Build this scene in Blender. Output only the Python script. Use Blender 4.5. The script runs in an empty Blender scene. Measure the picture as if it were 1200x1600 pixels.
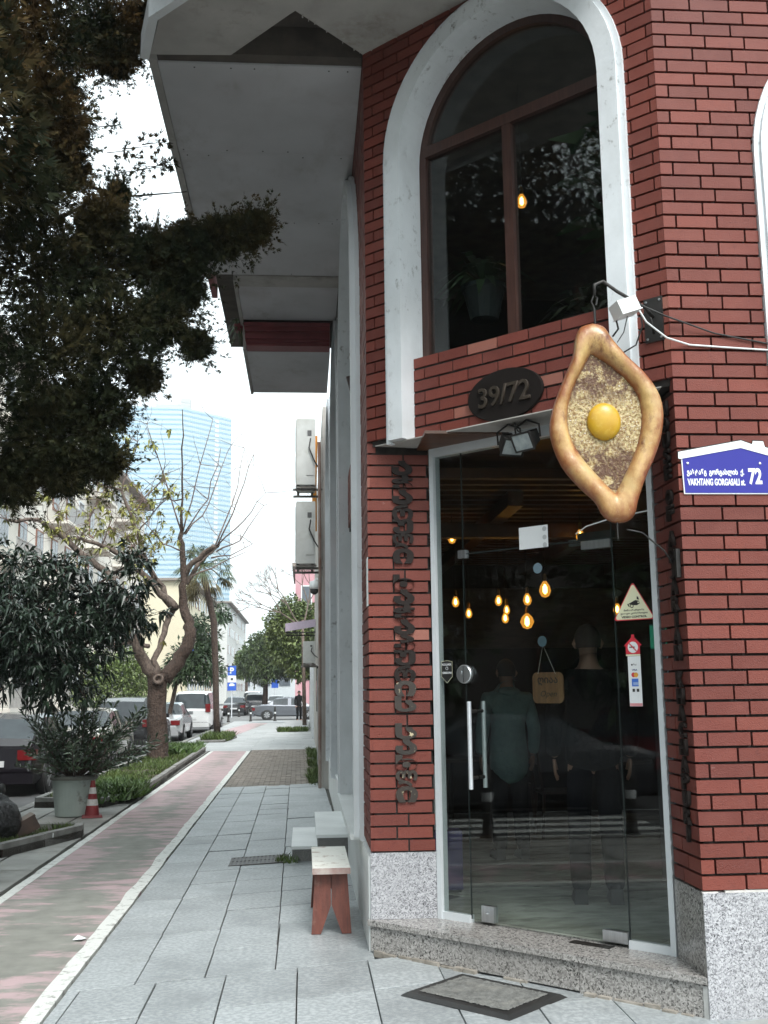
import bpy, bmesh, math, random
from mathutils import Vector, Matrix, noise
random.seed(7)
RAD = math.radians
scene = bpy.context.scene
COL = scene.collection

# ------------------------------------------------------------------ camera
cam_data = bpy.data.cameras.new("camera")
cam_data.sensor_fit = 'VERTICAL'
cam_data.sensor_height = 24.0
cam_data.lens = 24.0 * 1670.0 / 1600.0
cam_data.clip_start = 0.05
cam_data.clip_end = 3000.0
camera = bpy.data.objects.new("camera", cam_data)
COL.objects.link(camera)
r_ = Vector((0.997253, -0.073034, -0.012310)); u_ = Vector((0.000097, -0.164915, 0.986308)); f_ = Vector((0.074064, 0.983600, 0.164455))
camera.matrix_world = Matrix(((r_.x, u_.x, -f_.x, 0.0), (r_.y, u_.y, -f_.y, 0.0), (r_.z, u_.z, -f_.z, 1.7), (0, 0, 0, 1)))
scene.camera = camera

# ------------------------------------------------------------------ sky, sun, exposure
world = bpy.data.worlds.new("World")
scene.world = world
world.use_nodes = True
wn = world.node_tree.nodes
wl = world.node_tree.links
SUN_EL, SUN_AZ = RAD(50), RAD(163)       # azimuth clockwise from +Y: behind the camera
sky = wn.new('ShaderNodeTexSky')
sky.sky_type = 'NISHITA'
sky.sun_disc = False
sky.sun_elevation = SUN_EL
sky.sun_rotation = SUN_AZ
sky.air_density = 1.6
sky.dust_density = 4.0
hs = wn.new('ShaderNodeHueSaturation')
hs.inputs['Saturation'].default_value = 0.22
wl.new(sky.outputs[0], hs.inputs['Color'])
# high thin cloud: lifts the sky to an even white
tc = wn.new('ShaderNodeTexCoord')
cn = wn.new('ShaderNodeTexNoise')
cn.inputs['Scale'].default_value = 2.2
cn.inputs['Detail'].default_value = 6
wl.new(tc.outputs['Generated'], cn.inputs['Vector'])
cr = wn.new('ShaderNodeValToRGB')
cr.color_ramp.elements[0].position = 0.25
cr.color_ramp.elements[0].color = (6.2, 7.2, 7.45, 1)
cr.color_ramp.elements[1].position = 0.75
cr.color_ramp.elements[1].color = (8.3, 9.3, 9.5, 1)
wl.new(cn.outputs['Fac'], cr.inputs['Fac'])
mx = wn.new('ShaderNodeMix')
mx.data_type = 'RGBA'
mx.inputs['Factor'].default_value = 0.75
wl.new(hs.outputs[0], mx.inputs['A'])
wl.new(cr.outputs[0], mx.inputs['B'])
bg = wn['Background']
bg.inputs['Strength'].default_value = 0.115
wl.new(mx.outputs['Result'], bg.inputs['Color'])

sun_data = bpy.data.lights.new("sun", 'SUN')
sun_data.energy = 1.5
sun_data.angle = RAD(20)
sun_data.color = (1.0, 0.985, 0.96)
sun = bpy.data.objects.new("sun", sun_data)
COL.objects.link(sun)
sd = Vector((math.sin(SUN_AZ) * math.cos(SUN_EL), math.cos(SUN_AZ) * math.cos(SUN_EL), math.sin(SUN_EL)))
sun.rotation_euler = sd.to_track_quat('Z', 'Y').to_euler()
sun.location = sd * 60

scene.render.engine = 'CYCLES'
scene.cycles.use_denoising = True
scene.cycles.max_bounces = 8
scene.cycles.transparent_max_bounces = 16
scene.cycles.sample_clamp_indirect = 6.0
scene.cycles.caustics_reflective = False
scene.cycles.caustics_refractive = False
vs = scene.view_settings
vs.view_transform = 'Standard'
vs.look = 'None'
vs.exposure = 1.32
vs.gamma = 1.0
vs.use_curve_mapping = False

# ------------------------------------------------------------------ materials
MATS = {}
def _nodes(name):
    m = bpy.data.materials.new(name)
    m.use_nodes = True
    MATS[name] = m
    return m, m.node_tree.nodes, m.node_tree.links, m.node_tree.nodes['Principled BSDF']
def rgb(c): return (c[0], c[1], c[2], 1.0)
def noise_fac(n, l, scale, lo=0.35, hi=0.65, stretch=(1, 1, 1), detail=4, rough=0.55, vec=None):
    if vec is None:
        g = n.new('ShaderNodeNewGeometry'); vec = g.outputs['Position']
    mp = n.new('ShaderNodeMapping'); mp.inputs['Scale'].default_value = stretch
    l.new(vec, mp.inputs['Vector'])
    t = n.new('ShaderNodeTexNoise'); t.inputs['Scale'].default_value = scale
    t.inputs['Detail'].default_value = detail; t.inputs['Roughness'].default_value = rough
    l.new(mp.outputs[0], t.inputs['Vector'])
    r = n.new('ShaderNodeMapRange'); r.inputs['From Min'].default_value = lo; r.inputs['From Max'].default_value = hi
    l.new(t.outputs['Fac'], r.inputs['Value'])
    return r.outputs[0]
def mixc(n, l, fac, a, b):
    m = n.new('ShaderNodeMix'); m.data_type = 'RGBA'
    if isinstance(fac, (int, float)): m.inputs['Factor'].default_value = fac
    else: l.new(fac, m.inputs['Factor'])
    for k, v in (('A', a), ('B', b)):
        if isinstance(v, tuple): m.inputs[k].default_value = rgb(v)
        else: l.new(v, m.inputs[k])
    return m.outputs['Result']
def mth(n, l, op, a, b=None):
    m = n.new('ShaderNodeMath'); m.operation = op
    for i, v in enumerate((a, b)):
        if v is None: continue
        if isinstance(v, (int, float)): m.inputs[i].default_value = v
        else: l.new(v, m.inputs[i])
    return m.outputs[0]
def add_bump(n, l, bsdf, scale, strength, dist=0.004, stretch=(1, 1, 1)):
    h = noise_fac(n, l, scale, 0.2, 0.8, stretch, detail=5)
    b = n.new('ShaderNodeBump'); b.inputs['Strength'].default_value = strength; b.inputs['Distance'].default_value = dist
    l.new(h, b.inputs['Height']); l.new(b.outputs[0], bsdf.inputs['Normal'])
def mat(name, c1, c2=None, scale=6, rough=0.7, bump=0.0, bscale=60, metal=0.0, rand=0.0, island=False, lo=0.35, hi=0.65,
        stretch=(1, 1, 1), spec=0.5, dirt=None, dscale=1.3, dlo=0.52, dhi=0.75, emit=None, estr=0.0, alpha=None, coat=0.0, dstretch=(1, 1, 1), bdist=0.004):
    if name in MATS: return MATS[name]
    m, n, l, b = _nodes(name)
    c2 = c2 or tuple(x * 0.8 for x in c1)
    col = mixc(n, l, noise_fac(n, l, scale, lo, hi, stretch), c1, c2)
    if dirt: col = mixc(n, l, noise_fac(n, l, dscale, dlo, dhi, dstretch, detail=8, rough=0.65), col, dirt)
    if rand:
        if island:
            g = n.new('ShaderNodeNewGeometry'); rv = g.outputs['Random Per Island']
        else:
            g = n.new('ShaderNodeObjectInfo'); rv = g.outputs['Random']
        mr = n.new('ShaderNodeMapRange'); mr.inputs['To Min'].default_value = 1 - rand; mr.inputs['To Max'].default_value = 1 + rand
        l.new(rv, mr.inputs['Value'])
        h = n.new('ShaderNodeHueSaturation'); l.new(mr.outputs[0], h.inputs['Value']); l.new(col, h.inputs['Color'])
        col = h.outputs[0]
    l.new(col, b.inputs['Base Color'])
    b.inputs['Roughness'].default_value = rough
    b.inputs['Metallic'].default_value = metal
    b.inputs['Specular IOR Level'].default_value = spec
    b.inputs['Coat Weight'].default_value = coat
    if emit:
        b.inputs['Emission Color'].default_value = rgb(emit); b.inputs['Emission Strength'].default_value = estr
    if bump: add_bump(n, l, b, bscale, bump, bdist)
    return m

def brick_mat(name, island):
    m, n, l, b = _nodes(name)
    if island:
        g = n.new('ShaderNodeNewGeometry'); rv = g.outputs['Random Per Island']
    else:
        g = n.new('ShaderNodeObjectInfo'); rv = g.outputs['Random']
    base = mixc(n, l, rv, (0.125, 0.029, 0.020), (0.190, 0.045, 0.030))
    base = mixc(n, l, mth(n, l, 'MULTIPLY', noise_fac(n, l, 1.1, 0.42, 0.68, (1, 1, 0.6), detail=6), 0.35), base, (0.095, 0.024, 0.022))
    base = mixc(n, l, mth(n, l, 'MULTIPLY', noise_fac(n, l, 26, 0.56, 0.74, detail=8, rough=0.7), 0.45), base, (0.075, 0.020, 0.018))
    base = mixc(n, l, noise_fac(n, l, 95, 0.60, 0.78, (1, 1, 1)), base, (0.085, 0.018, 0.016))
    base = mixc(n, l, mth(n, l, 'MULTIPLY', noise_fac(n, l, 7, 0.45, 0.75), 0.25), base, (0.21, 0.07, 0.055))
    pale = mth(n, l, 'GREATER_THAN', rv, 0.978)
    base = mixc(n, l, mth(n, l, 'MULTIPLY', pale, 0.38), base, (0.42, 0.20, 0.15))
    eff = mth(n, l, 'MULTIPLY', noise_fac(n, l, 5.2, 0.66, 0.76, (1, 1, 2.0), detail=10, rough=0.75), 0.42)
    base = mixc(n, l, eff, base, (0.55, 0.45, 0.42))
    l.new(base, b.inputs['Base Color'])
    b.inputs['Roughness'].default_value = 0.62
    b.inputs['Specular IOR Level'].default_value = 0.35
    add_bump(n, l, b, 130, 0.55, 0.004)
    return m
M_brick = brick_mat('brick_face', False)
M_brick_i = brick_mat('brick_face_joined', True)
M_mortar = mat('mortar', (0.018, 0.015, 0.013), (0.034, 0.029, 0.026), 20, 0.95)

def granite_mat(name, light, mid, dark, tint, rough, scale=150):
    m, n, l, b = _nodes(name)
    g = n.new('ShaderNodeNewGeometry')
    v = n.new('ShaderNodeTexVoronoi'); v.inputs['Scale'].default_value = scale
    wob = n.new('ShaderNodeTexNoise'); wob.inputs['Scale'].default_value = 60
    l.new(g.outputs['Position'], wob.inputs['Vector'])
    ad = n.new('ShaderNodeMix'); ad.data_type = 'RGBA'; ad.inputs['Factor'].default_value = 0.03
    l.new(g.outputs['Position'], ad.inputs['A']); l.new(wob.outputs['Color'], ad.inputs['B'])
    l.new(ad.outputs['Result'], v.inputs['Vector'])
    sep = n.new('ShaderNodeSeparateColor'); l.new(v.outputs['Color'], sep.inputs[0])
    r = n.new('ShaderNodeValToRGB'); r.color_ramp.interpolation = 'LINEAR'
    e = r.color_ramp.elements
    e[0].position = 0.0; e[0].color = rgb(dark); e[1].position = 1.0; e[1].color = rgb(light)
    x = e.new(0.20); x.color = rgb(mid); x = e.new(0.55); x.color = rgb(tuple((p + q) / 2 for p, q in zip(mid, light)))
    l.new(sep.outputs[0], r.inputs[0])
    col = mixc(n, l, mth(n, l, 'MULTIPLY', noise_fac(n, l, 2.2, 0.4, 0.7, detail=7), 0.4), r.outputs[0], tint)
    l.new(col, b.inputs['Base Color'])
    b.inputs['Roughness'].default_value = rough
    add_bump(n, l, b, 90, 0.08, 0.001)
    return m
M_granite = granite_mat('granite_pale', (0.53, 0.53, 0.55), (0.19, 0.19, 0.205), (0.04, 0.04, 0.045), (0.31, 0.31, 0.32), 0.42)
M_granite_step = granite_mat('granite_step', (0.45, 0.43, 0.41), (0.19, 0.18, 0.17), (0.04, 0.038, 0.036), (0.25, 0.235, 0.22), 0.20, 110)

def glass_mat(name, base=0.05, tint=(0.93, 0.96, 0.95), power=5.0):
    m, n, l, b = _nodes(name)
    n.remove(b)
    out = [x for x in n if x.type == 'OUTPUT_MATERIAL'][0]
    lw = n.new('ShaderNodeLayerWeight'); lw.inputs['Blend'].default_value = 0.5
    p = mth(n, l, 'POWER', lw.outputs['Facing'], power)
    fac = mth(n, l, 'ADD', mth(n, l, 'MULTIPLY', p, 0.9), base)
    tr = n.new('ShaderNodeBsdfTransparent'); tr.inputs['Color'].default_value = rgb(tint)
    gl = n.new('ShaderNodeBsdfGlossy'); gl.inputs['Roughness'].default_value = 0.015
    mxs = n.new('ShaderNodeMixShader')
    l.new(fac, mxs.inputs[0]); l.new(tr.outputs[0], mxs.inputs[1]); l.new(gl.outputs[0], mxs.inputs[2])
    l.new(mxs.outputs[0], out.inputs['Surface'])
    return m
M_glass = glass_mat('clear_glass', 0.050, (0.82, 0.85, 0.84))
M_glass_dark = glass_mat('tinted_glass', 0.05, (0.10, 0.11, 0.12))
M_white_stone = mat('white_painted_stone', (0.74, 0.77, 0.79), (0.66, 0.69, 0.71), 3, 0.55, 0.15, 40, dirt=(0.60, 0.62, 0.63), dscale=2.5, dlo=0.5, dhi=0.8, dstretch=(1, 1, 0.7))
def stained(m, col, scale, big, lo, hi, stretch=(1, 1, 1)):
    n, l = m.node_tree.nodes, m.node_tree.links
    b = n['Principled BSDF']
    old = b.inputs['Base Color'].links[0].from_socket
    k = mth(n, l, 'MULTIPLY', noise_fac(n, l, scale, lo, hi, stretch, detail=12, rough=0.75), noise_fac(n, l, big, 0.47, 0.62, detail=3))
    l.new(mixc(n, l, k, old, col), b.inputs['Base Color'])
stained(M_white_stone, (0.17, 0.165, 0.15), 13, 0.9, 0.56, 0.66, (1, 1, 0.8))
M_marble = mat('white_marble', (0.78, 0.80, 0.79), (0.66, 0.68, 0.67), 2.0, 0.45, dirt=(0.36, 0.36, 0.34), dscale=2.5, dlo=0.62, dhi=0.85, stretch=(1, 1, 0.4))
M_plaster = mat('soffit_plaster', (0.44, 0.425, 0.40), (0.34, 0.325, 0.305), 2.2, 0.85, 0.15, 30, dirt=(0.17, 0.15, 0.13), dscale=1.8, dlo=0.58, dhi=0.85)
M_board = mat('soffit_board', (0.55, 0.55, 0.565), (0.47, 0.47, 0.48), 1.5, 0.7, 0.05, 20, dirt=(0.34, 0.32, 0.30), dscale=1.2, dlo=0.55, dhi=0.9)
stained(M_board, (0.27, 0.25, 0.22), 3.5, 0.9, 0.50, 0.80, (1, 0.5, 1))
stained(M_plaster, (0.20, 0.17, 0.13), 5, 0.9, 0.50, 0.75)
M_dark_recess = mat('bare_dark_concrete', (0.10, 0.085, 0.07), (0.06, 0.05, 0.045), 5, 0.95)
M_redpaint = mat('dark_red_paint', (0.22, 0.045, 0.05), (0.17, 0.035, 0.04), 4, 0.6)
M_alu = mat('white_aluminium', (0.60, 0.63, 0.65), (0.54, 0.57, 0.59), 4, 0.4, spec=0.5)
M_steel = mat('brushed_steel', (0.62, 0.64, 0.66), (0.52, 0.54, 0.56), 60, 0.28, metal=0.9, stretch=(1, 1, 0.05))
M_steel_satin = mat('satin_steel', (0.72, 0.75, 0.78), (0.66, 0.69, 0.72), 30, 0.38, metal=0.35)
M_black = mat('black_plastic', (0.022, 0.021, 0.020), (0.016, 0.016, 0.016), 10, 0.5)
M_black_metal = mat('black_metal', (0.03, 0.027, 0.025), (0.02, 0.019, 0.018), 10, 0.45, metal=0.3)
M_rubber = mat('tyre_rubber', (0.02, 0.02, 0.02), (0.03, 0.03, 0.03), 20, 0.85)
M_wood_brown = mat('brown_window_wood', (0.058, 0.024, 0.017), (0.036, 0.014, 0.010), 5, 0.45, 0.2, 30, stretch=(12, 12, 1))
M_white = mat('white_plastic', (0.72, 0.74, 0.74), (0.66, 0.68, 0.68), 3, 0.45)
M_grass = mat('grass_blades', (0.048, 0.085, 0.016), (0.085, 0.12, 0.026), 3, 0.6, rand=0.3, island=True)
M_bark = mat('grey_brown_bark', (0.085, 0.056, 0.042), (0.035, 0.023, 0.018), 11, 0.9, 1.0, 16, stretch=(3, 3, 0.6), bdist=0.03)
M_bark_pale = mat('pale_bark', (0.17, 0.13, 0.105), (0.075, 0.054, 0.044), 10, 0.85, 0.9, 20, stretch=(2, 2, 1), bdist=0.015)

# ------------------------------------------------------------------ mesh builder
class MB:
    def __init__(self, M=None):
        self.v = []; self.f = []; self.mi = []; self.marks = []; self.M = M or Matrix.Identity(4)
    def add(self, vs, fs, mi=0):
        o = len(self.v); M = self.M
        self.marks.append((o, len(self.f)))
        for p in vs: self.v.append(tuple(M @ Vector(p)))
        for f in fs: self.f.append(tuple(i + o for i in f)); self.mi.append(mi)
    def box(self, x0, x1, y0, y1, z0, z1, mi=0):
        self.add([(x0, y0, z0), (x1, y0, z0), (x1, y1, z0), (x0, y1, z0), (x0, y0, z1), (x1, y0, z1), (x1, y1, z1), (x0, y1, z1)],
                 [(0, 3, 2, 1), (4, 5, 6, 7), (0, 1, 5, 4), (1, 2, 6, 5), (2, 3, 7, 6), (3, 0, 4, 7)], mi)
        return self
    def prism(self, poly, z0, z1, mi=0, taper=None):
        """poly: list of (x, y), counter-clockwise seen from +z"""
        k = len(poly); t = taper or poly
        self.add([(p[0], p[1], z0) for p in poly] + [(p[0], p[1], z1) for p in t],
                 [tuple(range(k - 1, -1, -1)), tuple(range(k, 2 * k))] + [(i, (i + 1) % k, k + (i + 1) % k, k + i) for i in range(k)], mi)
        return self
    def tube(self, pts, rad, n=8, mi=0, cap=True, rough=0.0):
        pts = [Vector(p) for p in pts]
        if isinstance(rad, (int, float)): rad = [rad] * len(pts)
        vs = []; up = Vector((0.31, 0.2, 0.93))
        prev = None
        for i, p in enumerate(pts):
            d = (pts[min(i + 1, len(pts) - 1)] - pts[max(i - 1, 0)])
            if d.length < 1e-9: d = Vector((0, 0, 1))
            d.normalize()
            if prev is None:
                a = d.cross(up)
                if a.length < 1e-3: a = d.cross(Vector((1, 0, 0)))
            else:
                a = prev - d * prev.dot(d)
                if a.length < 1e-4: a = d.cross(up)
            a.normalize(); prev = a
            b = d.cross(a)
            for k in range(n):
                t = 2 * math.pi * k / n
                o_ = a * math.cos(t) + b * math.sin(t)
                vs.append(p + o_ * rad[i] * (1 + rough * (noise.noise(p * 2.6 + o_ * 1.3) + 0.6 * noise.noise(p * 7.0 + o_ * 2.6)) if rough else 1))
        fs = []
        for i in range(len(pts) - 1):
            for k in range(n):
                fs.append((i * n + k, i * n + (k + 1) % n, (i + 1) * n + (k + 1) % n, (i + 1) * n + k))
        if cap:
            fs.append(tuple(range(n - 1, -1, -1))); fs.append(tuple((len(pts) - 1) * n + k for k in range(n)))
        self.add(vs, fs, mi)
        return self
    def lathe(self, prof, n=20, mi=0, c=(0, 0, 0), sx=1.0, sy=1.0):
        vs = []; fs = []
        for r, z in prof:
            for k in range(n):
                t = 2 * math.pi * k / n
                vs.append((c[0] + r * math.cos(t) * sx, c[1] + r * math.sin(t) * sy, c[2] + z))
        for i in range(len(prof) - 1):
            for k in range(n):
                fs.append((i * n + k, i * n + (k + 1) % n, (i + 1) * n + (k + 1) % n, (i + 1) * n + k))
        fs.append(tuple(range(n - 1, -1, -1))); fs.append(tuple((len(prof) - 1) * n + k for k in range(n)))
        self.add(vs, fs, mi)
        return self
    def build_each(self, name, mats, parent=None, smooth=False):
        """one object for every shape added"""
        for i, (v0, f0) in enumerate(self.marks):
            v1, f1 = self.marks[i + 1] if i + 1 < len(self.marks) else (len(self.v), len(self.f))
            s = MB(); s.v = self.v[v0:v1]; s.f = [tuple(k - v0 for k in f) for f in self.f[f0:f1]]; s.mi = self.mi[f0:f1]
            s.build(name, mats, parent, smooth)
    def build(self, name, mats, parent=None, smooth=False, kind=None):
        me = bpy.data.meshes.new(name)
        me.from_pydata(self.v, [], self.f)
        if not isinstance(mats, (list, tuple)): mats = [mats]
        for m in mats: me.materials.append(m)
        if any(self.mi): me.polygons.foreach_set('material_index', self.mi)
        if smooth: me.polygons.foreach_set('use_smooth', [True] * len(me.polygons))
        me.update()
        return link(name, me, parent, kind)

def link(name, me, parent=None, kind=None):
    o = bpy.data.objects.new(name, me)
    COL.objects.link(o)
    if parent is not None: attach(o, parent)
    if kind: o['kind'] = kind
    return o
def attach(o, parent):
    o.parent = parent
    if parent.get('_wc'):           # geometry is given in world coordinates
        o.matrix_parent_inverse = parent.matrix_basis.inverted()
def thing(name, label, cat, loc=(0, 0, 0), rz=0.0, group=None, wc=False):
    o = bpy.data.objects.new(name, None)
    COL.objects.link(o)
    o.empty_display_size = 0.2
    o.matrix_basis = Matrix.Translation(loc) @ Matrix.Rotation(rz, 4, 'Z')
    o['label'] = label; o['category'] = cat
    if group: o['group'] = group
    if wc: o['_wc'] = 1
    return o
def tag(o, label, cat, group=None):
    o['label'] = label; o['category'] = cat
    if group: o['group'] = group
    return o
def struct(o):
    o['kind'] = 'structure'
    return o
def copy_tree(o, parent=None):
    c = o.copy(); COL.objects.link(c); c.parent = parent
    for ch_ in o.children: copy_tree(ch_, c)
    return c
def smooth_angle(o, deg=35):
    me = o.data
    me.polygons.foreach_set('use_smooth', [True] * len(me.polygons))
    try: me.set_sharp_from_angle(angle=RAD(deg))
    except Exception: pass
    return o
def text_mesh(body, size, extrude=0.003, bevel=0.0, align='CENTER', shear=0.0, spacing=1.0, offset=0.0):
    cu = bpy.data.curves.new('lettering', 'FONT')
    cu.body = body; cu.size = size; cu.extrude = extrude; cu.bevel_depth = bevel
    cu.align_x = align; cu.align_y = 'CENTER'; cu.shear = shear; cu.space_character = spacing; cu.offset = offset
    cu.resolution_u = 3
    ob = bpy.data.objects.new('lettering', cu)
    COL.objects.link(ob)
    dg = bpy.context.evaluated_depsgraph_get()
    me = bpy.data.meshes.new_from_object(ob.evaluated_get(dg))
    bpy.data.objects.remove(ob); bpy.data.curves.remove(cu)
    return me
def text_obj(name, body, size, M, material, parent, extrude=0.002, sx=1.0, fit=None, **k):
    """text in the local XY plane of M, x reading direction, +z of M towards the reader"""
    me = text_mesh(body, size, extrude, **k)
    if not len(me.vertices):
        return None
    xs = [v.co.x for v in me.vertices]; ys = [v.co.y for v in me.vertices]
    S = Matrix.Identity(4)
    if fit:
        w, h = max(xs) - min(xs), max(ys) - min(ys)
        S = Matrix.Diagonal((fit[0] / max(w, 1e-6) if fit[0] else fit[1] / h, fit[1] / max(h, 1e-6) if fit[1] else fit[0] / w, 1, 1)) @ Matrix.Translation((-(max(xs) + min(xs)) / 2, -(max(ys) + min(ys)) / 2, 0))
    elif sx != 1.0:
        S = Matrix.Diagonal((sx, 1, 1, 1))
    me.transform(M @ S)
    me.materials.clear(); me.materials.append(material)
    return link(name, me, parent)
Q = math.sqrt(0.5)
AX, AY = 0.442, 7.397           # left end of the chamfered corner
BX, BY = 2.092, 5.746           # right end
CW = 2.3346                     # width of the chamfer
def frame(ox, oy, sx, sy):
    """local x along the wall, local y into the wall, z up"""
    return Matrix(((sx, -sy, 0, ox), (sy, sx, 0, oy), (0, 0, 1, 0), (0, 0, 0, 1)))
F_CH = frame(AX, AY, Q, -Q)          # chamfer: x = along from the left end, y = depth
F_SIDE = frame(BX, BY, 1, 0)         # side wall to the right
F_STR = frame(AX, AY, 0, -1)         # street wall: x = -(Y - AY)
def face_M(F, s, z, d):
    """matrix for flat lettering on a wall frame: x along, y up, z towards the viewer"""
    return F @ Matrix.Translation((s, d, z)) @ Matrix(((1, 0, 0, 0), (0, 0, -1, 0), (0, 1, 0, 0), (0, 0, 0, 1)))

# ================================================================== the corner building
ZT = 6.447            # underside of the upper storey
ZL = 3.40             # underside of the lintel
ZG = 0.628            # top of the granite plinth
ZS = 0.205            # top of the entrance step
CO = 0.0825           # one brick course
bld = thing('corner_building', 'red brick corner building with white arched windows and a glass corner door', 'building', (AX, AY, 0), wc=True)

def arch_pts(c, zc, r, zb, n=28):
    p = [(c - r, zb)]
    p += [(c - r * math.cos(math.pi * i / n), zc + r * math.sin(math.pi * i / n)) for i in range(n + 1)]
    p.append((c + r, zb))
    return p
def arch_ring(mb, c, zc, r0, r1, zb, d0, d1, n=28, mi=0):
    a = arch_pts(c, zc, r1, zb, n); b = arch_pts(c, zc, r0, zb, n)
    for i in range(len(a) - 1):
        vs = []
        for d in (d0, d1):
            for p in (a[i], a[i + 1], b[i + 1], b[i]): vs.append((p[0], d, p[1]))
        fs = [(0, 1, 2, 3), (7, 6, 5, 4), (1, 0, 4, 5), (3, 2, 6, 7)]
        if i == 0: fs.append((0, 3, 7, 4))
        if i == len(a) - 2: fs.append((2, 1, 5, 6))
        mb.add(vs, fs, mi)
def wall_with_arch(mb, s0, s1, z0, z1, c, zc, r, d0, d1, zb=None, n=24):
    """wall slab with an arched opening from zb (or z0) up"""
    zb = z0 if zb is None else zb
    mb.box(s0, c - r, d0, d1, z0, z1); mb.box(c + r, s1, d0, d1, z0, z1)
    if zb > z0: mb.box(c - r, c + r, d0, d1, z0, zb)
    for i in range(n):
        t0, t1 = math.pi * i / n, math.pi * (i + 1) / n
        x0, x1 = c - r * math.cos(t0), c - r * math.cos(t1)
        za, zb_ = zc + r * math.sin(t0), zc + r * math.sin(t1)
        mb.add([(x0, d0, za), (x1, d0, zb_), (x1, d0, z1), (x0, d0, z1), (x0, d1, za), (x1, d1, zb_), (x1, d1, z1), (x0, d1, z1)],
               [(0, 1, 2, 3), (7, 6, 5, 4), (0, 4, 5, 1), (2, 6, 7, 3)])

# ---- wall cores (dark mortar, recessed 10 mm behind the brick faces)
RM = 0.030
CH_C, CH_ZC, CH_RI, CH_RO = 1.167, 5.47, 0.805, 0.968
m = MB(F_CH)
wall_with_arch(m, 0.012, CW - 0.012, ZL + 0.003, ZT + 0.5, CH_C, CH_ZC, 0.88, RM, 0.28)
m.box(CH_C - 0.88, CH_C + 0.88, 0.102, 0.30, ZL + 0.003, 3.995)            # apron under the window
corner_wall = m.build('corner_wall', M_mortar, bld)
m = MB()
m.prism([(AX + RM, AY + RM), (0.874, AY + RM), (0.874, 7.66), (0.76, 7.72), (AX + RM, 7.72)], ZG, ZL + 0.0)   # left entrance pier
left_pier = m.build('entrance_pier', M_mortar, bld)
m = MB()
m.prism([(BX + RM, BY + RM), (2.40, BY + RM), (2.40, 6.05), (2.36, 6.178), (BX + RM, 6.178)], ZG, ZL + 0.0)
right_pier = m.build('entrance_pier', M_mortar, bld)
S_C, S_ZC, S_RI, S_RO = 1.568, 4.82, 0.835, 1.0
m = MB(F_SIDE)
wall_with_arch(m, 0.0135, 4.2, ZL + 0.003, ZT + 0.5, S_C, S_ZC, 0.92, RM, 0.28)
m.box(0.31, 4.2, RM, 0.28, ZG, ZL + 0.003)
m.box(S_C - 0.92, S_C + 0.92, 0.102, 0.3, ZL + 0.003, 3.6)
side_wall = m.build('side_wall', M_mortar, bld)
ARCH_Y = [9.93, 13.75, 17.5]
T_ZC, T_RI, T_RO = 4.83, 1.55, 1.71
m = MB(F_STR)
edges = [7.397 + 0.013, 11.84, 15.62, 19.6]
for i, y in enumerate(ARCH_Y):
    wall_with_arch(m, -(edges[i + 1] - AY), -(edges[i] - AY), 0.56 if False else ZG, ZT + 0.5, -(y - AY), T_ZC, 1.63, RM, 0.28)
    m.box(-(y + 1.63 - AY), -(y - 1.63 - AY), 0.042, 0.28, ZL, 3.99)
street_wall = m.build('street_wall', M_mortar, bld)

# ---- bricks: list of (wall part, frame, s0, s1, z0, z1, front depth)
BR = []
def course_bricks(wall, F, s0, s1, z, phase, pitch=0.245, dfront=0.0, clip=None):
    """a row of stretchers from s0 to s1; phase = where the first joint falls"""
    x = s0 + phase - pitch if phase > 0 else s0
    while x < s1 - 0.01:
        a, b = max(x, s0), min(x + pitch - 0.012, s1)
        if b - a > 0.02:
            segs = [(a, b)]
            if clip:
                lo, hi = clip(z + CO / 2)
                segs = []
                if lo is None or hi <= a or lo >= b: segs = [(a, b)]
                else:
                    if a < lo: segs.append((a, min(b, lo)))
                    if b > hi: segs.append((max(a, hi), b))
            for p, q in segs:
                if q - p > 0.02: BR.append((wall, F, p, q, z + 0.0070, z + CO - 0.0070, dfront))
        x += pitch
def arch_clip(c, zc, r, zb):
    def f(z):
        if z < zb: return (None, None)
        if z <= zc: return (c - r, c + r)
        h = r * r - (z - zc) ** 2
        if h <= 0: return (None, None)
        return (c - math.sqrt(h), c + math.sqrt(h))
    return f
n = 0
z = ZG + 0.004
while z < ZT - 0.02:
    odd = n % 2
    course_bricks(side_wall, F_SIDE, 0.0, 1.30, z, 0.082 if odd else 0.0, clip=arch_clip(S_C, S_ZC, 0.90, ZL))
    if z + CO < ZL:
        course_bricks(left_pier, F_SIDE @ Matrix.Translation((AX - BX, AY - BY, 0)), 0.0, 0.433, z, 0.183 if odd else 0.262)
        course_bricks(right_pier, frame(BX, BY + 0.433, 0, -1), 0.0, 0.430, z, 0.245 if odd else 0.165)
    elif z > ZL - 0.02:
        course_bricks(corner_wall, F_CH, 0.0, CW - 0.003, z, 0.205 if odd else 0.09, clip=arch_clip(CH_C, CH_ZC, 0.89, ZL))
    course_bricks(street_wall, F_STR, -(8.30 - AY), -0.003, z, 0.10 if odd else 0.2)
    for i, y in enumerate(ARCH_Y):
        course_bricks(street_wall, F_STR, -(edges[i + 1] - AY), -(max(edges[i], 8.30) - AY), z, 0.10 if odd else 0.2, clip=arch_clip(-(y - AY), T_ZC, 1.64, 0.3))
        if ZL <= z < 3.95:
            course_bricks(street_wall, F_STR, -(y + 1.56 - AY), -(y - 1.56 - AY), z, 0.10 if odd else 0.2, dfront=0.03)
    z += CO; n += 1
for k in range(7):
    zz = 3.412 + k * 0.084
    course_bricks(corner_wall, F_CH, CH_C - 0.80, CH_C + 0.80, zz, 0.10 if k % 2 else 0.225, dfront=0.09)

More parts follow.
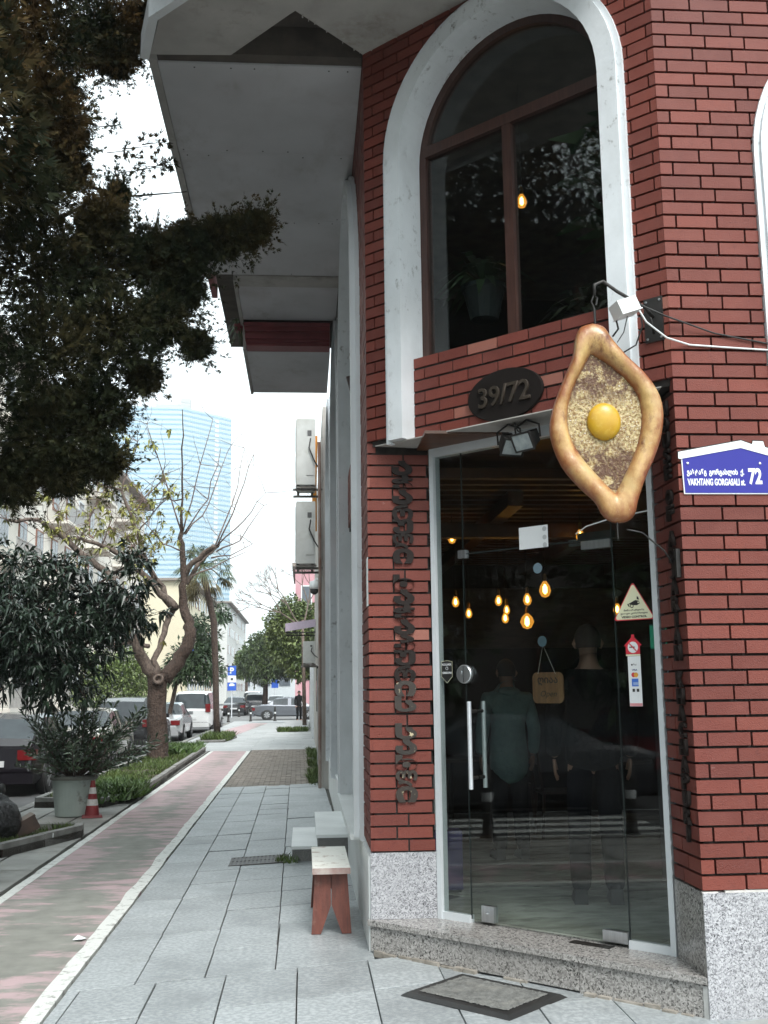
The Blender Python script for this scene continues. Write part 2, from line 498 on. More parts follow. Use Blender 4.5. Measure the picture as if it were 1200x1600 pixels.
def seen_area(F, s0, s1, z0, z1, d):
    P = [F @ Vector(p) for p in ((s0, d, z0), (s1, d, z0), (s1, d, z1), (s0, d, z1))]
    out = []
    o = Vector((0, 0, 1.7))
    for p in P:
        c = p - o; w = c.dot(f_)
        if w < 0.3: return 0.0
        out.append((600 + 1670 * c.dot(r_) / w, 800 - 1670 * c.dot(u_) / w))
    cx = sum(p[0] for p in out) / 4; cy = sum(p[1] for p in out) / 4
    if not (-5 < cx < 1205 and -5 < cy < 1605): return 0.0
    a = 0
    for i in range(4):
        x0, y0 = out[i]; x1, y1 = out[(i + 1) % 4]; a += x0 * y1 - x1 * y0
    return abs(a) / 2
BR.sort(key=lambda b: -seen_area(*b[1:]))
unit = MB(); unit.box(0, 1, 0, 1, 0, 1)
brick_me = bpy.data.meshes.new('brick'); brick_me.from_pydata(unit.v, [], unit.f); brick_me.materials.append(M_brick)
rest = {}
for i, (wall, F, s0, s1, z0, z1, d) in enumerate(BR):
    dj = random.uniform(-0.0022, 0.0012)
    zj = random.uniform(-0.001, 0.001)
    if i < 300:
        o = bpy.data.objects.new('brick', brick_me)
        COL.objects.link(o)
        o.parent = wall
        o.matrix_basis = F @ Matrix.Translation((s0, d + dj, z0 + zj)) @ Matrix.Rotation(random.uniform(-0.0035, 0.0035), 4, 'Y') @ Matrix.Diagonal((s1 - s0, 0.06, z1 - z0, 1))
    else:
        mb = rest.setdefault(wall.name, (wall, MB()))[1]
        mb.M = F
        mb.box(s0, s1, d + dj, d + 0.06, z0 + zj, z1 + zj)
for wall, mb in rest.values():
    mb.build('brick_courses', M_brick_i, wall, kind='stuff')

# one brick lost high on the side wall corner: pale patch of bare mortar
m = MB(F_SIDE); m.box(0.004, 0.070, 0.004, 0.05, 5.845, 5.912)
m.build('mortar_patch', mat('bare_mortar', (0.33, 0.29, 0.23), (0.22, 0.2, 0.16), 30, 0.95, 0.4, 80), side_wall)

# ---- granite plinth, step, marble
m = MB()
m.prism([(AX - 0.004, AY - 0.004), (0.880, AY - 0.004), (0.880, 7.64), (0.76, 7.72), (AX + 0.03, 7.72), (AX - 0.004, AY + 0.02)], ZS + 0.001, ZG)
m.build('granite_plinth', M_granite, bld)
m = MB()
m.prism([(BX - 0.006, BY - 0.006), (BX - 0.006, 6.176), (2.36, 6.178), (2.40, 6.05), (2.40, 5.80), (BX + 0.03, BY + 0.01)][::-1], ZS + 0.001, ZG)
m.build('granite_plinth', M_granite_step, bld)
m = MB(F_SIDE)
m.box(-0.004, 4.2, -0.012, 0.03, -0.05, ZG - 0.004)
m.build('granite_plinth', M_granite, bld)
m = MB(F_SIDE)
for s in range(6):
    m.box(-0.004 + s * 0.7, 0.10 + s * 0.7 - random.uniform(0, 0.03), -0.002, 0.02, ZG - 0.005, ZG + random.uniform(0.002, 0.006))
    m.box(0.12 + s * 0.7, 0.60 + s * 0.7 - random.uniform(0, 0.05), -0.004, 0.02, ZG - 0.005, ZG + random.uniform(0.002, 0.008))
m.build('mortar_bead', mat('pale_mortar', (0.55, 0.53, 0.50), (0.45, 0.43, 0.4), 20, 0.9), bld)
# the step: tread slab with a small nosing over two riser slabs
def chp(s, d): p = F_CH @ Vector((s, d, 0)); return (p.x, p.y)
m = MB()
m.prism([chp(-0.022, -0.018), chp(CW + 0.004, -0.018), (BX - 0.002, BY + 0.0), (BX - 0.007, 6.20), (2.13, 6.30), (1.0, 7.60), (0.88, 7.66), (0.82, 7.395), (AX - 0.012, AY + 0.03)], ZS - 0.035, ZS)
tread = m.build('step_tread', M_granite_step, bld)
m = MB(F_CH); m.box(-0.012, 1.560, 0.0, 0.05, 0.012, ZS - 0.037); m.build('step_riser', M_granite_step, bld)
m = MB(F_CH); m.box(1.564, CW - 0.03, 0.0, 0.05, -0.01, ZS - 0.037); m.build('step_riser', M_granite_step, bld)
m = MB(F_CH); m.box(CW - 0.029, CW + 0.0, -0.006, 0.05, -0.01, ZS - 0.044); m.build('riser_end_trim', mat('grey_stone_trim', (0.40, 0.40, 0.39), (0.33, 0.33, 0.32), 30, 0.6), bld)
m = MB(F_CH)
x = 0.03
while x < CW - 0.1:
    w = random.uniform(0.06, 0.17)
    if random.random() < 0.8:
        m.box(x, x + w, -0.035 + random.uniform(0, 0.02), 0.02, -0.02, 0.006 + random.uniform(0, 0.016))
    x += w + random.uniform(0.005, 0.03)
m.build_each('rubble_stone', mat('rubble_stone', (0.34, 0.31, 0.27), (0.2, 0.18, 0.15), 14, 0.95, 0.5, 50), bld)
m = MB(); m.box(0.45, 2.0, 5.9, 7.4, -0.02, 0.0025)
# marble plinth along the street wall and the two marble steps to the next door
m = MB()
for k, (y0, y1) in enumerate(((7.43, 8.28), (8.283, 9.2), (9.203, 10.1), (10.103, 11.0))):
    m2 = MB(); m2.box(AX - 0.016 - 0.0, AX + 0.05, y0, y1, -0.02, 0.60 + 0.002 * (k % 2)); m2.build('marble_plinth', M_marble, bld)
m = MB(); m.box(AX - 0.10, AX + 0.45, 8.28, 11.60, 0.60, 0.635); m.build('marble_sill', M_marble, bld)
m = MB(); m.box(AX - 0.016, AX + 0.05, 11.6, 19.6, -0.02, 0.55); m.build('marble_plinth', M_marble, bld)
m = MB(); m.box(-0.126, 0.13, 11.32, 12.85, -0.02, 0.115); m.box(-0.135, 0.14, 11.31, 12.86, 0.115, 0.145, 1)
m.build('marble_step', [mat('speckled_dark_reflection', (0.10, 0.10, 0.095), (0.2, 0.2, 0.19), 140, 0.5, lo=0.5, hi=0.6), M_marble], bld)  # dark step fronts: a mirrored reflection painted into the stone colour
m = MB(); m.box(0.13, AX + 0.02, 10.95, 13.0, -0.02, 0.27); m.box(0.115, AX + 0.02, 10.94, 13.01, 0.27, 0.30, 1)
m.build('marble_step', [MATS['speckled_dark_reflection'], M_marble], bld)

# ---- white arched surrounds
def surround(F, c, zc, ri, ro, zb, dp, parent, dback=0.20):
    m = MB(F)
    arch_ring(m, c, zc, ri, ro - 0.035, zb, -dp, dback)
    arch_ring(m, c, zc, ro - 0.0345, ro, zb - 0.02, -dp * 0.45, 0.03)
    o = m.build('arch_surround', M_white_stone, parent)
    return smooth_angle(o, 30)
surround(F_CH, CH_C, CH_ZC, CH_RI, CH_RO, ZL + 0.005, 0.045, bld)
surround(F_SIDE, S_C, S_ZC, S_RI, S_RO, ZL + 0.006, 0.045, bld)
for y in ARCH_Y:
    surround(F_STR, -(y - AY), T_ZC, T_RI, T_RO, 0.62 if y < 10 else 0.5, 0.075, bld, 0.24)

# ---- windows: brown timber frame, transom, mullion, panes
def arched_window(F, c, zc, r, zs, d, ztr, mull, parent):
    w = thing_part = None
    m = MB(F); arch_ring(m, c, zc, r - 0.055, r + 0.01, zs, d, d + 0.07)
    win = smooth_angle(m.build('window', M_wood_brown, parent), 30)
    m = MB(F); m.box(c - r + 0.05, c + r - 0.05, d - 0.012, d + 0.06, ztr - 0.04, ztr + 0.04)
    m.build('transom', M_wood_brown, win)
    m = MB(F)
    for s in mull: m.box(s - 0.035, s + 0.035, d - 0.006, d + 0.06, zs, ztr - 0.0405)
    m.build_each('mullion', M_wood_brown, win)
    m = MB(F); m.box(c - r + 0.05, c + r - 0.05, d + 0.002, d + 0.062, zs, zs + 0.05); m.build('bottom_rail', M_wood_brown, win)
    ss = [c - r + 0.055] + [x for s in mull for x in (s - 0.035, s + 0.035)] + [c + r - 0.055]
    for i in range(0, len(ss), 2):
        m = MB(F); m.box(ss[i], ss[i + 1], d + 0.025, d + 0.033, zs + 0.05, ztr - 0.0405); m.build('pane', M_glass, win)
    # the half-round light
    m = MB(F)
    rr = r - 0.05; pts = []
    z0 = ztr + 0.0405
    for i in range(25):
        t = math.pi * i / 24
        pts.append((c + rr * math.cos(t), max(z0, zc + rr * math.sin(t))))
    vs = [(p[0], d + 0.025, p[1]) for p in pts] + [(p[0], d + 0.033, p[1]) for p in pts]
    k = len(pts)
    m.add(vs, [tuple(range(k - 1, -1, -1)), tuple(range(k, 2 * k))] + [(i, (i + 1) % k, k + (i + 1) % k, k + i) for i in range(k)])
    m.build('pane', M_glass, win)
    return win
arched_window(F_CH, CH_C, CH_ZC, CH_RI, 3.99, 0.205, 5.575, [1.128], bld)
arched_window(F_SIDE, S_C, S_ZC, S_RI, 3.6, 0.205, 4.9, [S_C], bld)
for y in ARCH_Y:
    arched_window(F_STR, -(y - AY), T_ZC, T_RI, 3.99, 0.20, 4.9, [-(y - 0.5 - AY), -(y + 0.5 - AY)], bld)
    # shop glazing below the apron
    m = MB(F_STR); c = -(y - AY)
    for a, b in ((c - T_RI, c - 0.5), (c - 0.47, c + 0.5), (c + 0.53, c + T_RI)):
        m.box(a, b, 0.20, 0.21, 0.66, ZL)
    m.build_each('shop_window', M_glass_dark, bld)
    sw = bld
    m = MB(F_STR)
    for a in (c - T_RI, c - 0.5, c + 0.5, c + T_RI - 0.05): m.box(a, a + 0.05, 0.19, 0.24, 0.636, ZL - 0.003)
    m.build_each('frame', M_alu, sw)
m = MB(F_STR)   # open awning sash on the first street window
c = -(ARCH_Y[0] - AY)
m.M = F_STR @ Matrix.Translation((c - 0.35, 0.17, 4.05)) @ Matrix.Rotation(RAD(14), 4, 'X')
m.box(0, 0.8, -0.02, 0.02, 0, 0.05); m.box(0, 0.05, -0.02, 0.02, 0.05, 0.75); m.box(0.75, 0.8, -0.02, 0.02, 0.05, 0.75)
m.build('open_sash', M_wood_brown, bld)

# ---- lintel, door frame, glazing
m = MB()
m.prism([chp(0.075, 0.004), chp(CW - 0.075, 0.004), (BX + 0.003, 6.20), (2.2, 6.40), (1.05, 7.60), (0.872, 7.44), (0.872, 7.40)], ZL - 0.004, ZL + 0.003)
m.build('lintel_soffit', M_plaster, bld)
DD = 0.33
s0, s1 = 0.318, 2.016
m = MB(F_CH)
m.box(s0, s1, DD - 0.03, DD + 0.05, ZL - 0.075, ZL - 0.004)
m.box(s0, s0 + 0.034, DD - 0.03, DD + 0.05, ZS, ZL - 0.0752)
m.box(s1 - 0.034, s1, DD - 0.03, DD + 0.05, ZS, ZL - 0.0752)
m.box(s0 + 0.0345, 0.575, DD - 0.02, DD + 0.03, ZS, ZS + 0.045)
m.box(1.715, s1 - 0.0345, DD - 0.02, DD + 0.03, ZS, ZS + 0.045)
m.build('door_frame', M_alu, bld)
m = MB(F_CH)
zq = ZG + 0.02
while zq < ZL - 0.1:
    m.box(s1 - 0.003, s1 + 0.006, DD - 0.036, DD - 0.005, zq, zq + 0.02); zq += CO
m.build_each('sealant_bead', M_alu, bld)
m = MB(F_CH); m.box(s0 + 0.035, 0.572, DD, DD + 0.01, ZS + 0.046, ZL - 0.076); m.build('side_pane', M_glass, bld)
m = MB(F_CH); m.box(1.716, s1 - 0.035, DD, DD + 0.01, ZS + 0.046, ZL - 0.076); m.build('side_pane', M_glass, bld)
m = MB(F_CH); m.box(0.577, 1.711, DD, DD + 0.01, 2.618, ZL - 0.076); m.build('transom_pane', M_glass, bld)
m = MB(F_CH); m.box(0.577, 1.711, DD, DD + 0.01, 0.228, 2.610)
door = m.build('glass_door', M_glass, bld)
M_seam = mat('dark_glass_edge', (0.02, 0.03, 0.03), (0.015, 0.02, 0.02), 5, 0.3)
m = MB(F_CH)
m.box(0.5725, 0.5765, DD - 0.001, DD + 0.011, 0.228, ZL - 0.076); m.box(1.7115, 1.7155, DD - 0.001, DD + 0.011, 0.228, ZL - 0.076)
m.box(0.577, 1.711, DD - 0.001, DD + 0.011, 2.6105, 2.6175)
m.build('glass_edge', M_seam, door)
m = MB(F_CH)
m.tube([(0.652, DD - 0.075, 1.055), (0.652, DD - 0.075, 1.62)], 0.0145, 14)
for zz in (1.125, 1.555): m.tube([(0.652, DD - 0.062, zz), (0.652, DD - 0.001, zz)], 0.012, 10, 1)
smooth_angle(m.build('handle', [M_steel_satin, M_black_metal], door))
m = MB(F_CH)
m.tube([(0.652, DD + 0.085, 1.055), (0.652, DD + 0.085, 1.62)], 0.0145, 14)
for zz in (1.125, 1.555): m.tube([(0.652, DD + 0.072, zz), (0.652, DD + 0.011, zz)], 0.012, 10, 1)
smooth_angle(m.build('handle', [M_steel_satin, M_black_metal], door))
m = MB(F_CH @ Matrix.Translation((0.578, DD - 0.002, 1.80)) @ Matrix.Rotation(RAD(90), 4, 'X'))
m.lathe([(0.062, 0), (0.062, 0.022), (0.056, 0.028)], 28); m.box(-0.002, 0.002, -0.055, 0.055, 0.0285, 0.0295, 1); m.lathe([(0.012, 0.0285), (0.012, 0.034)], 12, c=(-0.022, 0.012, 0))
smooth_angle(m.build('lock', [M_steel, M_black], door))
def plate(name, a, b, z0, z1, extra=None):
    m = MB(F_CH); m.box(a, b, DD - 0.018, DD + 0.028, z0, z1)
    if extra: extra(m)
    return m.build(name, M_steel, door)
plate('patch_fitting', 1.545, 1.708, 0.226, 0.290)
plate('floor_lock', 0.668, 0.765, 0.226, 0.325, lambda m: m.lathe([(0.014, 0), (0.014, 0.008)], 12, c=(0.715, DD - 0.026, 0.28)))
plate('patch_fitting', 0.545, 0.605, 2.585, 2.64)
plate('patch_fitting', 1.51, 1.708, 2.555, 2.606)
m = MB(F_CH); m.box(1.47, 1.712, DD + 0.012, DD + 0.06, 2.618, 2.665)
closer = m.build('door_closer', M_black_metal, door)
m = MB(F_CH); m.box(1.40, 1.50, DD + 0.02, DD + 0.05, 2.590, 2.605); m.box(1.40, 1.50, DD + 0.02, DD + 0.05, 2.613, 2.628); m.build('closer_bracket', M_steel, door)
m = MB(F_CH); m.tube([(1.47, DD - 0.005, 2.66), (1.55, DD - 0.008, 2.70), (1.75, DD - 0.008, 2.735), (1.99, DD - 0.01, 2.75)], 0.004, 6); m.build('closer_cable', M_white, bld)
m = MB(F_CH); m.box(1.36, 1.63, DD - 0.10, DD - 0.03, ZS + 0.001, ZS + 0.004); m.build('threshold_plate', M_black_metal, bld)

# ---- overhanging upper storey: soffits, link beam, mouldings
def P2(l): return [tuple(p) for p in l]
m = MB()
yb = [7.575, 8.955, 10.33, 11.80]
def sof(x0, x1, y0, y1, z0, z1, name='soffit_board', mt=M_board, par=bld):
    m = MB(); m.box(x0, x1, y0, y1, z0, z1); return m.build(name, mt, par)
M_screw = mat('screw_hole', (0.02, 0.018, 0.016))
outx = [-1.135, -1.112, -1.128, -1.12]
for k in range(3):
    b = sof(outx[k], AX - 0.004, yb[k] + 0.003, yb[k + 1] - 0.003, ZT + 0.001 * k, ZT + 0.03)
    m = MB()
    for yy in (yb[k] + 0.05, yb[k + 1] - 0.05):
        xx = outx[k] + 0.06
        while xx < AX - 0.1:
            if random.random() < 0.75: m.box(xx, xx + 0.012, yy, yy + 0.014, ZT - 0.002 + 0.001 * k, ZT + 0.001 * k + 0.0005)
            xx += random.uniform(0.12, 0.3)
    if m.v: m.build('screw', M_screw, b)
sof(-1.175, -1.115, 7.50, 11.82, ZT - 0.03, ZT + 0.28, 'fascia', M_plaster)
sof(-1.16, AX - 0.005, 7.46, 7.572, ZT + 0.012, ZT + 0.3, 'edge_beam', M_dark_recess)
sof(-0.80, 0.40, 11.803, 12.13, ZT - 0.012, ZT + 0.3, 'edge_beam', M_plaster)
sof(-0.79, 0.40, 12.133, 13.30, ZT - 0.004, ZT + 0.3, 'soffit_board', M_board)
sof(-0.83, -0.79, 11.9, 15.6, ZT - 0.03, ZT + 0.9, 'fascia', M_plaster)
# lower bay beyond, with its red moulded front
m = MB()
for (z0, z1, pr) in ((6.115, 6.16, 0.0), (6.16, 6.20, 0.02), (6.20, 6.255, 0.045), (6.255, 6.30, 0.02), (6.30, 6.36, 0.06), (6.36, 6.405, 0.085)):
    m.box(-0.75 - pr * 0.4, 0.325, 13.36 - pr, 13.62, z0, z1 - 0.002)
m.build('moulding', M_redpaint, bld)
sof(-0.76, 0.335, 13.60, 15.56, 6.113, 6.5, 'soffit_board', M_board)
sof(-0.80, -0.762, 13.45, 15.58, 6.09, 6.9, 'fascia', M_plaster)
# the corner bay over the chamfer
m = MB()
m.prism([chp(-0.003, 0.06), chp(-0.003, -1.6), chp(CW + 0.003, -1.6), chp(CW + 0.003, 0.06)], ZT - 0.001, ZT + 0.35)
m.build('bay_soffit', M_plaster, bld)
m = MB()
for k in range(15):                 # broken plaster along the bay's edge
    if random.random() < 0.45: continue
    w_ = random.uniform(0.2, 0.5); a = chp(-0.004 - random.uniform(0.0, 0.02), -0.03 - k * 0.06); b = chp(0.01, -0.03 - (k + w_) * 0.06)
    m.box(min(a[0], b[0]), max(a[0], b[0]), min(a[1], b[1]), max(a[1], b[1]), ZT - 0.006, ZT + 0.03)
m.build_each('plaster_fragment', M_plaster, bld)
# diagonal link slab left of the open recess, its white fascia and red wall over it
m = MB()
m.prism([(-0.555, 7.455), (-0.105, 6.935), (0.10, 6.72), (-0.30, 6.32), (-1.03, 7.02), (-1.16, 7.48)], ZT - 0.002, ZT + 0.25)
m.build('link_slab', M_plaster, bld)
m = MB()
m.prism([(-1.17, 7.49), (-1.04, 7.00), (-0.3, 6.27), (-0.34, 6.23), (-1.10, 6.97), (-1.23, 7.47)][::-1], ZT - 0.04, ZT + 0.16)
m.build('fascia', M_white_stone, bld)
m = MB()
m.prism([(-1.17, 7.45), (-1.10, 6.93), (-0.36, 6.20), (-0.30, 6.26), (-1.04, 7.00), (-1.12, 7.47)], ZT + 0.161, ZT + 1.6)
m.box(-1.19, -1.12, 7.49, 13.3, ZT + 0.281, ZT + 1.6)
m.build('upper_wall', M_redpaint, bld)
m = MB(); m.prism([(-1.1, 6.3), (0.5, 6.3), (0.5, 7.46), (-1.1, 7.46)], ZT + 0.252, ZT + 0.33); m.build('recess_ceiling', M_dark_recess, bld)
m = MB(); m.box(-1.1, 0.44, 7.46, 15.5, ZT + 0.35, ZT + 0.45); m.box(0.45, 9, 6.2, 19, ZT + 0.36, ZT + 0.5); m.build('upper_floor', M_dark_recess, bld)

# ---- interior
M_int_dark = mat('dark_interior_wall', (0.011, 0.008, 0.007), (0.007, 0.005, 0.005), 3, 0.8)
M_int_wood = mat('stained_ceiling_wood', (0.12, 0.046, 0.020), (0.06, 0.024, 0.011), 4, 0.45, 0.2, 20, stretch=(1, 8, 1))
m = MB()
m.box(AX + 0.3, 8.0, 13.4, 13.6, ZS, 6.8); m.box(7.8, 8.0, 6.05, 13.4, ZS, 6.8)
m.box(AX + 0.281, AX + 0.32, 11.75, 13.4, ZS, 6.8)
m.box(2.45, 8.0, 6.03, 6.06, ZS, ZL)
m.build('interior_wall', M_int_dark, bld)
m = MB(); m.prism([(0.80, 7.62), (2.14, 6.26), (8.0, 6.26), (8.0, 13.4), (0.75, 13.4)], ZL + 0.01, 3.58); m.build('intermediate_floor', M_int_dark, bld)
# marble floor tiles
M_floor = mat('veined_floor_marble', (0.66, 0.67, 0.60), (0.36, 0.36, 0.31), 2.2, 0.16, stretch=(1.2, 2.4, 1), dirt=(0.19, 0.19, 0.165), dscale=3, dlo=0.56, dhi=0.72, dstretch=(1, 2.6, 1))
m = MB(); m.prism([(0.75, 7.66), (2.15, 6.25), (7.8, 6.25), (7.8, 13.4), (0.75, 13.4)], 0.0, ZS - 0.006)
ifl = m.build('interior_floor', mat('floor_joint', (0.09, 0.085, 0.08)), bld)
tm = MB(); tm.box(0.003, 0.597, 0.003, 0.597, 0, 0.008)
tile_me = bpy.data.meshes.new('floor_tile'); tile_me.from_pydata(tm.v, [], tm.f); tile_me.materials.append(M_floor)
for i in range(-1, 11):
    for j in range(-1, 12):
        s, d = -1.2 + i * 0.6, 0.42 + j * 0.6
        p = F_CH @ Vector((s + 0.3, d + 0.3, 0))
        if 0.9 < p.x < 6.2 and 6.4 < p.y < 13.2 and (d > 0.4):
            o = bpy.data.objects.new('floor_tile', tile_me); COL.objects.link(o); o.parent = ifl
            o.matrix_basis = F_CH @ Matrix.Translation((s, d, ZS - 0.0055))
m = MB()
m.prism([chp(0.36, 0.385), chp(1.98, 0.385), chp(1.98, 0.42), chp(0.36, 0.42)], ZS - 0.006, ZS + 0.0015); m.build('threshold_strip', M_floor, bld)
# slatted timber ceiling
m = MB()
m.box(0.8, 7.6, 6.9, 13.3, 3.385, 3.405)
ceil = m.build('ceiling_board', M_int_wood, bld)
for i in range(26):
    y = 7.7 + i * 0.22
    m = MB(); m.box(max(0.85, 8.6 - y), 6.5, y, y + 0.07, 3.24, 3.32); m.build('ceiling_slat', M_int_wood, bld)
for x in (1.6, 2.7, 3.8):
    m = MB(); m.box(x, x + 0.12, 7.8 if x > 1.6 else 8.2, 13.3, 3.12, 3.238); m.build('ceiling_beam', M_int_wood, bld)
m = MB(); m.box(0.8, 6.5, 9.1, 9.22, 3.0, 3.118); m.build('ceiling_beam', M_int_wood, bld)
# wall decoration: painted plank boards and a cross banner at the back
m = MB(); m.box(0.9, 6.5, 13.32, 13.38, 2.2, 2.95); m.build('wall_panel', mat('faded_board', (0.12, 0.09, 0.07), (0.07, 0.055, 0.045), 3, 0.8, stretch=(1, 1, 6)), bld)

# ================================================================== ground
M_asphalt = mat('asphalt', (0.075, 0.077, 0.078), (0.055, 0.056, 0.057), 1.2, 0.9, 0.3, 90, dirt=(0.11, 0.11, 0.108), dscale=0.4)
M_concrete = mat('grey_concrete', (0.33, 0.335, 0.325), (0.25, 0.255, 0.245), 1.6, 0.9, 0.25, 70, dirt=(0.16, 0.155, 0.14), dscale=0.9, dlo=0.5, dhi=0.8)
M_joint = mat('paving_joint', (0.055, 0.055, 0.05), (0.10, 0.095, 0.085), 8, 0.98)
M_slab = mat('grey_paving_slab', (0.25, 0.27, 0.278), (0.365, 0.385, 0.39), 34.0, 0.46, 0.3, 110, rand=0.11, lo=0.42, hi=0.60, dirt=(0.19, 0.205, 0.21), dscale=1.9, dlo=0.47, dhi=0.75)
stained(M_slab, (0.12, 0.125, 0.125), 30, 2.0, 0.60, 0.68)
stained(M_slab, (0.16, 0.165, 0.16), 6, 0.7, 0.52, 0.75)
M_slab_far = mat('pale_paving_slab', (0.40, 0.41, 0.41), (0.34, 0.35, 0.35), 0.8, 0.7, rand=0.08, island=True)
M_kerb = mat('kerb_stone', (0.27, 0.265, 0.25), (0.16, 0.155, 0.145), 4, 0.85, 0.3, 50)
M_soil = mat('dark_soil', (0.07, 0.05, 0.035), (0.04, 0.03, 0.022), 10, 0.98, 0.5, 30)
m = MB(); m.add([(-900, -300, -0.14), (900, -300, -0.14), (900, 1400, -0.14), (-900, 1400, -0.14)], [(0, 1, 2, 3)])
struct(m.build('ground', M_asphalt))
m = MB(); m.box(-4.28, 14.0, -6.0, 65.0, -0.13, -0.034)
struct(m.build('pavement', M_joint))
def lane_x(x, y): return x - 0.0072 * (y - 6.0)
# paving slabs in four long columns, their cross joints running askew
SK = 0.30
side = struct(bpy.data.objects.new('sidewalk', None)); COL.objects.link(side)
cols = [(-1.375, -1.0), (-1.0, -0.597), (-0.597, -0.175), (-0.175, 0.46)]
def slab_mesh(w, L, g=0.004):
    h = 0.034; vs = []
    a = [(g, g + SK * g), (w - g, g + SK * (w - g)), (w - g, L - g + SK * (w - g)), (g, L - g + SK * g)]
    b = 0.003
    c = [(g + b, g + b + SK * g), (w - g - b, g + b + SK * (w - g)), (w - g - b, L - g - b + SK * (w - g)), (g + b, L - g - b + SK * g)]
    vs = [(p[0], p[1], -h) for p in a] + [(p[0], p[1], -0.002) for p in a] + [(p[0], p[1], 0.0) for p in c]
    fs = [(8, 9, 10, 11)]
    for i in range(4):
        j = (i + 1) % 4
        fs += [(i, j, 4 + j, 4 + i), (4 + i, 4 + j, 8 + j, 8 + i)]
    me = bpy.data.meshes.new('paving_slab'); me.from_pydata(vs, [], fs); me.materials.append(M_slab)
    return me
def slab(me, x, y):
    o = bpy.data.objects.new('paving_slab', me); COL.objects.link(o); o.parent = side
    o.matrix_basis = Matrix.Translation((x, y, random.uniform(-0.0035, 0.0015))) @ Matrix.Rotation(random.uniform(-0.004, 0.004), 4, 'X') @ Matrix.Rotation(random.uniform(-0.005, 0.005), 4, 'Y')
PITCH = 0.668
for ci, (x0, x1) in enumerate(cols):
    me_n = slab_mesh(x1 - x0, PITCH); me_l = slab_mesh(x1 - x0, PITCH * 2)
    y = 6.675 + SK * (x0 + 1.375) + (0.0 if ci < 3 else 0.0)
    k = 0
    while y < 20.0 - SK * 0.3:
        if ci == 3 and k in (0, 6, 12):
            slab(me_l, lane_x(x0, y), y); y += 2 * PITCH; k += 2
        else:
            slab(me_n, lane_x(x0, y), y); y += PITCH; k += 1
near_cols = [-1.72, -1.30, -0.880, -0.475, -0.045, 0.400, 0.83, 1.26, 1.69, 2.12, 2.55]
for i in range(len(near_cols) - 1):
    x0, x1 = near_cols[i], near_cols[i + 1]
    if x0 < -1.5: x0 = -1.375
    me_n = slab_mesh(x1 - x0, 0.69)
    for k in range(-4, 4):
        y = 6.672 + SK * (x0 + 1.375) - (k + 1) * 0.69
        c = Vector((x0 + 0.2, y + 0.4, 0))
        if k < 0:
            loc = F_CH.inverted() @ c
            if x0 < 0.3 or loc.y > 0.15: continue
            if x0 > 1.9: continue
        if y > 2.0: slab(me_n, x0, y)
m = MB(); m.box(-1.36, 0.5, 19.9, 20.05, -0.034, -0.004); m.box(2.0, 9.0, 1.0, 5.74, -0.034, -0.003); m.box(-1.36, 9.0, -6.0, 3.4, -0.034, -0.004)
m.box(2.1, 9.0, 5.0, 5.74, -0.034, -0.0025)
struct(m.build('concrete_apron', M_concrete))
# small brown pavers, too many to pick apart
m = MB()
y = 20.06
row = 0
while y < 32.6:
    x = lane_x(-1.46, y) - (0.1 if row % 2 else 0.0)
    while x < 0.02:
        a = max(x, lane_x(-1.36, y) - max(0, (y - 31.5)) * 0.0)
        if x + 0.2 > a + 0.04:
            m.box(a + 0.006, x + 0.194, y + 0.005, y + 0.095, -0.034, random.uniform(-0.006, 0.0))
        x += 0.2
    y += 0.1; row += 1
pv = m.build('paver_courses', mat('brown_paver', (0.25, 0.22, 0.19), (0.19, 0.165, 0.145), 4, 0.9, rand=0.16, island=True), side, kind='stuff')
# pale slabs further on
m = MB()
y = 32.7; row = 0
while y < 64.6:
    x = -3.6 + (0.5 if row % 2 else 0)
    while x < 0.3:
        if x > lane_x(-1.4, y) - max(0, y - 33) * 0.045 - 1.2:
            m.box(x + 0.012, x + 0.988, y + 0.012, y + 0.988, -0.034, random.uniform(-0.006, 0))
        x += 1.0
    y += 1.0; row += 1
m.build('far_slab_courses', M_slab_far, side, kind='stuff')
m = MB(); m.box(-4.15, 0.33, 33.0, 64.9, -0.034, -0.010); struct(m.build('concrete_patch', M_slab_far))
m = MB(); m.box(-1.02, 0.2, 47.5, 59.0, 0.0, 0.16); struct(m.build('paved_platform', M_slab_far))

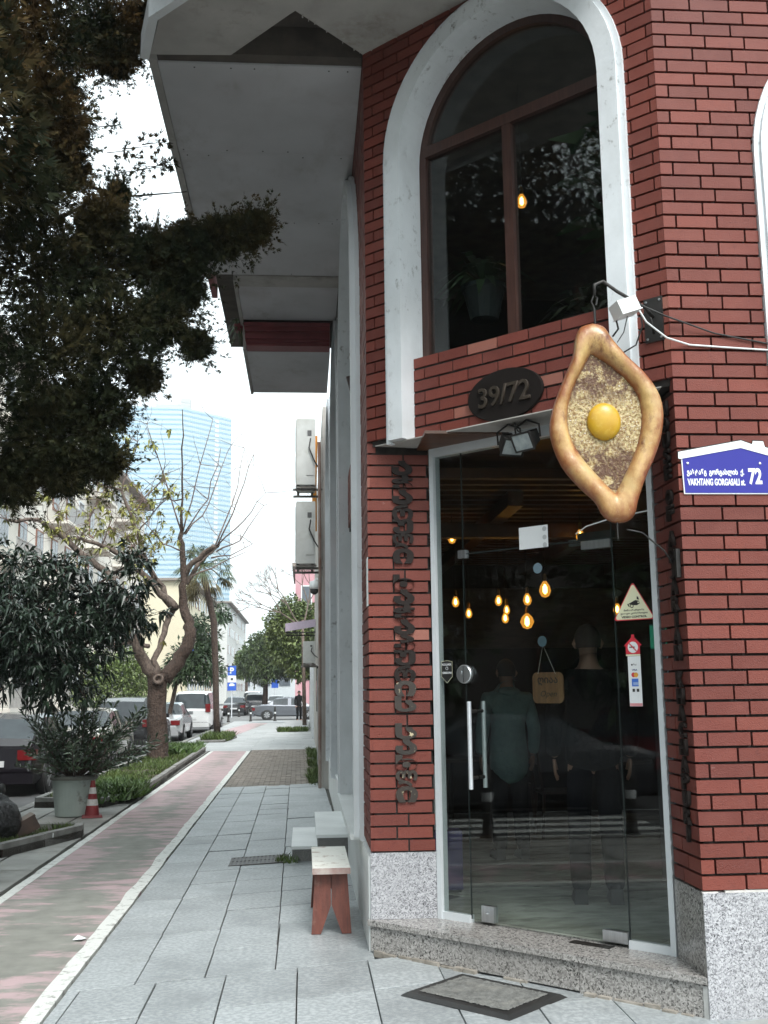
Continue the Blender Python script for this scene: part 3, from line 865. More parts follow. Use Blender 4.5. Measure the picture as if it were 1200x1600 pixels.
# cycle lane
def lane_mat():
    m, n, l, b = _nodes('worn_pink_lane')
    g = n.new('ShaderNodeNewGeometry')
    sep = n.new('ShaderNodeSeparateXYZ'); l.new(g.outputs['Position'], sep.inputs[0])
    # distance from the lane's middle raises the paint that is left
    mid = mth(n, l, 'ADD', sep.outputs[0], mth(n, l, 'ADD', mth(n, l, 'MULTIPLY', sep.outputs[1], 0.0072), 1.90))
    edge = mth(n, l, 'ABSOLUTE', mid)
    far = n.new('ShaderNodeMapRange'); far.inputs['From Min'].default_value = 8; far.inputs['From Max'].default_value = 24
    far.inputs['To Min'].default_value = -0.02; far.inputs['To Max'].default_value = 0.10; l.new(sep.outputs[1], far.inputs['Value'])
    nz = noise_fac(n, l, 2.6, 0.0, 1.0, (0.75, 1.9, 1), detail=11, rough=0.68)
    big = noise_fac(n, l, 0.55, 0.0, 1.0, (1.4, 1, 1), detail=3)
    v = mth(n, l, 'ADD', nz, mth(n, l, 'ADD', mth(n, l, 'MULTIPLY', edge, 0.28), far.outputs[0]))
    v = mth(n, l, 'ADD', v, mth(n, l, 'MULTIPLY', big, 0.35))
    r = n.new('ShaderNodeMapRange'); r.inputs['From Min'].default_value = 0.72; r.inputs['From Max'].default_value = 0.84; l.new(v, r.inputs['Value'])
    conc = mixc(n, l, noise_fac(n, l, 5, 0.3, 0.7, detail=8), (0.25, 0.25, 0.222), (0.175, 0.175, 0.155))
    pink = mixc(n, l, noise_fac(n, l, 3, 0.3, 0.7, (1, 2, 1)), (0.49, 0.345, 0.36), (0.42, 0.305, 0.315))
    col = mixc(n, l, mth(n, l, 'MULTIPLY', r.outputs[0], 0.82), conc, pink)
    l.new(col, b.inputs['Base Color']); b.inputs['Roughness'].default_value = 0.85
    add_bump(n, l, b, 45, 0.3, 0.004)
    return m
M_lane = lane_mat()
def strip(name, xa, xb, y0, y1, z, mt, n=24, wob=0.0):
    m = MB(); vs = []; fs = []
    for i in range(n + 1):
        y = y0 + (y1 - y0) * i / n
        w = wob * noise.noise((y * 3.1, xa * 7, 0)) if wob else 0
        vs += [(lane_x(xa, y) + w, y, z), (lane_x(xb, y) + w * 0.5, y, z), (lane_x(xa, y) + w, y, -0.05), (lane_x(xb, y) + w * 0.5, y, -0.05)]
    for i in range(n):
        a = 4 * i
        fs += [(a, a + 1, a + 5, a + 4), (a + 2, a, a + 4, a + 6), (a + 1, a + 3, a + 7, a + 5)]
    m.add(vs, fs)
    return struct(m.build(name, mt))
strip('cycle_lane', -2.56, -1.395, -3.0, 32.5, -0.004, M_lane)
def line_mat():
    m, n, l, b = _nodes('worn_white_line')
    w = noise_fac(n, l, 11, 0.53, 0.62, detail=12, rough=0.75)
    col = mixc(n, l, w, (0.60, 0.61, 0.58), (0.27, 0.27, 0.25))
    l.new(col, b.inputs['Base Color']); b.inputs['Roughness'].default_value = 0.8
    return m
M_line = line_mat()
strip('lane_line', -1.50, -1.39, -3.0, 32.3, 0.0, M_line, 160, 0.02)
strip('lane_line', -2.565, -2.475, -3.0, 32.3, 0.0, M_line, 160, 0.02)
m = MB(); m.add([(-2.95, 32.45, 0.001), (-1.58, 32.0, 0.001), (-1.56, 32.3, 0.001), (-2.95, 33.0, 0.001)], [(0, 1, 2, 3)])
m.add([(-2.95, 33.0, -0.003), (-1.55, 32.3, -0.003), (-2.2, 36, -0.003), (-3.7, 47, -0.003), (-3.9, 47, -0.003)], [(0, 1, 2, 3, 4)])
struct(m.build('concrete_patch', M_slab_far))
m = MB(); m.add([(-3.75, 44, 0.002), (-2.75, 44, 0.002), (-2.35, 52, 0.002), (-2.0, 60, 0.002), (-3.0, 60, 0.002), (-3.5, 52, 0.002)], [(0, 1, 2, 3, 4, 5)])
struct(m.build('cycle_lane', M_lane))
# paved verge left of the lane, with its dark joint, kerb and beds
m = MB()
y = 4.0
while y < 34:
    for x0, x1 in ((-4.14, -3.62), (-3.615, -3.10), (-3.095, -2.60)):
        m.box(lane_x(x0, y), lane_x(x1, y) - 0.03, y + 0.006, y + 1.19, -0.034, random.uniform(-0.008, -0.002))
    y += 1.2
struct(m.build('verge_paving', mat('verge_slab', (0.33, 0.33, 0.31), (0.235, 0.235, 0.22), 1.5, 0.85, 0.2, 60, rand=0.1, island=True, dirt=(0.12, 0.115, 0.10), dscale=1.2, dlo=0.5, dhi=0.8)))
kroot = struct(bpy.data.objects.new('kerb', None)); COL.objects.link(kroot)
m = MB(); m.box(-0.08, 0.08, 0.004, 0.996, -0.14, 0.012)
kme = bpy.data.meshes.new('kerb_stone'); kme.from_pydata(m.v, [], m.f); kme.materials.append(M_kerb)
for k in range(58):
    o = bpy.data.objects.new('kerb_stone', kme); COL.objects.link(o); o.parent = kroot
    o.matrix_basis = Matrix.Translation((-4.24, 4 + k, random.uniform(-0.004, 0.004)))
def bed(name, poly, label, hk=0.14, w=0.10):
    """raised bed: kerb stones along the outline, soil inside"""
    t = thing(name, label, 'planting bed', (poly[0][0], poly[0][1], 0), wc=True)
    k = len(poly)
    for i in range(k):
        a, b = Vector(poly[i] + (0,)), Vector(poly[(i + 1) % k] + (0,))
        d = b - a; L = d.length; d.normalize(); nn = Vector((-d.y, d.x, 0))
        cnt = max(1, round(L / 0.95)); 
        for j in range(cnt):
            p, q_ = a + d * (L * j / cnt + 0.006), a + d * (L * (j + 1) / cnt - 0.006)
            m = MB(); zz = hk + random.uniform(-0.008, 0.008)
            m.prism([(p.x, p.y), (q_.x, q_.y), (q_.x + nn.x * w, q_.y + nn.y * w), (p.x + nn.x * w, p.y + nn.y * w)], -0.03, zz)
            m.build('edging_stone', M_kerb, t)
    m = MB(); m.prism([(x, y) for x, y in poly], -0.02, hk - 0.06); m.build('soil', M_soil, t)
    return t
bed('planting_bed', [(-4.12, 12.05), (-3.20, 12.05), (-2.67, 13.55), (-2.72, 13.9), (-4.12, 13.9)], 'low kerbed bed of short grass under the black rubbish bags')
bed('planting_bed', [(-4.12, 17.2), (-3.05, 17.0), (-2.69, 18.5), (-2.80, 26.0), (-2.86, 32.0), (-3.1, 32.9), (-4.12, 32.9)], 'long kerbed bed of grass round the big pruned tree')
bed('planting_bed', [(-3.75, 38.0), (-2.75, 38.0), (-2.55, 41.5), (-3.4, 42.5)], 'small kerbed tuft bed at the foot of the palm', 0.08)

def grass_patch(name, label, inside, box, n, h0, h1, mt=M_grass, z=0.05, wid=0.008, cat='grass', lean=0.5):
    m = MB(); x0, x1, y0, y1 = box
    for i in range(n):
        for t in range(20):
            x, y = random.uniform(x0, x1), random.uniform(y0, y1)
            if inside(x, y): break
        else: continue
        if noise.noise((x * 1.3, y * 1.3, 3.0)) < -0.05 and random.random() < 0.88: continue
        h = random.uniform(h0, h1); a = random.uniform(0, 6.283); w = wid * random.uniform(0.7, 1.4)
        dx, dy = math.cos(a), math.sin(a); lx, ly = random.gauss(0, lean) * h, random.gauss(0, lean) * h
        m.add([(x - dx * w, y - dy * w, z), (x + dx * w, y + dy * w, z), (x + dx * w * 0.6 + lx * 0.5, y + dy * w * 0.6 + ly * 0.5, z + h * 0.65), (x - dx * w * 0.6 + lx * 0.5, y - dy * w * 0.6 + ly * 0.5, z + h * 0.65), (x + lx, y + ly, z + h)],
              [(0, 1, 2, 3), (3, 2, 4)])
    o = m.build(name, mt); o['kind'] = 'stuff'; o['label'] = label; o['category'] = cat
    return o
grass_patch('grass', 'short grass in the bed with the rubbish bags', lambda x, y: x < -3.3 + (y - 12.15) * 0.36 + 0.02, (-4.05, -2.78, 12.15, 13.85), 5200, 0.03, 0.10, z=0.07)
grass_patch('grass', 'grass under the big pruned tree', lambda x, y: x < lane_x(-2.78, y) - 0.02 and (y > 18.4 or x < -3.15 + (y - 17.1) * 0.2), (-4.05, -2.80, 17.25, 32.8), 11000, 0.03, 0.12, z=0.07, wid=0.010)
M_ivy = mat('dark_ground_cover', (0.05, 0.10, 0.025), (0.09, 0.15, 0.03), 3, 0.5, rand=0.3, island=True)
grass_patch('ground_cover', 'bushy ground cover spilling over the kerb beside the cone', lambda x, y: ((x + 3.15) / 0.55) ** 2 + ((y - 18.4) / 1.5) ** 2 < 1, (-3.8, -2.6, 16.9, 19.9), 6200, 0.06, 0.24, M_ivy, 0.06, 0.02, 'plants', 0.6)
grass_patch('ground_cover', 'dense ground cover at the far end of the tree bed', lambda x, y: True, (-3.9, -2.95, 28.8, 32.6), 5200, 0.06, 0.28, M_ivy, 0.06, 0.025, 'plants', 0.6)
grass_patch('grass', 'grass tuft round the palm trunk', lambda x, y: True, (-3.6, -2.6, 38.1, 41.8), 2500, 0.1, 0.3, z=0.04, wid=0.02)
grass_patch('weeds', 'bright weeds along the foot of the neighbouring wall', lambda x, y: random.random() < 0.3 + 0.7 * (noise.noise((0, y * 0.6, 5)) > 0), (0.08, 0.30, 20.1, 31.5), 2600, 0.03, 0.17, z=0.0, wid=0.012)
grass_patch('weeds', 'thin weeds along the edge of the paved platform', lambda x, y: True, (-1.15, 0.1, 46.6, 47.4), 900, 0.08, 0.25, z=0.0, wid=0.03)
grass_patch('weeds', 'tiny weeds by the drain and the marble step', lambda x, y: (x + 0.15) ** 2 + (y - 11.35) ** 2 < 0.03, (-0.3, -0.05, 11.1, 11.7), 160, 0.02, 0.08, z=0.0, wid=0.006)

# drain grate
t = thing('drain_grate', 'slotted metal drain grate let into the grey slabs', 'drain', (-0.75, 11.08, 0), wc=True)
Mg = Matrix(((1, 0, 0, -0.745), (SK, 1, 0, 11.09), (0, 0, 1, 0), (0, 0, 0, 1)))
m = MB(Mg); m.box(0, 0.56, 0, 0.5, -0.02, 0.0035); m.build('gully', M_black, t)
M_grate = mat('cast_iron', (0.16, 0.155, 0.15), (0.10, 0.095, 0.09), 20, 0.6, metal=0.5)
m = MB(Mg); m.box(-0.01, 0.57, -0.01, 0.02, 0.002, 0.008); m.box(-0.01, 0.57, 0.48, 0.51, 0.002, 0.008); m.build('rim', M_grate, t)
for k in range(15):
    m = MB(Mg); m.box(k * 0.04 - 0.008, k * 0.04 + 0.014, 0.02, 0.48, 0.0036, 0.0075); m.build('bar', M_grate, t)
m = MB(Mg); m.box(0, 0.56, 0.24, 0.262, 0.0037, 0.008); m.build('bar', M_grate, t)

# door mat
t = thing('door_mat', 'grey door mat with black rubber border before the step', 'mat', (1.0, 6.3, 0), RAD(-46), wc=False)
m = MB(); m.prism([(-0.375, -0.28), (0.375, -0.28), (0.375, 0.28), (-0.375, 0.28)], 0.001, 0.019, taper=[(-0.345, -0.25), (0.345, -0.25), (0.345, 0.25), (-0.345, 0.25)]); m.build('rubber_border', M_black, t)
m = MB(); vs = []; fs = []
NX, NY = 60, 44
for j in range(NY + 1):
    for i in range(NX + 1):
        vs.append((-0.30 + 0.60 * i / NX, -0.205 + 0.41 * j / NY, 0.0195 + random.uniform(0, 0.006)))
for j in range(NY):
    for i in range(NX):
        a = j * (NX + 1) + i; fs.append((a, a + 1, a + NX + 2, a + NX + 1))
m.add(vs, fs); m.build('pile', mat('mat_pile', (0.165, 0.165, 0.155), (0.10, 0.10, 0.094), 18, 0.95, 0.8, 200, dirt=(0.20, 0.195, 0.175), dscale=6), t)

# wooden stool
t = thing('wooden_stool', 'red-brown plank stool with worn white seat by the wall', 'stool', (0.19, 8.47, 0))
M_stool = mat('worn_red_wood', (0.15, 0.042, 0.026), (0.095, 0.027, 0.018), 5, 0.6, 0.3, 40, stretch=(8, 8, 1), dirt=(0.22, 0.12, 0.09), dscale=5, dlo=0.58, dhi=0.72)
M_seat = mat('worn_white_paint', (0.70, 0.70, 0.65), (0.62, 0.62, 0.57), 6, 0.55, dirt=(0.33, 0.25, 0.2), dscale=9, dlo=0.57, dhi=0.66)
m = MB(); m.box(-0.135, 0.135, -0.54, 0.54, 0.415, 0.455)
m.build('seat', M_seat, t)
M_endgrain = mat('worn_edge_wood', (0.30, 0.20, 0.18), (0.42, 0.36, 0.33), 9, 0.7)
m = MB(); m.box(-0.136, 0.136, -0.545, -0.5402, 0.414, 0.456); m.build('seat_edge', M_endgrain, t)
for sgn in (-1, 1):
    for half in (-1, 1):
        m = MB(); y0 = sgn * 0.44
        pts = [(half * 0.003, 0.414), (half * 0.115, 0.414), (half * 0.142, 0.0), (half * 0.075, 0.0), (half * 0.003, 0.19)]
        if half < 0: pts = pts[::-1]
        vs = [(p[0], y0 - 0.015 + sgn * (0.415 - p[1]) * 0.10, p[1]) for p in pts] + [(p[0], y0 + 0.015 + sgn * (0.415 - p[1]) * 0.10, p[1]) for p in pts]
        k = len(pts)
        m.add(vs, [tuple(range(k)), tuple(range(2 * k - 1, k - 1, -1))] + [(i, k + i, k + (i + 1) % k, (i + 1) % k) for i in range(k)])
        m.build('leg', M_stool, t)
m = MB(); m.box(-0.02, 0.02, -0.43, 0.43, 0.34, 0.414); m.build('stretcher', M_stool, t)
# scrap of litter on the lane
m = MB(); m.add([(-1.62, 8.0, 0.004), (-1.55, 7.97, 0.012), (-1.53, 8.05, 0.004), (-1.60, 8.09, 0.02)], [(0, 1, 2, 3)])
tag(m.build('paper_scrap', M_white), 'small white scrap of paper lying on the cycle lane', 'litter')

# ================================================================== things on the building
# ---- bread-boat sign
def poly_at(poly, c, ang):
    """distance from c to the polygon along angle"""
    d = (math.cos(ang), math.sin(ang)); best = 0
    k = len(poly)
    for i in range(k):
        x0, y0 = poly[i][0] - c[0], poly[i][1] - c[1]; x1, y1 = poly[(i + 1) % k][0] - c[0], poly[(i + 1) % k][1] - c[1]
        den = d[0] * (y1 - y0) - d[1] * (x1 - x0)
        if abs(den) < 1e-9: continue
        tt = (x0 * (y1 - y0) - y0 * (x1 - x0)) / den
        u = (x0 * d[1] - y0 * d[0]) / den
        if tt > 0 and -1e-6 <= u <= 1 + 1e-6: best = max(best, tt)
    return best
OUT = [(935, 498), (915, 505), (905, 530), (897, 565), (880, 600), (866, 640), (860, 670), (865, 700), (880, 735), (905, 765), (925, 785), (938, 810), (950, 820), (975, 820), (988, 808), (993, 790), (1005, 755), (1025, 715), (1037, 680), (1041, 640), (1035, 610), (1015, 580), (985, 550), (965, 525), (955, 505)]
INN = [(932, 560), (915, 590), (900, 620), (895, 650), (898, 680), (910, 705), (930, 733), (958, 764), (972, 735), (987, 710), (997, 680), (1001, 650), (997, 622), (984, 600), (963, 580), (944, 565)]
def bread_mat():
    m, n, l, b = _nodes('baked_crust')
    at = n.new('ShaderNodeAttribute'); at.attribute_name = 'toast'
    tz = mth(n, l, 'ADD', mth(n, l, 'MULTIPLY', at.outputs['Fac'], 0.80), mth(n, l, 'SUBTRACT', mth(n, l, 'MULTIPLY', noise_fac(n, l, 8.5, 0.3, 0.7, (1, 1, 0.6), detail=10, rough=0.72), 1.0), 0.2)); tz.node.use_clamp = True
    a = mixc(n, l, tz, (0.56, 0.38, 0.15), (0.26, 0.088, 0.034))
    a = mixc(n, l, noise_fac(n, l, 3.4, 0.55, 0.68, detail=5), a, (0.46, 0.33, 0.15))
    a = mixc(n, l, noise_fac(n, l, 9, 0.54, 0.70, (1, 1, 0.6), detail=9, rough=0.72), a, (0.13, 0.042, 0.022))
    a = mixc(n, l, mth(n, l, 'MULTIPLY', noise_fac(n, l, 28, 0.6, 0.75, detail=9, rough=0.75), 0.5), a, (0.62, 0.55, 0.42))
    l.new(a, b.inputs['Base Color']); b.inputs['Roughness'].default_value = 0.32
    add_bump(n, l, b, 30, 0.25, 0.006)
    return m
M_crust = bread_mat()
def cheese_mat():
    m, n, l, b = _nodes('baked_cheese')
    a = mixc(n, l, noise_fac(n, l, 70, 0.42, 0.62, detail=6), (0.48, 0.38, 0.19), (0.19, 0.10, 0.02))
    a = mixc(n, l, noise_fac(n, l, 130, 0.60, 0.68), a, (0.66, 0.62, 0.55))
    g = n.new('ShaderNodeTexCoord')
    sp = n.new('ShaderNodeSeparateXYZ'); l.new(g.outputs['Object'], sp.inputs[0])
    ends = mth(n, l, 'MULTIPLY', mth(n, l, 'SUBTRACT', mth(n, l, 'ABSOLUTE', sp.outputs[2]), 0.09), 12.0)
    spot = mth(n, l, 'MULTIPLY', ends, noise_fac(n, l, 11, 0.40, 0.52, detail=6))
    spot.node.use_clamp = True
    a = mixc(n, l, mth(n, l, 'MULTIPLY', spot, mth(n, l, 'ADD', mth(n, l, 'MULTIPLY', noise_fac(n, l, 60, 0.30, 0.55, detail=6), 0.75), 0.35)), a, (0.085, 0.032, 0.010))
    l.new(a, b.inputs['Base Color']); b.inputs['Roughness'].default_value = 0.5
    add_bump(n, l, b, 110, 0.6, 0.006)
    return m
t = thing('bread_sign', 'hanging bread-boat sign with cheese filling and yellow egg yolk', 'sign', (1.672, 5.72, 3.16), RAD(-6))
KS = 0.003515
cc = (948, 660)
def chain(pts, n):
    """smooth resample of an open chain by arc length"""
    P_ = [Vector((p[0], p[1], 0)) for p in pts]; out = []
    fine = []
    for i in range(len(P_) - 1):
        p0, p1, p2, p3 = P_[max(0, i - 1)], P_[i], P_[i + 1], P_[min(len(P_) - 1, i + 2)]
        for k in range(12):
            t_ = k / 12
            fine.append(0.5 * ((2 * p1) + (p2 - p0) * t_ + (2 * p0 - 5 * p1 + 4 * p2 - p3) * t_ ** 2 + (3 * p1 - p0 - 3 * p2 + p3) * t_ ** 3))
    fine.append(P_[-1])
    acc = [0]
    for i in range(1, len(fine)): acc.append(acc[-1] + (fine[i] - fine[i - 1]).length)
    j = 0
    for k in range(n):
        d = acc[-1] * k / (n - 1)
        while j < len(acc) - 2 and acc[j + 1] < d: j += 1
        f = (d - acc[j]) / max(1e-6, acc[j + 1] - acc[j]); out.append(fine[j].lerp(fine[j + 1], min(1, max(0, f))))
    return out
OL = [(935, 497), (916, 503), (906, 524), (901, 552), (884, 592), (868, 632), (860, 668), (865, 702), (880, 737), (905, 768), (926, 789), (937, 810), (950, 821), (964, 823)]
OR = [(935, 497), (953, 503), (966, 524), (986, 550), (1014, 580), (1034, 612), (1041, 645), (1036, 684), (1024, 718), (1006, 756), (994, 788), (988, 809), (977, 820), (964, 823)]
IL = [(932, 558), (919, 582), (903, 614), (895, 648), (898, 680), (911, 708), (932, 736), (958, 765)]
IR = [(932, 558), (948, 568), (976, 592), (996, 620), (1001, 652), (996, 684), (986, 712), (971, 742), (958, 765)]
HN = 70
oc = chain(OL, HN) + chain(OR, HN)[::-1][1:-1]
ic = [Vector((948, 660, 0)).lerp(p, 1.09) for p in chain(IL, HN) + chain(IR, HN)[::-1][1:-1]]
NA = len(oc)
def loc2(p): return ((p.x - cc[0]) * KS, -(p.y - cc[1]) * KS)
m = MB(); vs = []; fs = []
prof = [(0.0, 0.02), (0.0, -0.03), (0.03, -0.052), (0.10, -0.070), (0.22, -0.083), (0.40, -0.090), (0.58, -0.088), (0.74, -0.078), (0.87, -0.062), (0.96, -0.042), (1.0, -0.015), (1.0, 0.0)]
for i in range(NA):
    for (q_, y) in prof:
        p = oc[i].lerp(ic[i], q_); x_, z_ = loc2(p)
        if y == 0.02: x_ *= 0.93; z_ *= 0.95
        wob = 0.010 * noise.noise((x_ * 9, z_ * 9, 2.0)) + 0.004 * noise.noise((x_ * 30, z_ * 30, 5.0)) if 0.05 < q_ < 0.95 else 0
        w = min(1.0, 0.55 + (oc[i] - ic[i]).length / 90.0)
        vs.append((x_, y * w + wob, z_))
NP = len(prof)
for i in range(NA):
    j = (i + 1) % NA
    for k in range(NP - 1): fs.append((i * NP + k, i * NP + k + 1, j * NP + k + 1, j * NP + k))
fs.append(tuple(i * NP for i in range(NA)))
m.add(vs, fs); cr_o = m.build('crust', M_crust, t, smooth=True)
toast = [1, 1, 0.95, 0.8, 0.55, 0.3, 0.08, 0.12, 0.4, 0.85, 1, 1]
att = cr_o.data.attributes.new('toast', 'FLOAT', 'POINT')
att.data.foreach_set('value', [toast[i % NP] for i in range(len(cr_o.data.vertices))])
m = MB(); fs = []
RN = 18
ctr = Vector((948, 660, 0)); vs = [(0, -0.03, 0)]
for k in range(1, RN + 1):
    for i in range(NA):
        x_, z_ = loc2(ctr.lerp(ic[i], k / RN * 1.01))
        h = noise.noise((x_ * 55, z_ * 55, 1.0)) * 0.009 + noise.noise((x_ * 120, z_ * 120, 7.0)) * 0.005
        vs.append((x_, -0.030 - h, z_))
for i in range(NA): fs.append((0, 1 + i, 1 + (i + 1) % NA))
for k in range(RN - 1):
    for i in range(NA):
        j = (i + 1) % NA; fs.append((1 + k * NA + i, 1 + (k + 1) * NA + i, 1 + (k + 1) * NA + j, 1 + k * NA + j))
m.add(vs, fs); m.build('cheese_filling', cheese_mat(), t, smooth=True)
m = MB(Matrix.Translation((-0.005, -0.030, 0.0)) @ Matrix.Rotation(RAD(90), 4, 'X'))
m.lathe([(0.1, 0.0), (0.099, 0.010), (0.092, 0.024), (0.075, 0.036), (0.05, 0.044), (0.02, 0.048), (0.004, 0.0485)], 40, sx=0.94, sy=1.08)
yk = m.build('egg_yolk', mat('glossy_yolk', (0.50, 0.30, 0.018), (0.44, 0.24, 0.014), 12, 0.34, 0.25, 14, dirt=(0.58, 0.42, 0.08), dscale=16), t, smooth=True)
# hanging wire, hook and ring
m = MB(); m.tube([(0.0 - 0.03, -0.04, 0.565), (-0.03, -0.04, 0.66)], 0.006, 8); m.tube([(-0.03, -0.04, 0.66), (-0.045, -0.04, 0.70), (-0.03, -0.04, 0.74), (-0.01, -0.04, 0.72), (-0.02, -0.04, 0.68)], 0.005, 8)
m.tube([(0.04, -0.04, -0.56), (0.04, -0.04, -0.66)], 0.004, 6)
m.build_each('hook', M_black_metal, t)
# bracket, arm, junction box, cables
t = thing('sign_bracket', 'black metal wall plate and bent arm carrying the bread sign', 'bracket', (2.03, 5.81, 3.8), wc=True)
m = MB(F_CH); m.box(2.185, 2.30, -0.012, 0.004, 3.67, 3.935); m.build('wall_plate', M_black_metal, t)
for s, zz in ((2.20, 3.69), (2.285, 3.69), (2.20, 3.915), (2.285, 3.915)):
    m = MB(F_CH @ Matrix.Translation((s, -0.012, zz)) @ Matrix.Rotation(RAD(90), 4, 'X')); m.lathe([(0.008, 0), (0.006, 0.005)], 8); m.build('bolt', M_steel, t)
a = F_CH @ Vector((2.24, -0.01, 3.82))
m = MB(); m.tube([a, (1.93, 5.70, 3.84), (1.78, 5.70, 3.93), (1.70, 5.70, 3.99), (1.645, 5.68, 3.96), (1.640, 5.68, 3.90)], 0.010, 8)
m.tube([F_CH @ Vector((2.24, -0.01, 3.72)), (1.98, 5.74, 3.79)], 0.007, 8)
m.build('arm', M_black_metal, t, smooth=True)
t = thing('junction_box', 'small white electrical box on the sign arm', 'electrical box', (1.80, 5.66, 3.80), wc=True)
m = MB(Matrix.Translation((1.80, 5.64, 3.81)) @ Matrix.Rotation(RAD(-22), 4, 'Y') @ Matrix.Rotation(RAD(14), 4, 'Z')); m.box(-0.065, 0.065, -0.05, 0.05, -0.04, 0.04); m.build('body', M_white, t)
m = MB(Matrix.Translation((1.80, 5.64, 3.81)) @ Matrix.Rotation(RAD(-22), 4, 'Y') @ Matrix.Rotation(RAD(14), 4, 'Z')); m.box(-0.07, 0.07, -0.055, 0.055, -0.046, -0.0402); m.build('lid', M_white, t)
m = MB(); m.tube([(1.75, 5.66, 3.77), (1.77, 5.68, 3.70), (1.74, 5.70, 3.66)], 0.006, 6); m.tube([(1.82, 5.66, 3.77), (1.80, 5.68, 3.68), (1.76, 5.68, 3.62)], 0.003, 6); m.build('lead', M_black, t)
def cable(name, label, pts, r, mt, sag=0):
    m = MB(); m.tube(pts, r, 6); return tag(m.build(name, mt, smooth=True), label, 'cable')
cable('cable', 'white cable drooping from the sign arm across the brick corner', [(1.87, 5.66, 3.84), (1.93, 5.67, 3.74), (2.05, 5.69, 3.655), (2.2, 5.738, 3.63), (2.45, 5.738, 3.615), (2.75, 5.738, 3.60), (3.3, 5.738, 3.60)], 0.0055, M_white)
cable('cable', 'thin black cable stretched from the sign arm to the side wall', [(1.87, 5.66, 3.85), (2.05, 5.70, 3.79), (2.35, 5.735, 3.70), (2.7, 5.736, 3.635), (3.3, 5.73, 3.60)], 0.005, M_black)
cable('cable', 'black cable looping down behind the bread sign', [(1.90, 5.68, 3.84), (1.93, 5.74, 3.74), (1.90, 5.78, 3.64), (1.83, 5.80, 3.60)], 0.005, M_black)
cable('cable', 'black cable from under the bread sign to the door pier', [(1.80, 5.80, 2.57), (1.90, 5.85, 2.56), (2.02, 5.85, 2.46), (2.075, 5.86, 2.38)], 0.005, M_black)
m = MB(); m.box(2.066, 2.09, 5.785, 5.815, 2.30, 2.46); tag(m.build('cable_hook_plate', M_black_metal), 'small black hook plate on the brick pier by the lettering', 'hook')

# ---- oval house-number plaque
t = thing('number_plaque', 'dark oval plaque with raised 39/72 over the door', 'plaque', tuple(F_CH @ Vector((1.135, 0.07, 3.58))), wc=True)
M_bronze = mat('dark_bronze', (0.014, 0.011, 0.010), (0.011, 0.009, 0.008), 8, 0.75, spec=0.1)
M_bronze_hi = mat('raised_bronze', (0.075, 0.058, 0.045), (0.05, 0.04, 0.03), 8, 0.4, metal=0.4)
m = MB(F_CH @ Matrix.Translation((1.135, 0.086, 3.585)) @ Matrix.Rotation(RAD(90), 4, 'X')); m.lathe([(1.0, 0), (1.0, 0.018), (0.985, 0.024)], 64, sx=0.292, sy=0.172); m.build('plate', M_bronze, t)
text_obj('number', '39/72', 0.2, face_M(F_CH, 1.14, 3.585, 0.058), M_bronze_hi, t, extrude=0.010, fit=(0.40, 0.135), bevel=0.002)

# ---- two floodlights under the lintel
def floodlight(s, d, z, tilt, turn, label):
    t = thing('floodlight', label, 'floodlight', tuple(F_CH @ Vector((s, d, z))), wc=True, group='floodlights under the lintel')
    M = F_CH @ Matrix.Translation((s, d, z)) @ Matrix.Rotation(turn, 4, 'Z') @ Matrix.Rotation(tilt, 4, 'X')
    m = MB(M)
    m.add([(-0.075, -0.06, -0.055), (0.075, -0.06, -0.055), (0.075, -0.06, 0.055), (-0.075, -0.06, 0.055), (-0.05, 0.05, -0.035), (0.05, 0.05, -0.035), (0.05, 0.05, 0.035), (-0.05, 0.05, 0.035)],
          [(0, 1, 5, 4), (1, 2, 6, 5), (2, 3, 7, 6), (3, 0, 4, 7), (4, 5, 6, 7)])
    m.box(-0.082, 0.082, -0.068, -0.0605, -0.062, -0.05); m.box(-0.082, 0.082, -0.068, -0.0605, 0.05, 0.062); m.box(-0.082, -0.07, -0.068, -0.0605, -0.05, 0.05); m.box(0.07, 0.082, -0.068, -0.0605, -0.05, 0.05)
    m.box(-0.035, 0.035, 0.051, 0.075, -0.02, 0.04)
    m.build('housing', M_black_metal, t)
    m = MB(M); m.box(-0.07, 0.07, -0.064, -0.062, -0.05, 0.05); m.build('lens', mat('lamp_glass', (0.42, 0.46, 0.46), (0.30, 0.34, 0.35), 20, 0.12), t)
    m = MB(F_CH); m.tube([(s - 0.09, d, z), (s - 0.09, d - 0.01, z + 0.08), (s, d - 0.01, ZL - 0.006), (s + 0.09, d - 0.01, z + 0.08), (s + 0.09, d, z)], 0.007, 6); m.build('bracket', M_black_metal, t)
floodlight(1.285, 0.10, 3.27, RAD(28), RAD(-8), 'floodlight with pale lens tilted towards the pavement')
floodlight(1.13, 0.12, 3.27, RAD(40), RAD(62), 'black floodlight turned sideways under the oval plaque')
cable('cable', 'short black lead between the two floodlights', [tuple(F_CH @ Vector(p)) for p in ((1.2, 0.08, 3.385), (1.22, 0.08, 3.33), (1.25, 0.14, 3.30), (1.28, 0.16, 3.29))], 0.005, M_black)

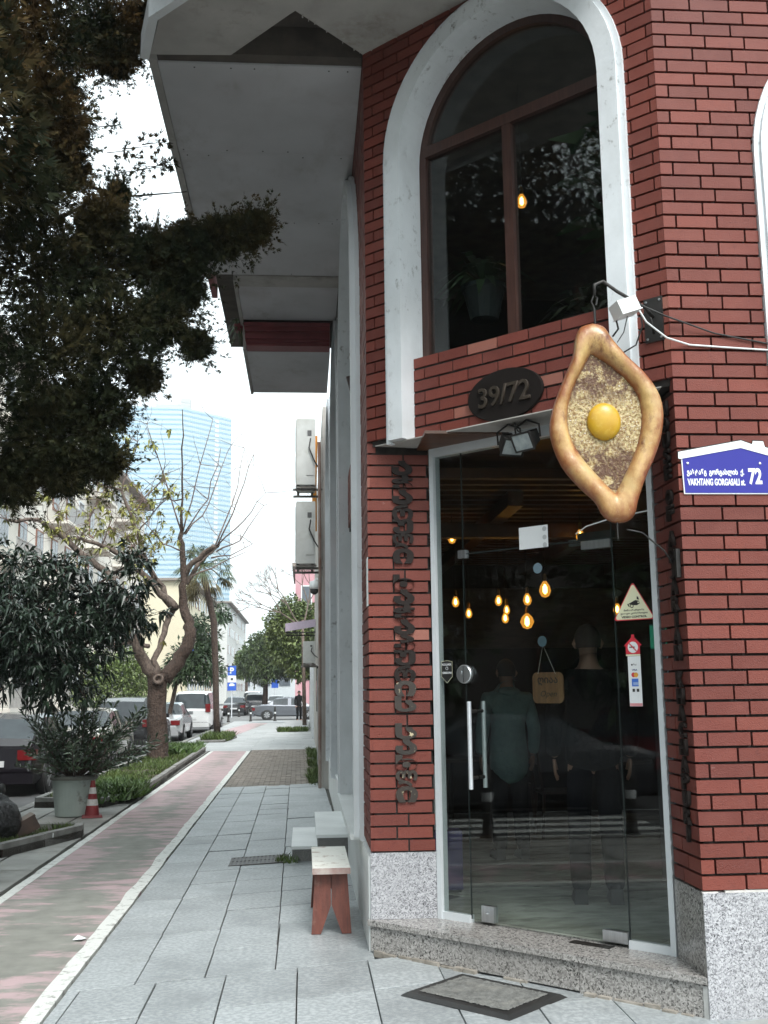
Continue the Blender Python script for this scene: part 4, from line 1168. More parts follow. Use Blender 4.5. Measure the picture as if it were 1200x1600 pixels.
# ---- vertical lettering, letter by letter
def vertical_sign(label, words, F, s, d, ztop, zbot, hh, ww, mt, gold=None, gap=0.9):
    t = thing('vertical_lettering', label, 'lettering', tuple(F @ Vector((s, d, zbot))), wc=True)
    total = sum(len(w) for w in words) + gap * (len(words) - 1)
    step = (ztop - zbot) / total
    k = 0.0
    for w in words:
        for ch_ in w:
            z = ztop - step * (k + 0.5)
            text_obj('letter', ch_, 0.1, face_M(F, s, z, d), (gold if gold and k > total * 0.62 else mt), t, extrude=0.009, fit=(ww * (0.3 if ch_ == 'I' else 1.0), hh), offset=0.0045)
            k += 1
        k += gap
    return t
M_letter = mat('dark_letter_metal', (0.018, 0.012, 0.010), (0.012, 0.009, 0.008), 12, 0.6, spec=0.2)
M_letter_worn = mat('peeling_letter_metal', (0.030, 0.020, 0.014), (0.022, 0.016, 0.012), 12, 0.35, dirt=(0.50, 0.42, 0.27), dscale=26, dlo=0.60, dhi=0.66)
F_PIER = frame(AX, AY, 1, 0)
vertical_sign('dark Georgian letters stacked downward on a brick pier of the doorway', ['აჭარული', 'ხაჭაპურის', 'სახლი'], F_PIER, 0.245, -0.012, 3.30, 0.955, 0.106, 0.148, M_letter, M_letter_worn, 0.75)
F_REV = frame(BX, BY + 0.433, 0, -1)
vertical_sign('dark Latin letters stacked downward on a shaded brick pier of the doorway', ['HOUSE', 'OF', 'ADJARIAN', 'KHACHAPURI'], F_REV, 0.30, -0.012, 3.33, 0.865, 0.088, 0.095, M_letter, None, 0.6)

# ---- street name sign
t = thing('street_name_sign', 'blue and white house-shaped street name sign reading 72', 'sign', (2.1, 5.73, 2.77), wc=True)
M_sgn_blue = mat('sign_blue', (0.030, 0.030, 0.27), (0.027, 0.027, 0.25), 2, 0.35, spec=0.3)
M_sgn_white = mat('sign_white', (0.78, 0.80, 0.80), (0.74, 0.76, 0.76), 2, 0.35)
def flat(poly, z0, z1, name, mt, par, F):
    m = MB(face_M(F, 0, 0, 0)); m.prism(poly, z0, z1); return m.build(name, mt, par)
body = [(0.028, 2.765), (0.56, 2.765), (0.56, 2.975), (0.372, 3.035), (0.012, 2.975)]
roof = [(0.0, 2.962), (0.012, 2.9605), (0.365, 3.025), (0.62, 2.955), (0.63, 2.99), (0.505, 3.03), (0.497, 3.063), (0.437, 3.065), (0.432, 3.045), (0.368, 3.068), (0.002, 3.000)]
flat([(0.024, 2.761), (0.564, 2.761), (0.564, 2.97), (0.372, 3.035), (0.018, 2.97)], 0.004, 0.010, 'white_edge', M_sgn_white, t, F_SIDE)
flat([(0.030, 2.767), (0.558, 2.767), (0.558, 2.975), (0.372, 3.03), (0.024, 2.972)], 0.0105, 0.0125, 'blue_panel', M_sgn_blue, t, F_SIDE)
flat([(x + 0.001 - (0.004 if x < 0.3 else 0), y + 0.006) for x, y in roof], 0.006, 0.013, 'roof_outline', M_black, t, F_SIDE)
flat(roof, 0.0135, 0.016, 'roof_band', M_sgn_white, t, F_SIDE)
text_obj('lettering', 'ვახტანგ  გორგასლის  ქ.', 0.05, face_M(F_SIDE, 0.210, 2.882, -0.013), M_sgn_white, t, 0.0008, fit=(0.330, 0.044), offset=0.0019)
text_obj('lettering', 'VAKHTANG GORGASALI st.', 0.05, face_M(F_SIDE, 0.212, 2.829, -0.013), M_sgn_white, t, 0.0008, fit=(0.332, 0.040), offset=0.0018)
text_obj('number', '72', 0.1, face_M(F_SIDE, 0.438, 2.862, -0.013), M_sgn_white, t, 0.0008, fit=(0.078, 0.095), offset=0.004)
for s in (0.052, 0.470):
    m = MB(F_SIDE @ Matrix.Translation((s, -0.0125, 2.935)) @ Matrix.Rotation(RAD(90), 4, 'X')); m.lathe([(0.008, 0), (0.007, 0.004), (0.003, 0.006)], 12); m.build('screw', M_steel, t)
# small paper notice on the street face of the pier
m = MB(F_STR); m.box(-0.16, -0.02, -0.006, 0.0, 2.28, 2.62); tag(m.build('paper_notice', M_white), 'white paper notice stuck on the brick edge facing the street', 'notice')

# ---- stickers and signs on the glass door
def st(name, label, cat, s, z): return thing(name, label, cat, tuple(F_CH @ Vector((s, DD - 0.003, z))), wc=True)
DF = DD - 0.0005
def disc_poly(cx, cz, r, n=24, sx=1.0): return [(cx + r * sx * math.cos(2 * math.pi * i / n), cz + r * math.sin(2 * math.pi * i / n)) for i in range(n)]
def fd(poly, lay, name, mt, par):
    m = MB(face_M(F_CH, 0, 0, DF)); m.prism(poly, 0.0004 * lay, 0.0004 * lay + 0.0003); return m.build(name, mt, par)
def round_tri(c, z0, w, h, r=0.012):
    pts = []
    for (px, pz, a0) in ((c - w / 2 + r, z0 + r, 150), (c + w / 2 - r, z0 + r, -90), (c, z0 + h - r, 30)):
        for k in range(6):
            a = RAD(a0 + k * 24); pts.append((px + r * math.cos(a), pz + r * math.sin(a)))
    return pts
M_red = mat('sticker_red', (0.55, 0.03, 0.05), (0.5, 0.03, 0.045), 3, 0.4)
M_cream = mat('sticker_cream', (0.72, 0.72, 0.52), (0.68, 0.68, 0.48), 3, 0.4)
M_ink = mat('sticker_ink', (0.015, 0.015, 0.015), (0.02, 0.02, 0.02), 3, 0.4)
M_stw = mat('sticker_white', (0.70, 0.72, 0.73), (0.66, 0.68, 0.69), 3, 0.4)
t = st('camera_warning_sticker', 'cream triangular video control sticker with red rim on the glass', 'sticker', 1.85, 2.1)
fd(round_tri(1.845, 2.098, 0.262, 0.222), 1, 'rim', M_red, t); fd(round_tri(1.845, 2.104, 0.242, 0.206), 2, 'face', M_cream, t)
fd([(1.812, 2.197), (1.858, 2.218), (1.882, 2.212), (1.886, 2.196), (1.868, 2.186), (1.83, 2.188)], 3, 'camera_symbol', M_ink, t)
fd([(1.803, 2.195), (1.811, 2.199), (1.820, 2.178), (1.812, 2.180)], 3, 'camera_symbol', M_ink, t); fd(disc_poly(1.833, 2.183, 0.012), 3, 'camera_symbol', M_ink, t); fd(disc_poly(1.833, 2.183, 0.007), 4, 'camera_symbol', M_cream, t); fd(disc_poly(1.877, 2.203, 0.005), 4, 'camera_symbol', M_cream, t); fd([(1.868, 2.222), (1.884, 2.218), (1.878, 2.236), (1.868, 2.24)], 3, 'camera_symbol', M_ink, t)
def txd(name, body, s, z, w, h, mt, par, lay=3, **k): return text_obj(name, body, 0.02, face_M(F_CH, s, z, DF - 0.0004 * lay), mt, par, 0.0002, fit=(w, h), **k)
txd('lettering', 'მიმდინარეობს', 1.845, 2.157, 0.135, 0.015, M_ink, t, offset=0.0007)
txd('lettering', 'ვიდეო კონტროლი', 1.845, 2.138, 0.180, 0.015, M_ink, t, offset=0.0007)
txd('lettering', 'VIDEO CONTROL', 1.845, 2.118, 0.170, 0.0135, M_ink, t, offset=0.001)
t = st('no_smoking_sticker', 'red house-shaped no smoking sticker on the glass', 'sticker', 1.83, 1.9)
fd([(1.778, 1.895), (1.872, 1.895), (1.872, 1.945), (1.886, 1.947), (1.838, 1.995), (1.838, 2.012), (1.818, 2.012), (1.818, 1.995), (1.766, 1.945), (1.778, 1.945)], 1, 'house', M_red, t)
fd(disc_poly(1.826, 1.936, 0.034), 2, 'roundel', M_stw, t); fd([(1.803, 1.933), (1.838, 1.933), (1.838, 1.940), (1.803, 1.940)], 3, 'cigarette', M_ink, t)
fd([(1.800, 1.957), (1.805, 1.962), (1.852, 1.915), (1.847, 1.910)], 4, 'bar', M_red, t)
fd([(1.778, 1.885), (1.872, 1.885), (1.872, 1.894), (1.778, 1.894)], 1, 'strip', M_cream, t)
t = st('payment_sticker', 'tall white card payment sticker low on the glass side panel', 'sticker', 1.83, 1.6)
fd([(1.788, 1.587), (1.872, 1.587), (1.872, 1.883), (1.788, 1.883)], 1, 'sheet', M_stw, t)
M_pay_blue = mat('sticker_blue', (0.05, 0.15, 0.55), (0.05, 0.14, 0.5), 3, 0.4)
fd([(1.789, 1.588), (1.871, 1.588), (1.871, 1.605), (1.789, 1.605)], 2, 'pink_band', mat('sticker_pink', (0.6, 0.25, 0.27)), t)
txd('lettering', 'Pay', 1.834, 1.832, 0.022, 0.014, M_ink, t); fd(disc_poly(1.814, 1.832, 0.0055), 2, 'pay_symbol', M_ink, t)
txd('lettering', 'VISA', 1.83, 1.801, 0.036, 0.012, mat('visa_blue', (0.05, 0.06, 0.2)), t, offset=0.0005)
fd(disc_poly(1.822, 1.772, 0.0145), 2, 'red_disc', M_red, t); fd(disc_poly(1.838, 1.772, 0.0145), 3, 'orange_disc', mat('sticker_orange', (0.7, 0.35, 0.05)), t)
fd([(1.808, 1.704), (1.852, 1.704), (1.852, 1.750), (1.808, 1.750)], 2, 'blue_card', M_pay_blue, t); fd([(1.817, 1.712), (1.852, 1.712), (1.852, 1.729), (1.817, 1.729)], 3, 'card_stripe', mat('sticker_lightblue', (0.3, 0.42, 0.7)), t)
for a in (1.81, 1.838): fd([(a, 1.672), (a + 0.016, 1.672), (a + 0.016, 1.690), (a, 1.690)], 2, 'small_mark', M_ink, t)
t = st('badge_sticker', 'small black shield badge sticker beside the door lock', 'sticker', 0.418, 1.82)
fd([(0.372, 1.785), (0.418, 1.742), (0.464, 1.785), (0.464, 1.888), (0.418, 1.896), (0.372, 1.888)], 1, 'outline', M_cream, t)
fd([(0.374, 1.786), (0.418, 1.745), (0.462, 1.786), (0.462, 1.8865), (0.418, 1.894), (0.374, 1.8865)], 2, 'shield', M_ink, t)
txd('lettering', 'KOLLMER', 0.418, 1.868, 0.078, 0.014, M_stw, t, 3, offset=0.0005); txd('lettering', 'GISSONI', 0.418, 1.812, 0.078, 0.014, M_stw, t, 3, offset=0.0005)
fd(disc_poly(0.418, 1.842, 0.012, 6), 3, 'emblem', M_stw, t); fd(disc_poly(0.418, 1.842, 0.009, 6), 4, 'emblem', M_ink, t)
t = st('blank_notice', 'white sheet of paper on the glass above the door', 'paper', 1.15, 2.63)
fd([(1.040, 2.60), (1.262, 2.60), (1.262, 2.745), (1.040, 2.745)], 1, 'sheet', M_stw, t)
for s, zz in ((1.236, 2.615), (1.236, 2.665), (1.236, 2.72)): fd(disc_poly(s, zz, 0.016, 10), 2, 'tape', mat('tape_grey', (0.45, 0.47, 0.48)), t)
M_dot = mat('grey_blue_disc', (0.14, 0.20, 0.24), (0.12, 0.18, 0.22), 4, 0.4)
m = MB(face_M(F_CH, 0, 0, DF)); m.prism(disc_poly(1.176, 2.467, 0.034), 0.0004, 0.003); tag(m.build('round_sticker', M_dot), 'grey-blue round sticker below the white sheet on the door', 'sticker')
t = st('open_sign', 'small wooden open sign hanging from a round hook', 'sign', 1.19, 1.72)
m = MB(face_M(F_CH, 0, 0, DD + 0.012)); m.prism(disc_poly(1.180, 1.997, 0.034), -0.004, -0.001); m.build('hook_disc', M_dot, t)
pts = []
for (px, pz, a0) in ((1.09 + 0.035, 1.605 + 0.035, 180), (1.318 - 0.035, 1.605 + 0.035, 270), (1.318 - 0.035, 1.800 - 0.035, 0), (1.09 + 0.035, 1.800 - 0.035, 90)):
    for k in range(6): a = RAD(a0 + k * 18); pts.append((px + 0.035 * math.cos(a), pz + 0.035 * math.sin(a)))
m = MB(face_M(F_CH, 0, 0, DD + 0.022)); m.prism(pts, -0.008, 0.0); m.build('board', mat('sign_wood', (0.24, 0.125, 0.055), (0.15, 0.075, 0.035), 3, 0.6, stretch=(14, 14, 1)), t)
text_obj('lettering', 'ღიაა', 0.05, face_M(F_CH, 1.204, 1.742, DD + 0.0215), M_ink, t, 0.0004, fit=(0.150, 0.052), offset=0.001)
text_obj('lettering', 'Open', 0.05, face_M(F_CH, 1.210, 1.660, DD + 0.0215), M_ink, t, 0.0004, fit=(0.120, 0.048), shear=0.3)
m = MB(F_CH); m.tube([(1.135, DD + 0.02, 1.79), (1.180, DD + 0.02, 1.975), (1.265, DD + 0.02, 1.79)], 0.0016, 5); m.build('string', mat('string_white', (0.5, 0.48, 0.42)), t)

# ================================================================== inside the restaurant
M_fil = mat('bulb_filament', (1, 0.7, 0.3), emit=(1.0, 0.62, 0.22), estr=20)
def amber():
    m, n, l, b = _nodes('amber_bulb_glass')
    n.remove(b); out = [x for x in n if x.type == 'OUTPUT_MATERIAL'][0]
    tr = n.new('ShaderNodeBsdfTransparent'); tr.inputs['Color'].default_value = (0.95, 0.72, 0.35, 1)
    em = n.new('ShaderNodeEmission'); em.inputs['Color'].default_value = (1.0, 0.42, 0.06, 1); em.inputs['Strength'].default_value = 0.65
    mxs = n.new('ShaderNodeMixShader'); mxs.inputs[0].default_value = 0.5
    l.new(tr.outputs[0], mxs.inputs[1]); l.new(em.outputs[0], mxs.inputs[2]); l.new(mxs.outputs[0], out.inputs['Surface'])
    return m
M_amber = amber()
M_brass = mat('aged_brass', (0.30, 0.19, 0.06), (0.2, 0.12, 0.04), 9, 0.4, metal=0.7)
def pendant(x, y, z, r, ztop, label, kind='pear'):
    t = thing('pendant_bulb', label, 'lamp', (x, y, z), group='bare amber bulbs hanging in the restaurant')
    m = MB(); m.tube([(0, 0, r * 1.9 + 0.05), (0, 0, ztop - z)], 0.003, 5); m.build('cord', M_black, t)
    m = MB(); m.lathe([(0.014, r * 1.2), (0.016, r * 1.25), (0.016, r * 1.25 + 0.05), (0.006, r * 1.25 + 0.065)], 10); m.build('socket', M_brass, t)
    m = MB()
    if kind == 'globe': m.lathe([(0.004, -r), (r * 0.6, -r * 0.8), (r, 0), (r * 0.75, r * 0.7), (0.016, r * 1.2)], 16)
    else: m.lathe([(0.004, -r * 1.1), (r * 0.55, -r * 0.9), (r * 0.85, -r * 0.2), (r * 0.7, r * 0.5), (0.016, r * 1.2)], 16)
    m.build('bulb', M_amber, t, smooth=True)
    m = MB(); m.lathe([(r * 0.10, -r * 0.6), (r * 0.34, -r * 0.25), (r * 0.30, r * 0.4), (r * 0.08, r * 0.8)], 10); m.build('filament', M_fil, t, smooth=True)
    return t
pendant(1.49, 10.5, 2.55, 0.045, 3.3, 'small amber bulb nearest the left door jamb')
pendant(1.65, 10.7, 2.45, 0.042, 3.3, 'low amber bulb just right of the glass joint')
pendant(1.92, 10.5, 2.56, 0.045, 3.3, 'amber bulb high in the middle of the row')
pendant(1.98, 10.4, 2.46, 0.040, 3.3, 'amber bulb upper of the close overlapping two')
pendant(2.02, 10.7, 2.40, 0.045, 3.3, 'amber bulb lower of the close overlapping two')
pendant(2.21, 10.5, 2.57, 0.052, 3.3, 'amber bulb directly above the round globe bulb')
pendant(2.20, 10.5, 2.35, 0.070, 3.3, 'round globe amber bulb, lowest of the cluster', 'globe')
pendant(2.05, 9.0, 2.53, 0.060, 3.3, 'large pear-shaped amber bulb highest and closest to the glass')
pendant(2.85, 9.6, 2.40, 0.045, 3.3, 'amber bulb half hidden behind the camera sticker')
pendant(1.30, 9.3, 3.02, 0.045, 3.3, 'amber bulb close under the ceiling by the left jamb')
pendant(2.35, 8.9, 2.98, 0.045, 3.3, 'amber bulb close under the ceiling slats')
pendant(1.749, 8.0, 5.58, 0.050, 6.6, 'amber bulb behind the upper arched window')

# people: one continuous skinned body each, clothes as children
def skin_mesh(name, joints, bones, material, parent, sub=2, root=0):
    """joints: list of (x, y, z, rx, ry)"""
    me = bpy.data.meshes.new(name)
    me.from_pydata([j[:3] for j in joints], bones, [])
    o = bpy.data.objects.new(name, me); COL.objects.link(o)
    md = o.modifiers.new('skin', 'SKIN'); md.use_smooth_shade = True
    sd_ = o.modifiers.new('sub', 'SUBSURF'); sd_.levels = sub; sd_.render_levels = sub
    sv = me.skin_vertices[0].data
    for i, j in enumerate(joints):
        sv[i].radius = (j[3], j[4] if len(j) > 4 else j[3]); sv[i].use_root = (i == root)
    dg = bpy.context.evaluated_depsgraph_get()
    new = bpy.data.meshes.new_from_object(o.evaluated_get(dg))
    bpy.data.objects.remove(o); bpy.data.meshes.remove(me)
    new.materials.clear(); new.materials.append(material)
    new.polygons.foreach_set('use_smooth', [True] * len(new.polygons))
    return link(name, new, parent)
M_skin = mat('skin', (0.36, 0.20, 0.14), (0.32, 0.17, 0.12), 10, 0.55)
def person(label, loc, rz, h, coat_c, trouser_c, hair_c, coat_len, bare_arms=False, cap=None, hood=False):
    t = thing('person', label, 'person', loc, rz)
    k = h / 1.75
    J = [(0, 0, 0.96, 0.13, 0.10), (0, 0, 1.15, 0.125, 0.09), (0, 0.0, 1.36, 0.15, 0.10), (0, 0.0, 1.47, 0.075, 0.065), (0, -0.01, 1.55, 0.055, 0.055), (0, -0.02, 1.63, 0.072, 0.085), (0, -0.02, 1.71, 0.066, 0.08),
         (0.18, 0, 1.41, 0.058, 0.055), (0.235, 0.01, 1.14, 0.046, 0.044), (0.245, -0.06, 0.90, 0.034, 0.032),
         (-0.18, 0, 1.41, 0.058, 0.055), (-0.235, 0.01, 1.14, 0.046, 0.044), (-0.245, -0.06, 0.90, 0.034, 0.032),
         (0.095, 0, 0.86, 0.085, 0.085), (0.10, -0.01, 0.48, 0.058, 0.06), (0.105, 0.015, 0.09, 0.042, 0.045), (0.115, -0.13, 0.04, 0.040, 0.032),
         (-0.095, 0, 0.86, 0.085, 0.085), (-0.10, -0.03, 0.48, 0.058, 0.06), (-0.11, 0.0, 0.09, 0.042, 0.045), (-0.125, -0.145, 0.04, 0.040, 0.032)]
    B = [(0, 1), (1, 2), (2, 3), (3, 4), (4, 5), (5, 6), (2, 7), (7, 8), (8, 9), (2, 10), (10, 11), (11, 12), (0, 13), (13, 14), (14, 15), (15, 16), (0, 17), (17, 18), (18, 19), (19, 20)]
    S = lambda L: [tuple(v * k for v in j) for j in L]
    skin_mesh('body', S(J), B, M_skin, t)
    nm = label.split()[0] + str(len(MATS))
    mt = mat('trousers_' + nm, trouser_c, None, 5, 0.95, spec=0.08); mc = mat('coat_' + nm, coat_c, tuple(c * 0.8 for c in coat_c), 9, 0.8, 0.6, 26, bdist=0.02, spec=0.12)
    mh = mat('hair_' + nm, hair_c, None, 20, 0.6)
    TJ = [(0, 0, 0.98, 0.10, 0.08), (0.09, 0, 0.82, 0.095, 0.095), (0.102, -0.01, 0.48, 0.078, 0.08), (0.106, 0.01, 0.055, 0.064, 0.07), (-0.09, 0, 0.82, 0.095, 0.095), (-0.102, -0.03, 0.48, 0.078, 0.08), (-0.11, 0, 0.055, 0.064, 0.07)]
    skin_mesh('trousers', S(TJ), [(0, 1), (1, 2), (2, 3), (0, 4), (4, 5), (5, 6)], mt, t)
    CJ = [(0, 0, coat_len, 0.215, 0.17), (0, 0, 0.98, 0.19, 0.16), (0, 0, 1.18, 0.155, 0.115), (0, 0, 1.36, 0.18, 0.125), (0, 0, 1.47, 0.115, 0.105), (0, 0, 1.575, 0.086, 0.09),
          (0.19, 0, 1.41, 0.082, 0.078), (0.245, 0.01, 1.14, 0.068, 0.066), (0.25, -0.055, 0.905, 0.052, 0.05), (-0.19, 0, 1.41, 0.078, 0.075), (-0.245, 0.01, 1.14, 0.066, 0.064), (-0.25, -0.055, 0.905, 0.052, 0.05)]
    skin_mesh('coat', S(CJ), [(0, 1), (1, 2), (2, 3), (3, 4), (4, 5), (3, 6), (6, 7), (7, 8), (3, 9), (9, 10), (10, 11)], mc, t)
    if hood: skin_mesh('hood', S([(0, 0.06, 1.44, 0.13, 0.09), (0, 0.085, 1.52, 0.12, 0.07)]), [(0, 1)], mc, t)
    for sx in (-1, 1):
        m = MB(Matrix.Scale(k, 4)); x = 0.112 * sx
        m.add([(x - 0.042, 0.06, 0), (x + 0.042, 0.06, 0), (x + 0.05, -0.17, 0), (x - 0.05, -0.17, 0), (x - 0.038, 0.055, 0.09), (x + 0.038, 0.055, 0.09), (x + 0.042, -0.06, 0.075), (x - 0.042, -0.06, 0.075), (x + 0.04, -0.16, 0.045), (x - 0.04, -0.16, 0.045)],
              [(3, 2, 1, 0), (4, 5, 6, 7), (7, 6, 8, 9), (0, 1, 5, 4), (1, 2, 8, 6, 5), (3, 0, 4, 7, 9), (2, 3, 9, 8)])
        m.build('shoe', M_black, t)
        for q_ in range(5):      # fingers and thumb, loosely curled
            a = (-0.245 if sx < 0 else 0.245)
            ox = (q_ - 1.5) * 0.018 if q_ < 4 else 0.0
            L = (0.075, 0.085, 0.08, 0.065, 0.05)[q_]
            m = MB(Matrix.Scale(k, 4))
            if q_ < 4: pts = [(a, -0.062 + ox, 0.89), (a, -0.068 + ox, 0.84), (a - sx * 0.006, -0.072 + ox, 0.84 - L * 0.6), (a - sx * 0.02, -0.072 + ox, 0.84 - L)]
            else: pts = [(a, -0.085, 0.885), (a - sx * 0.012, -0.112, 0.85), (a - sx * 0.018, -0.115, 0.82)]
            m.tube(pts, [0.011] + [0.009] * (len(pts) - 1), 7); m.build('finger', M_skin, t, smooth=True)
    # face and hair
    m = MB(Matrix.Scale(k, 4)); m.tube([(0, -0.092, 1.655), (0, -0.118, 1.615), (0, -0.098, 1.605)], [0.008, 0.015, 0.012], 7)
    for sx in (-1, 1): m.tube([(sx * 0.078, -0.005, 1.67), (sx * 0.088, 0.01, 1.64), (sx * 0.078, 0.0, 1.61)], [0.012, 0.018, 0.010], 7)
    m.build('nose_and_ears', M_skin, t, smooth=True)
    m = MB(Matrix.Scale(k, 4))
    for sx in (-1, 1): m.lathe([(0.003, -0.009), (0.01, 0), (0.003, 0.009)], 8, c=(sx * 0.032, -0.097, 1.665))
    m.box(-0.025, 0.025, -0.103, -0.094, 1.572, 1.58)
    m.build('eyes_and_mouth', M_black, t)
    top = 1.765 if not cap else 1.70
    m = MB(Matrix.Scale(k, 4)); vs = []; fs = []
    for i in range(13):
        for j in range(20):
            ph = math.pi * (0.02 + 0.60 * i / 12); th = 2 * math.pi * j / 20
            fr = -math.sin(th)
            lim = 1.0 if fr < 0.25 else 0.62
            p_ = min(ph, math.pi * 0.66 * lim)
            vs.append((0.090 * math.sin(p_) * math.cos(th), -0.015 + 0.108 * math.sin(p_) * math.sin(th), 1.655 + 0.118 * math.cos(p_)))
    for i in range(12):
        for j in range(20): fs.append((i * 20 + j, i * 20 + (j + 1) % 20, (i + 1) * 20 + (j + 1) % 20, (i + 1) * 20 + j))
    m.add(vs, fs)
    m.build('cap' if cap else 'hair', mat('cap_' + nm, cap, None, 8, 0.8) if cap else mh, t, smooth=True)
    if cap:
        m = MB(Matrix.Scale(k, 4)); m.prism([(-0.07, -0.09), (-0.05, -0.18), (0.05, -0.18), (0.07, -0.09)], 1.675, 1.685); m.build('cap_peak', MATS['cap_' + nm], t)
    return t
person('person in a long quilted green hooded coat, back turned, behind the door', (1.84, 9.78, ZS + 0.003), RAD(185), 1.74, (0.17, 0.275, 0.275), (0.012, 0.012, 0.014), (0.012, 0.010, 0.009), 0.62, hood=True)
person('man in dark clothes and brown cap standing just inside the door', (2.06, 7.72, ZS + 0.003), RAD(170), 1.93, (0.004, 0.004, 0.0045), (0.006, 0.006, 0.009), (0.05, 0.04, 0.035), 0.80, cap=(0.05, 0.03, 0.025))
# drinks fridge with lit header
t = thing('drinks_fridge', 'glass drinks fridge with green lit header reading BORJOMI', 'fridge', (3.04, 8.36, ZS), RAD(-38))
m = MB(); m.box(-0.31, 0.31, 0.0, 0.58, 0.003, 2.0); m.build('cabinet', mat('fridge_grey', (0.10, 0.10, 0.105)), t)
m = MB(); m.box(-0.30, 0.30, -0.02, -0.001, 1.80, 1.985); m.build('header', mat('fridge_green', (0.02, 0.12, 0.075), (0.02, 0.1, 0.065), 2, 0.4, emit=(0.02, 0.16, 0.1), estr=0.35), t)
text_obj('lettering', 'BORJOMI', 0.1, Matrix.Translation((0, -0.0205, 1.895)) @ Matrix.Rotation(RAD(90), 4, 'X'), mat('lit_white', (0.7, 0.75, 0.72), emit=(0.6, 0.7, 0.65), estr=0.5), t, 0.001, fit=(0.46, 0.09), offset=0.002)
m = MB(); m.box(-0.27, 0.27, -0.012, -0.001, 0.30, 1.78); m.build('glass_front', mat('lit_fridge_front', (0.16, 0.21, 0.24), (0.10, 0.14, 0.165), 9, 0.2, emit=(0.35, 0.55, 0.7), estr=0.05, stretch=(1, 1, 2)), t)
m = MB()
for k in range(4):
    for j in range(6): m.lathe([(0.03, 0), (0.032, 0.14), (0.013, 0.2), (0.013, 0.235)], 10, c=(-0.22 + j * 0.088, -0.045, 0.36 + k * 0.34))
m.build('bottle_row', mat('bottle_green', (0.10, 0.16, 0.15), (0.12, 0.19, 0.21), 8, 0.2), t, kind='stuff')
# dining furniture further in
M_chair = mat('dark_stained_wood', (0.05, 0.026, 0.016), (0.03, 0.016, 0.01), 6, 0.5)
def chair(label, loc, rz):
    t = thing('wooden_chair', label, 'chair', loc, rz)
    m = MB(); m.box(-0.2, 0.2, -0.2, 0.2, 0.43, 0.46); m.build('seat', M_chair, t)
    for x in (-0.18, 0.18):
        for y in (-0.18, 0.18): m = MB(); m.tube([(x, y, 0.43), (x * 1.15, y * 1.15, 0)], [0.018, 0.014], 8); m.build('leg', M_chair, t)
        m = MB(); m.tube([(x, 0.19, 0.46), (x, 0.24, 0.92)], 0.016, 8); m.build('back_post', M_chair, t)
    m = MB(); m.box(-0.18, 0.18, 0.222, 0.24, 0.72, 0.9); m.build('backrest', M_chair, t)
def table(label, loc):
    t = thing('dining_table', label, 'table', loc)
    m = MB(); m.lathe([(0.4, 0.72), (0.4, 0.75)], 28); m.build('tabletop', M_chair, t)
    m = MB(); m.lathe([(0.03, 0.04), (0.03, 0.72)], 10); m.build('pedestal', M_black_metal, t)
    m = MB(); m.lathe([(0.25, 0.0), (0.22, 0.03), (0.03, 0.05)], 20); m.build('base', M_black_metal, t)
table('dark round table deep in the room on the right', (3.2, 11.2, ZS + 0.003)); chair('dark wooden chair by the round table', (2.6, 11.2, ZS + 0.003), RAD(90))
table('dark round table behind the green-coated person', (1.6, 12.0, ZS + 0.003)); chair('dark wooden chair near the back wall', (2.3, 12.1, ZS + 0.003), RAD(-90))
t = thing('serving_stand', 'purple and white stand close behind the left glass panel', 'stand', (1.02, 8.35, ZS + 0.003))
m = MB(); m.box(-0.12, 0.16, -0.1, 0.1, 0.02, 0.44); m.build('purple_bin', mat('purple_plastic', (0.05, 0.035, 0.14), (0.04, 0.03, 0.11), 4, 0.5), t)
m = MB(); m.add([(-0.11, -0.05, 0.45), (0.06, -0.05, 0.45), (0.04, -0.03, 0.92), (-0.08, -0.03, 0.92), (-0.11, 0.03, 0.45), (0.06, 0.03, 0.45), (0.04, 0.02, 0.92), (-0.08, 0.02, 0.92)], [(0, 1, 2, 3), (7, 6, 5, 4), (0, 4, 5, 1), (1, 5, 6, 2), (2, 6, 7, 3), (3, 7, 4, 0)]); m.build('white_cloth', mat('cloth_grey_white', (0.36, 0.37, 0.38), (0.3, 0.31, 0.32), 8, 0.9), t)
for x, y in ((-0.1, -0.08), (0.14, -0.08), (0.02, 0.09)): m = MB(); m.tube([(x, y, 0.02), (x, y, 0)], 0.01, 6); m.build('foot', M_black, t)
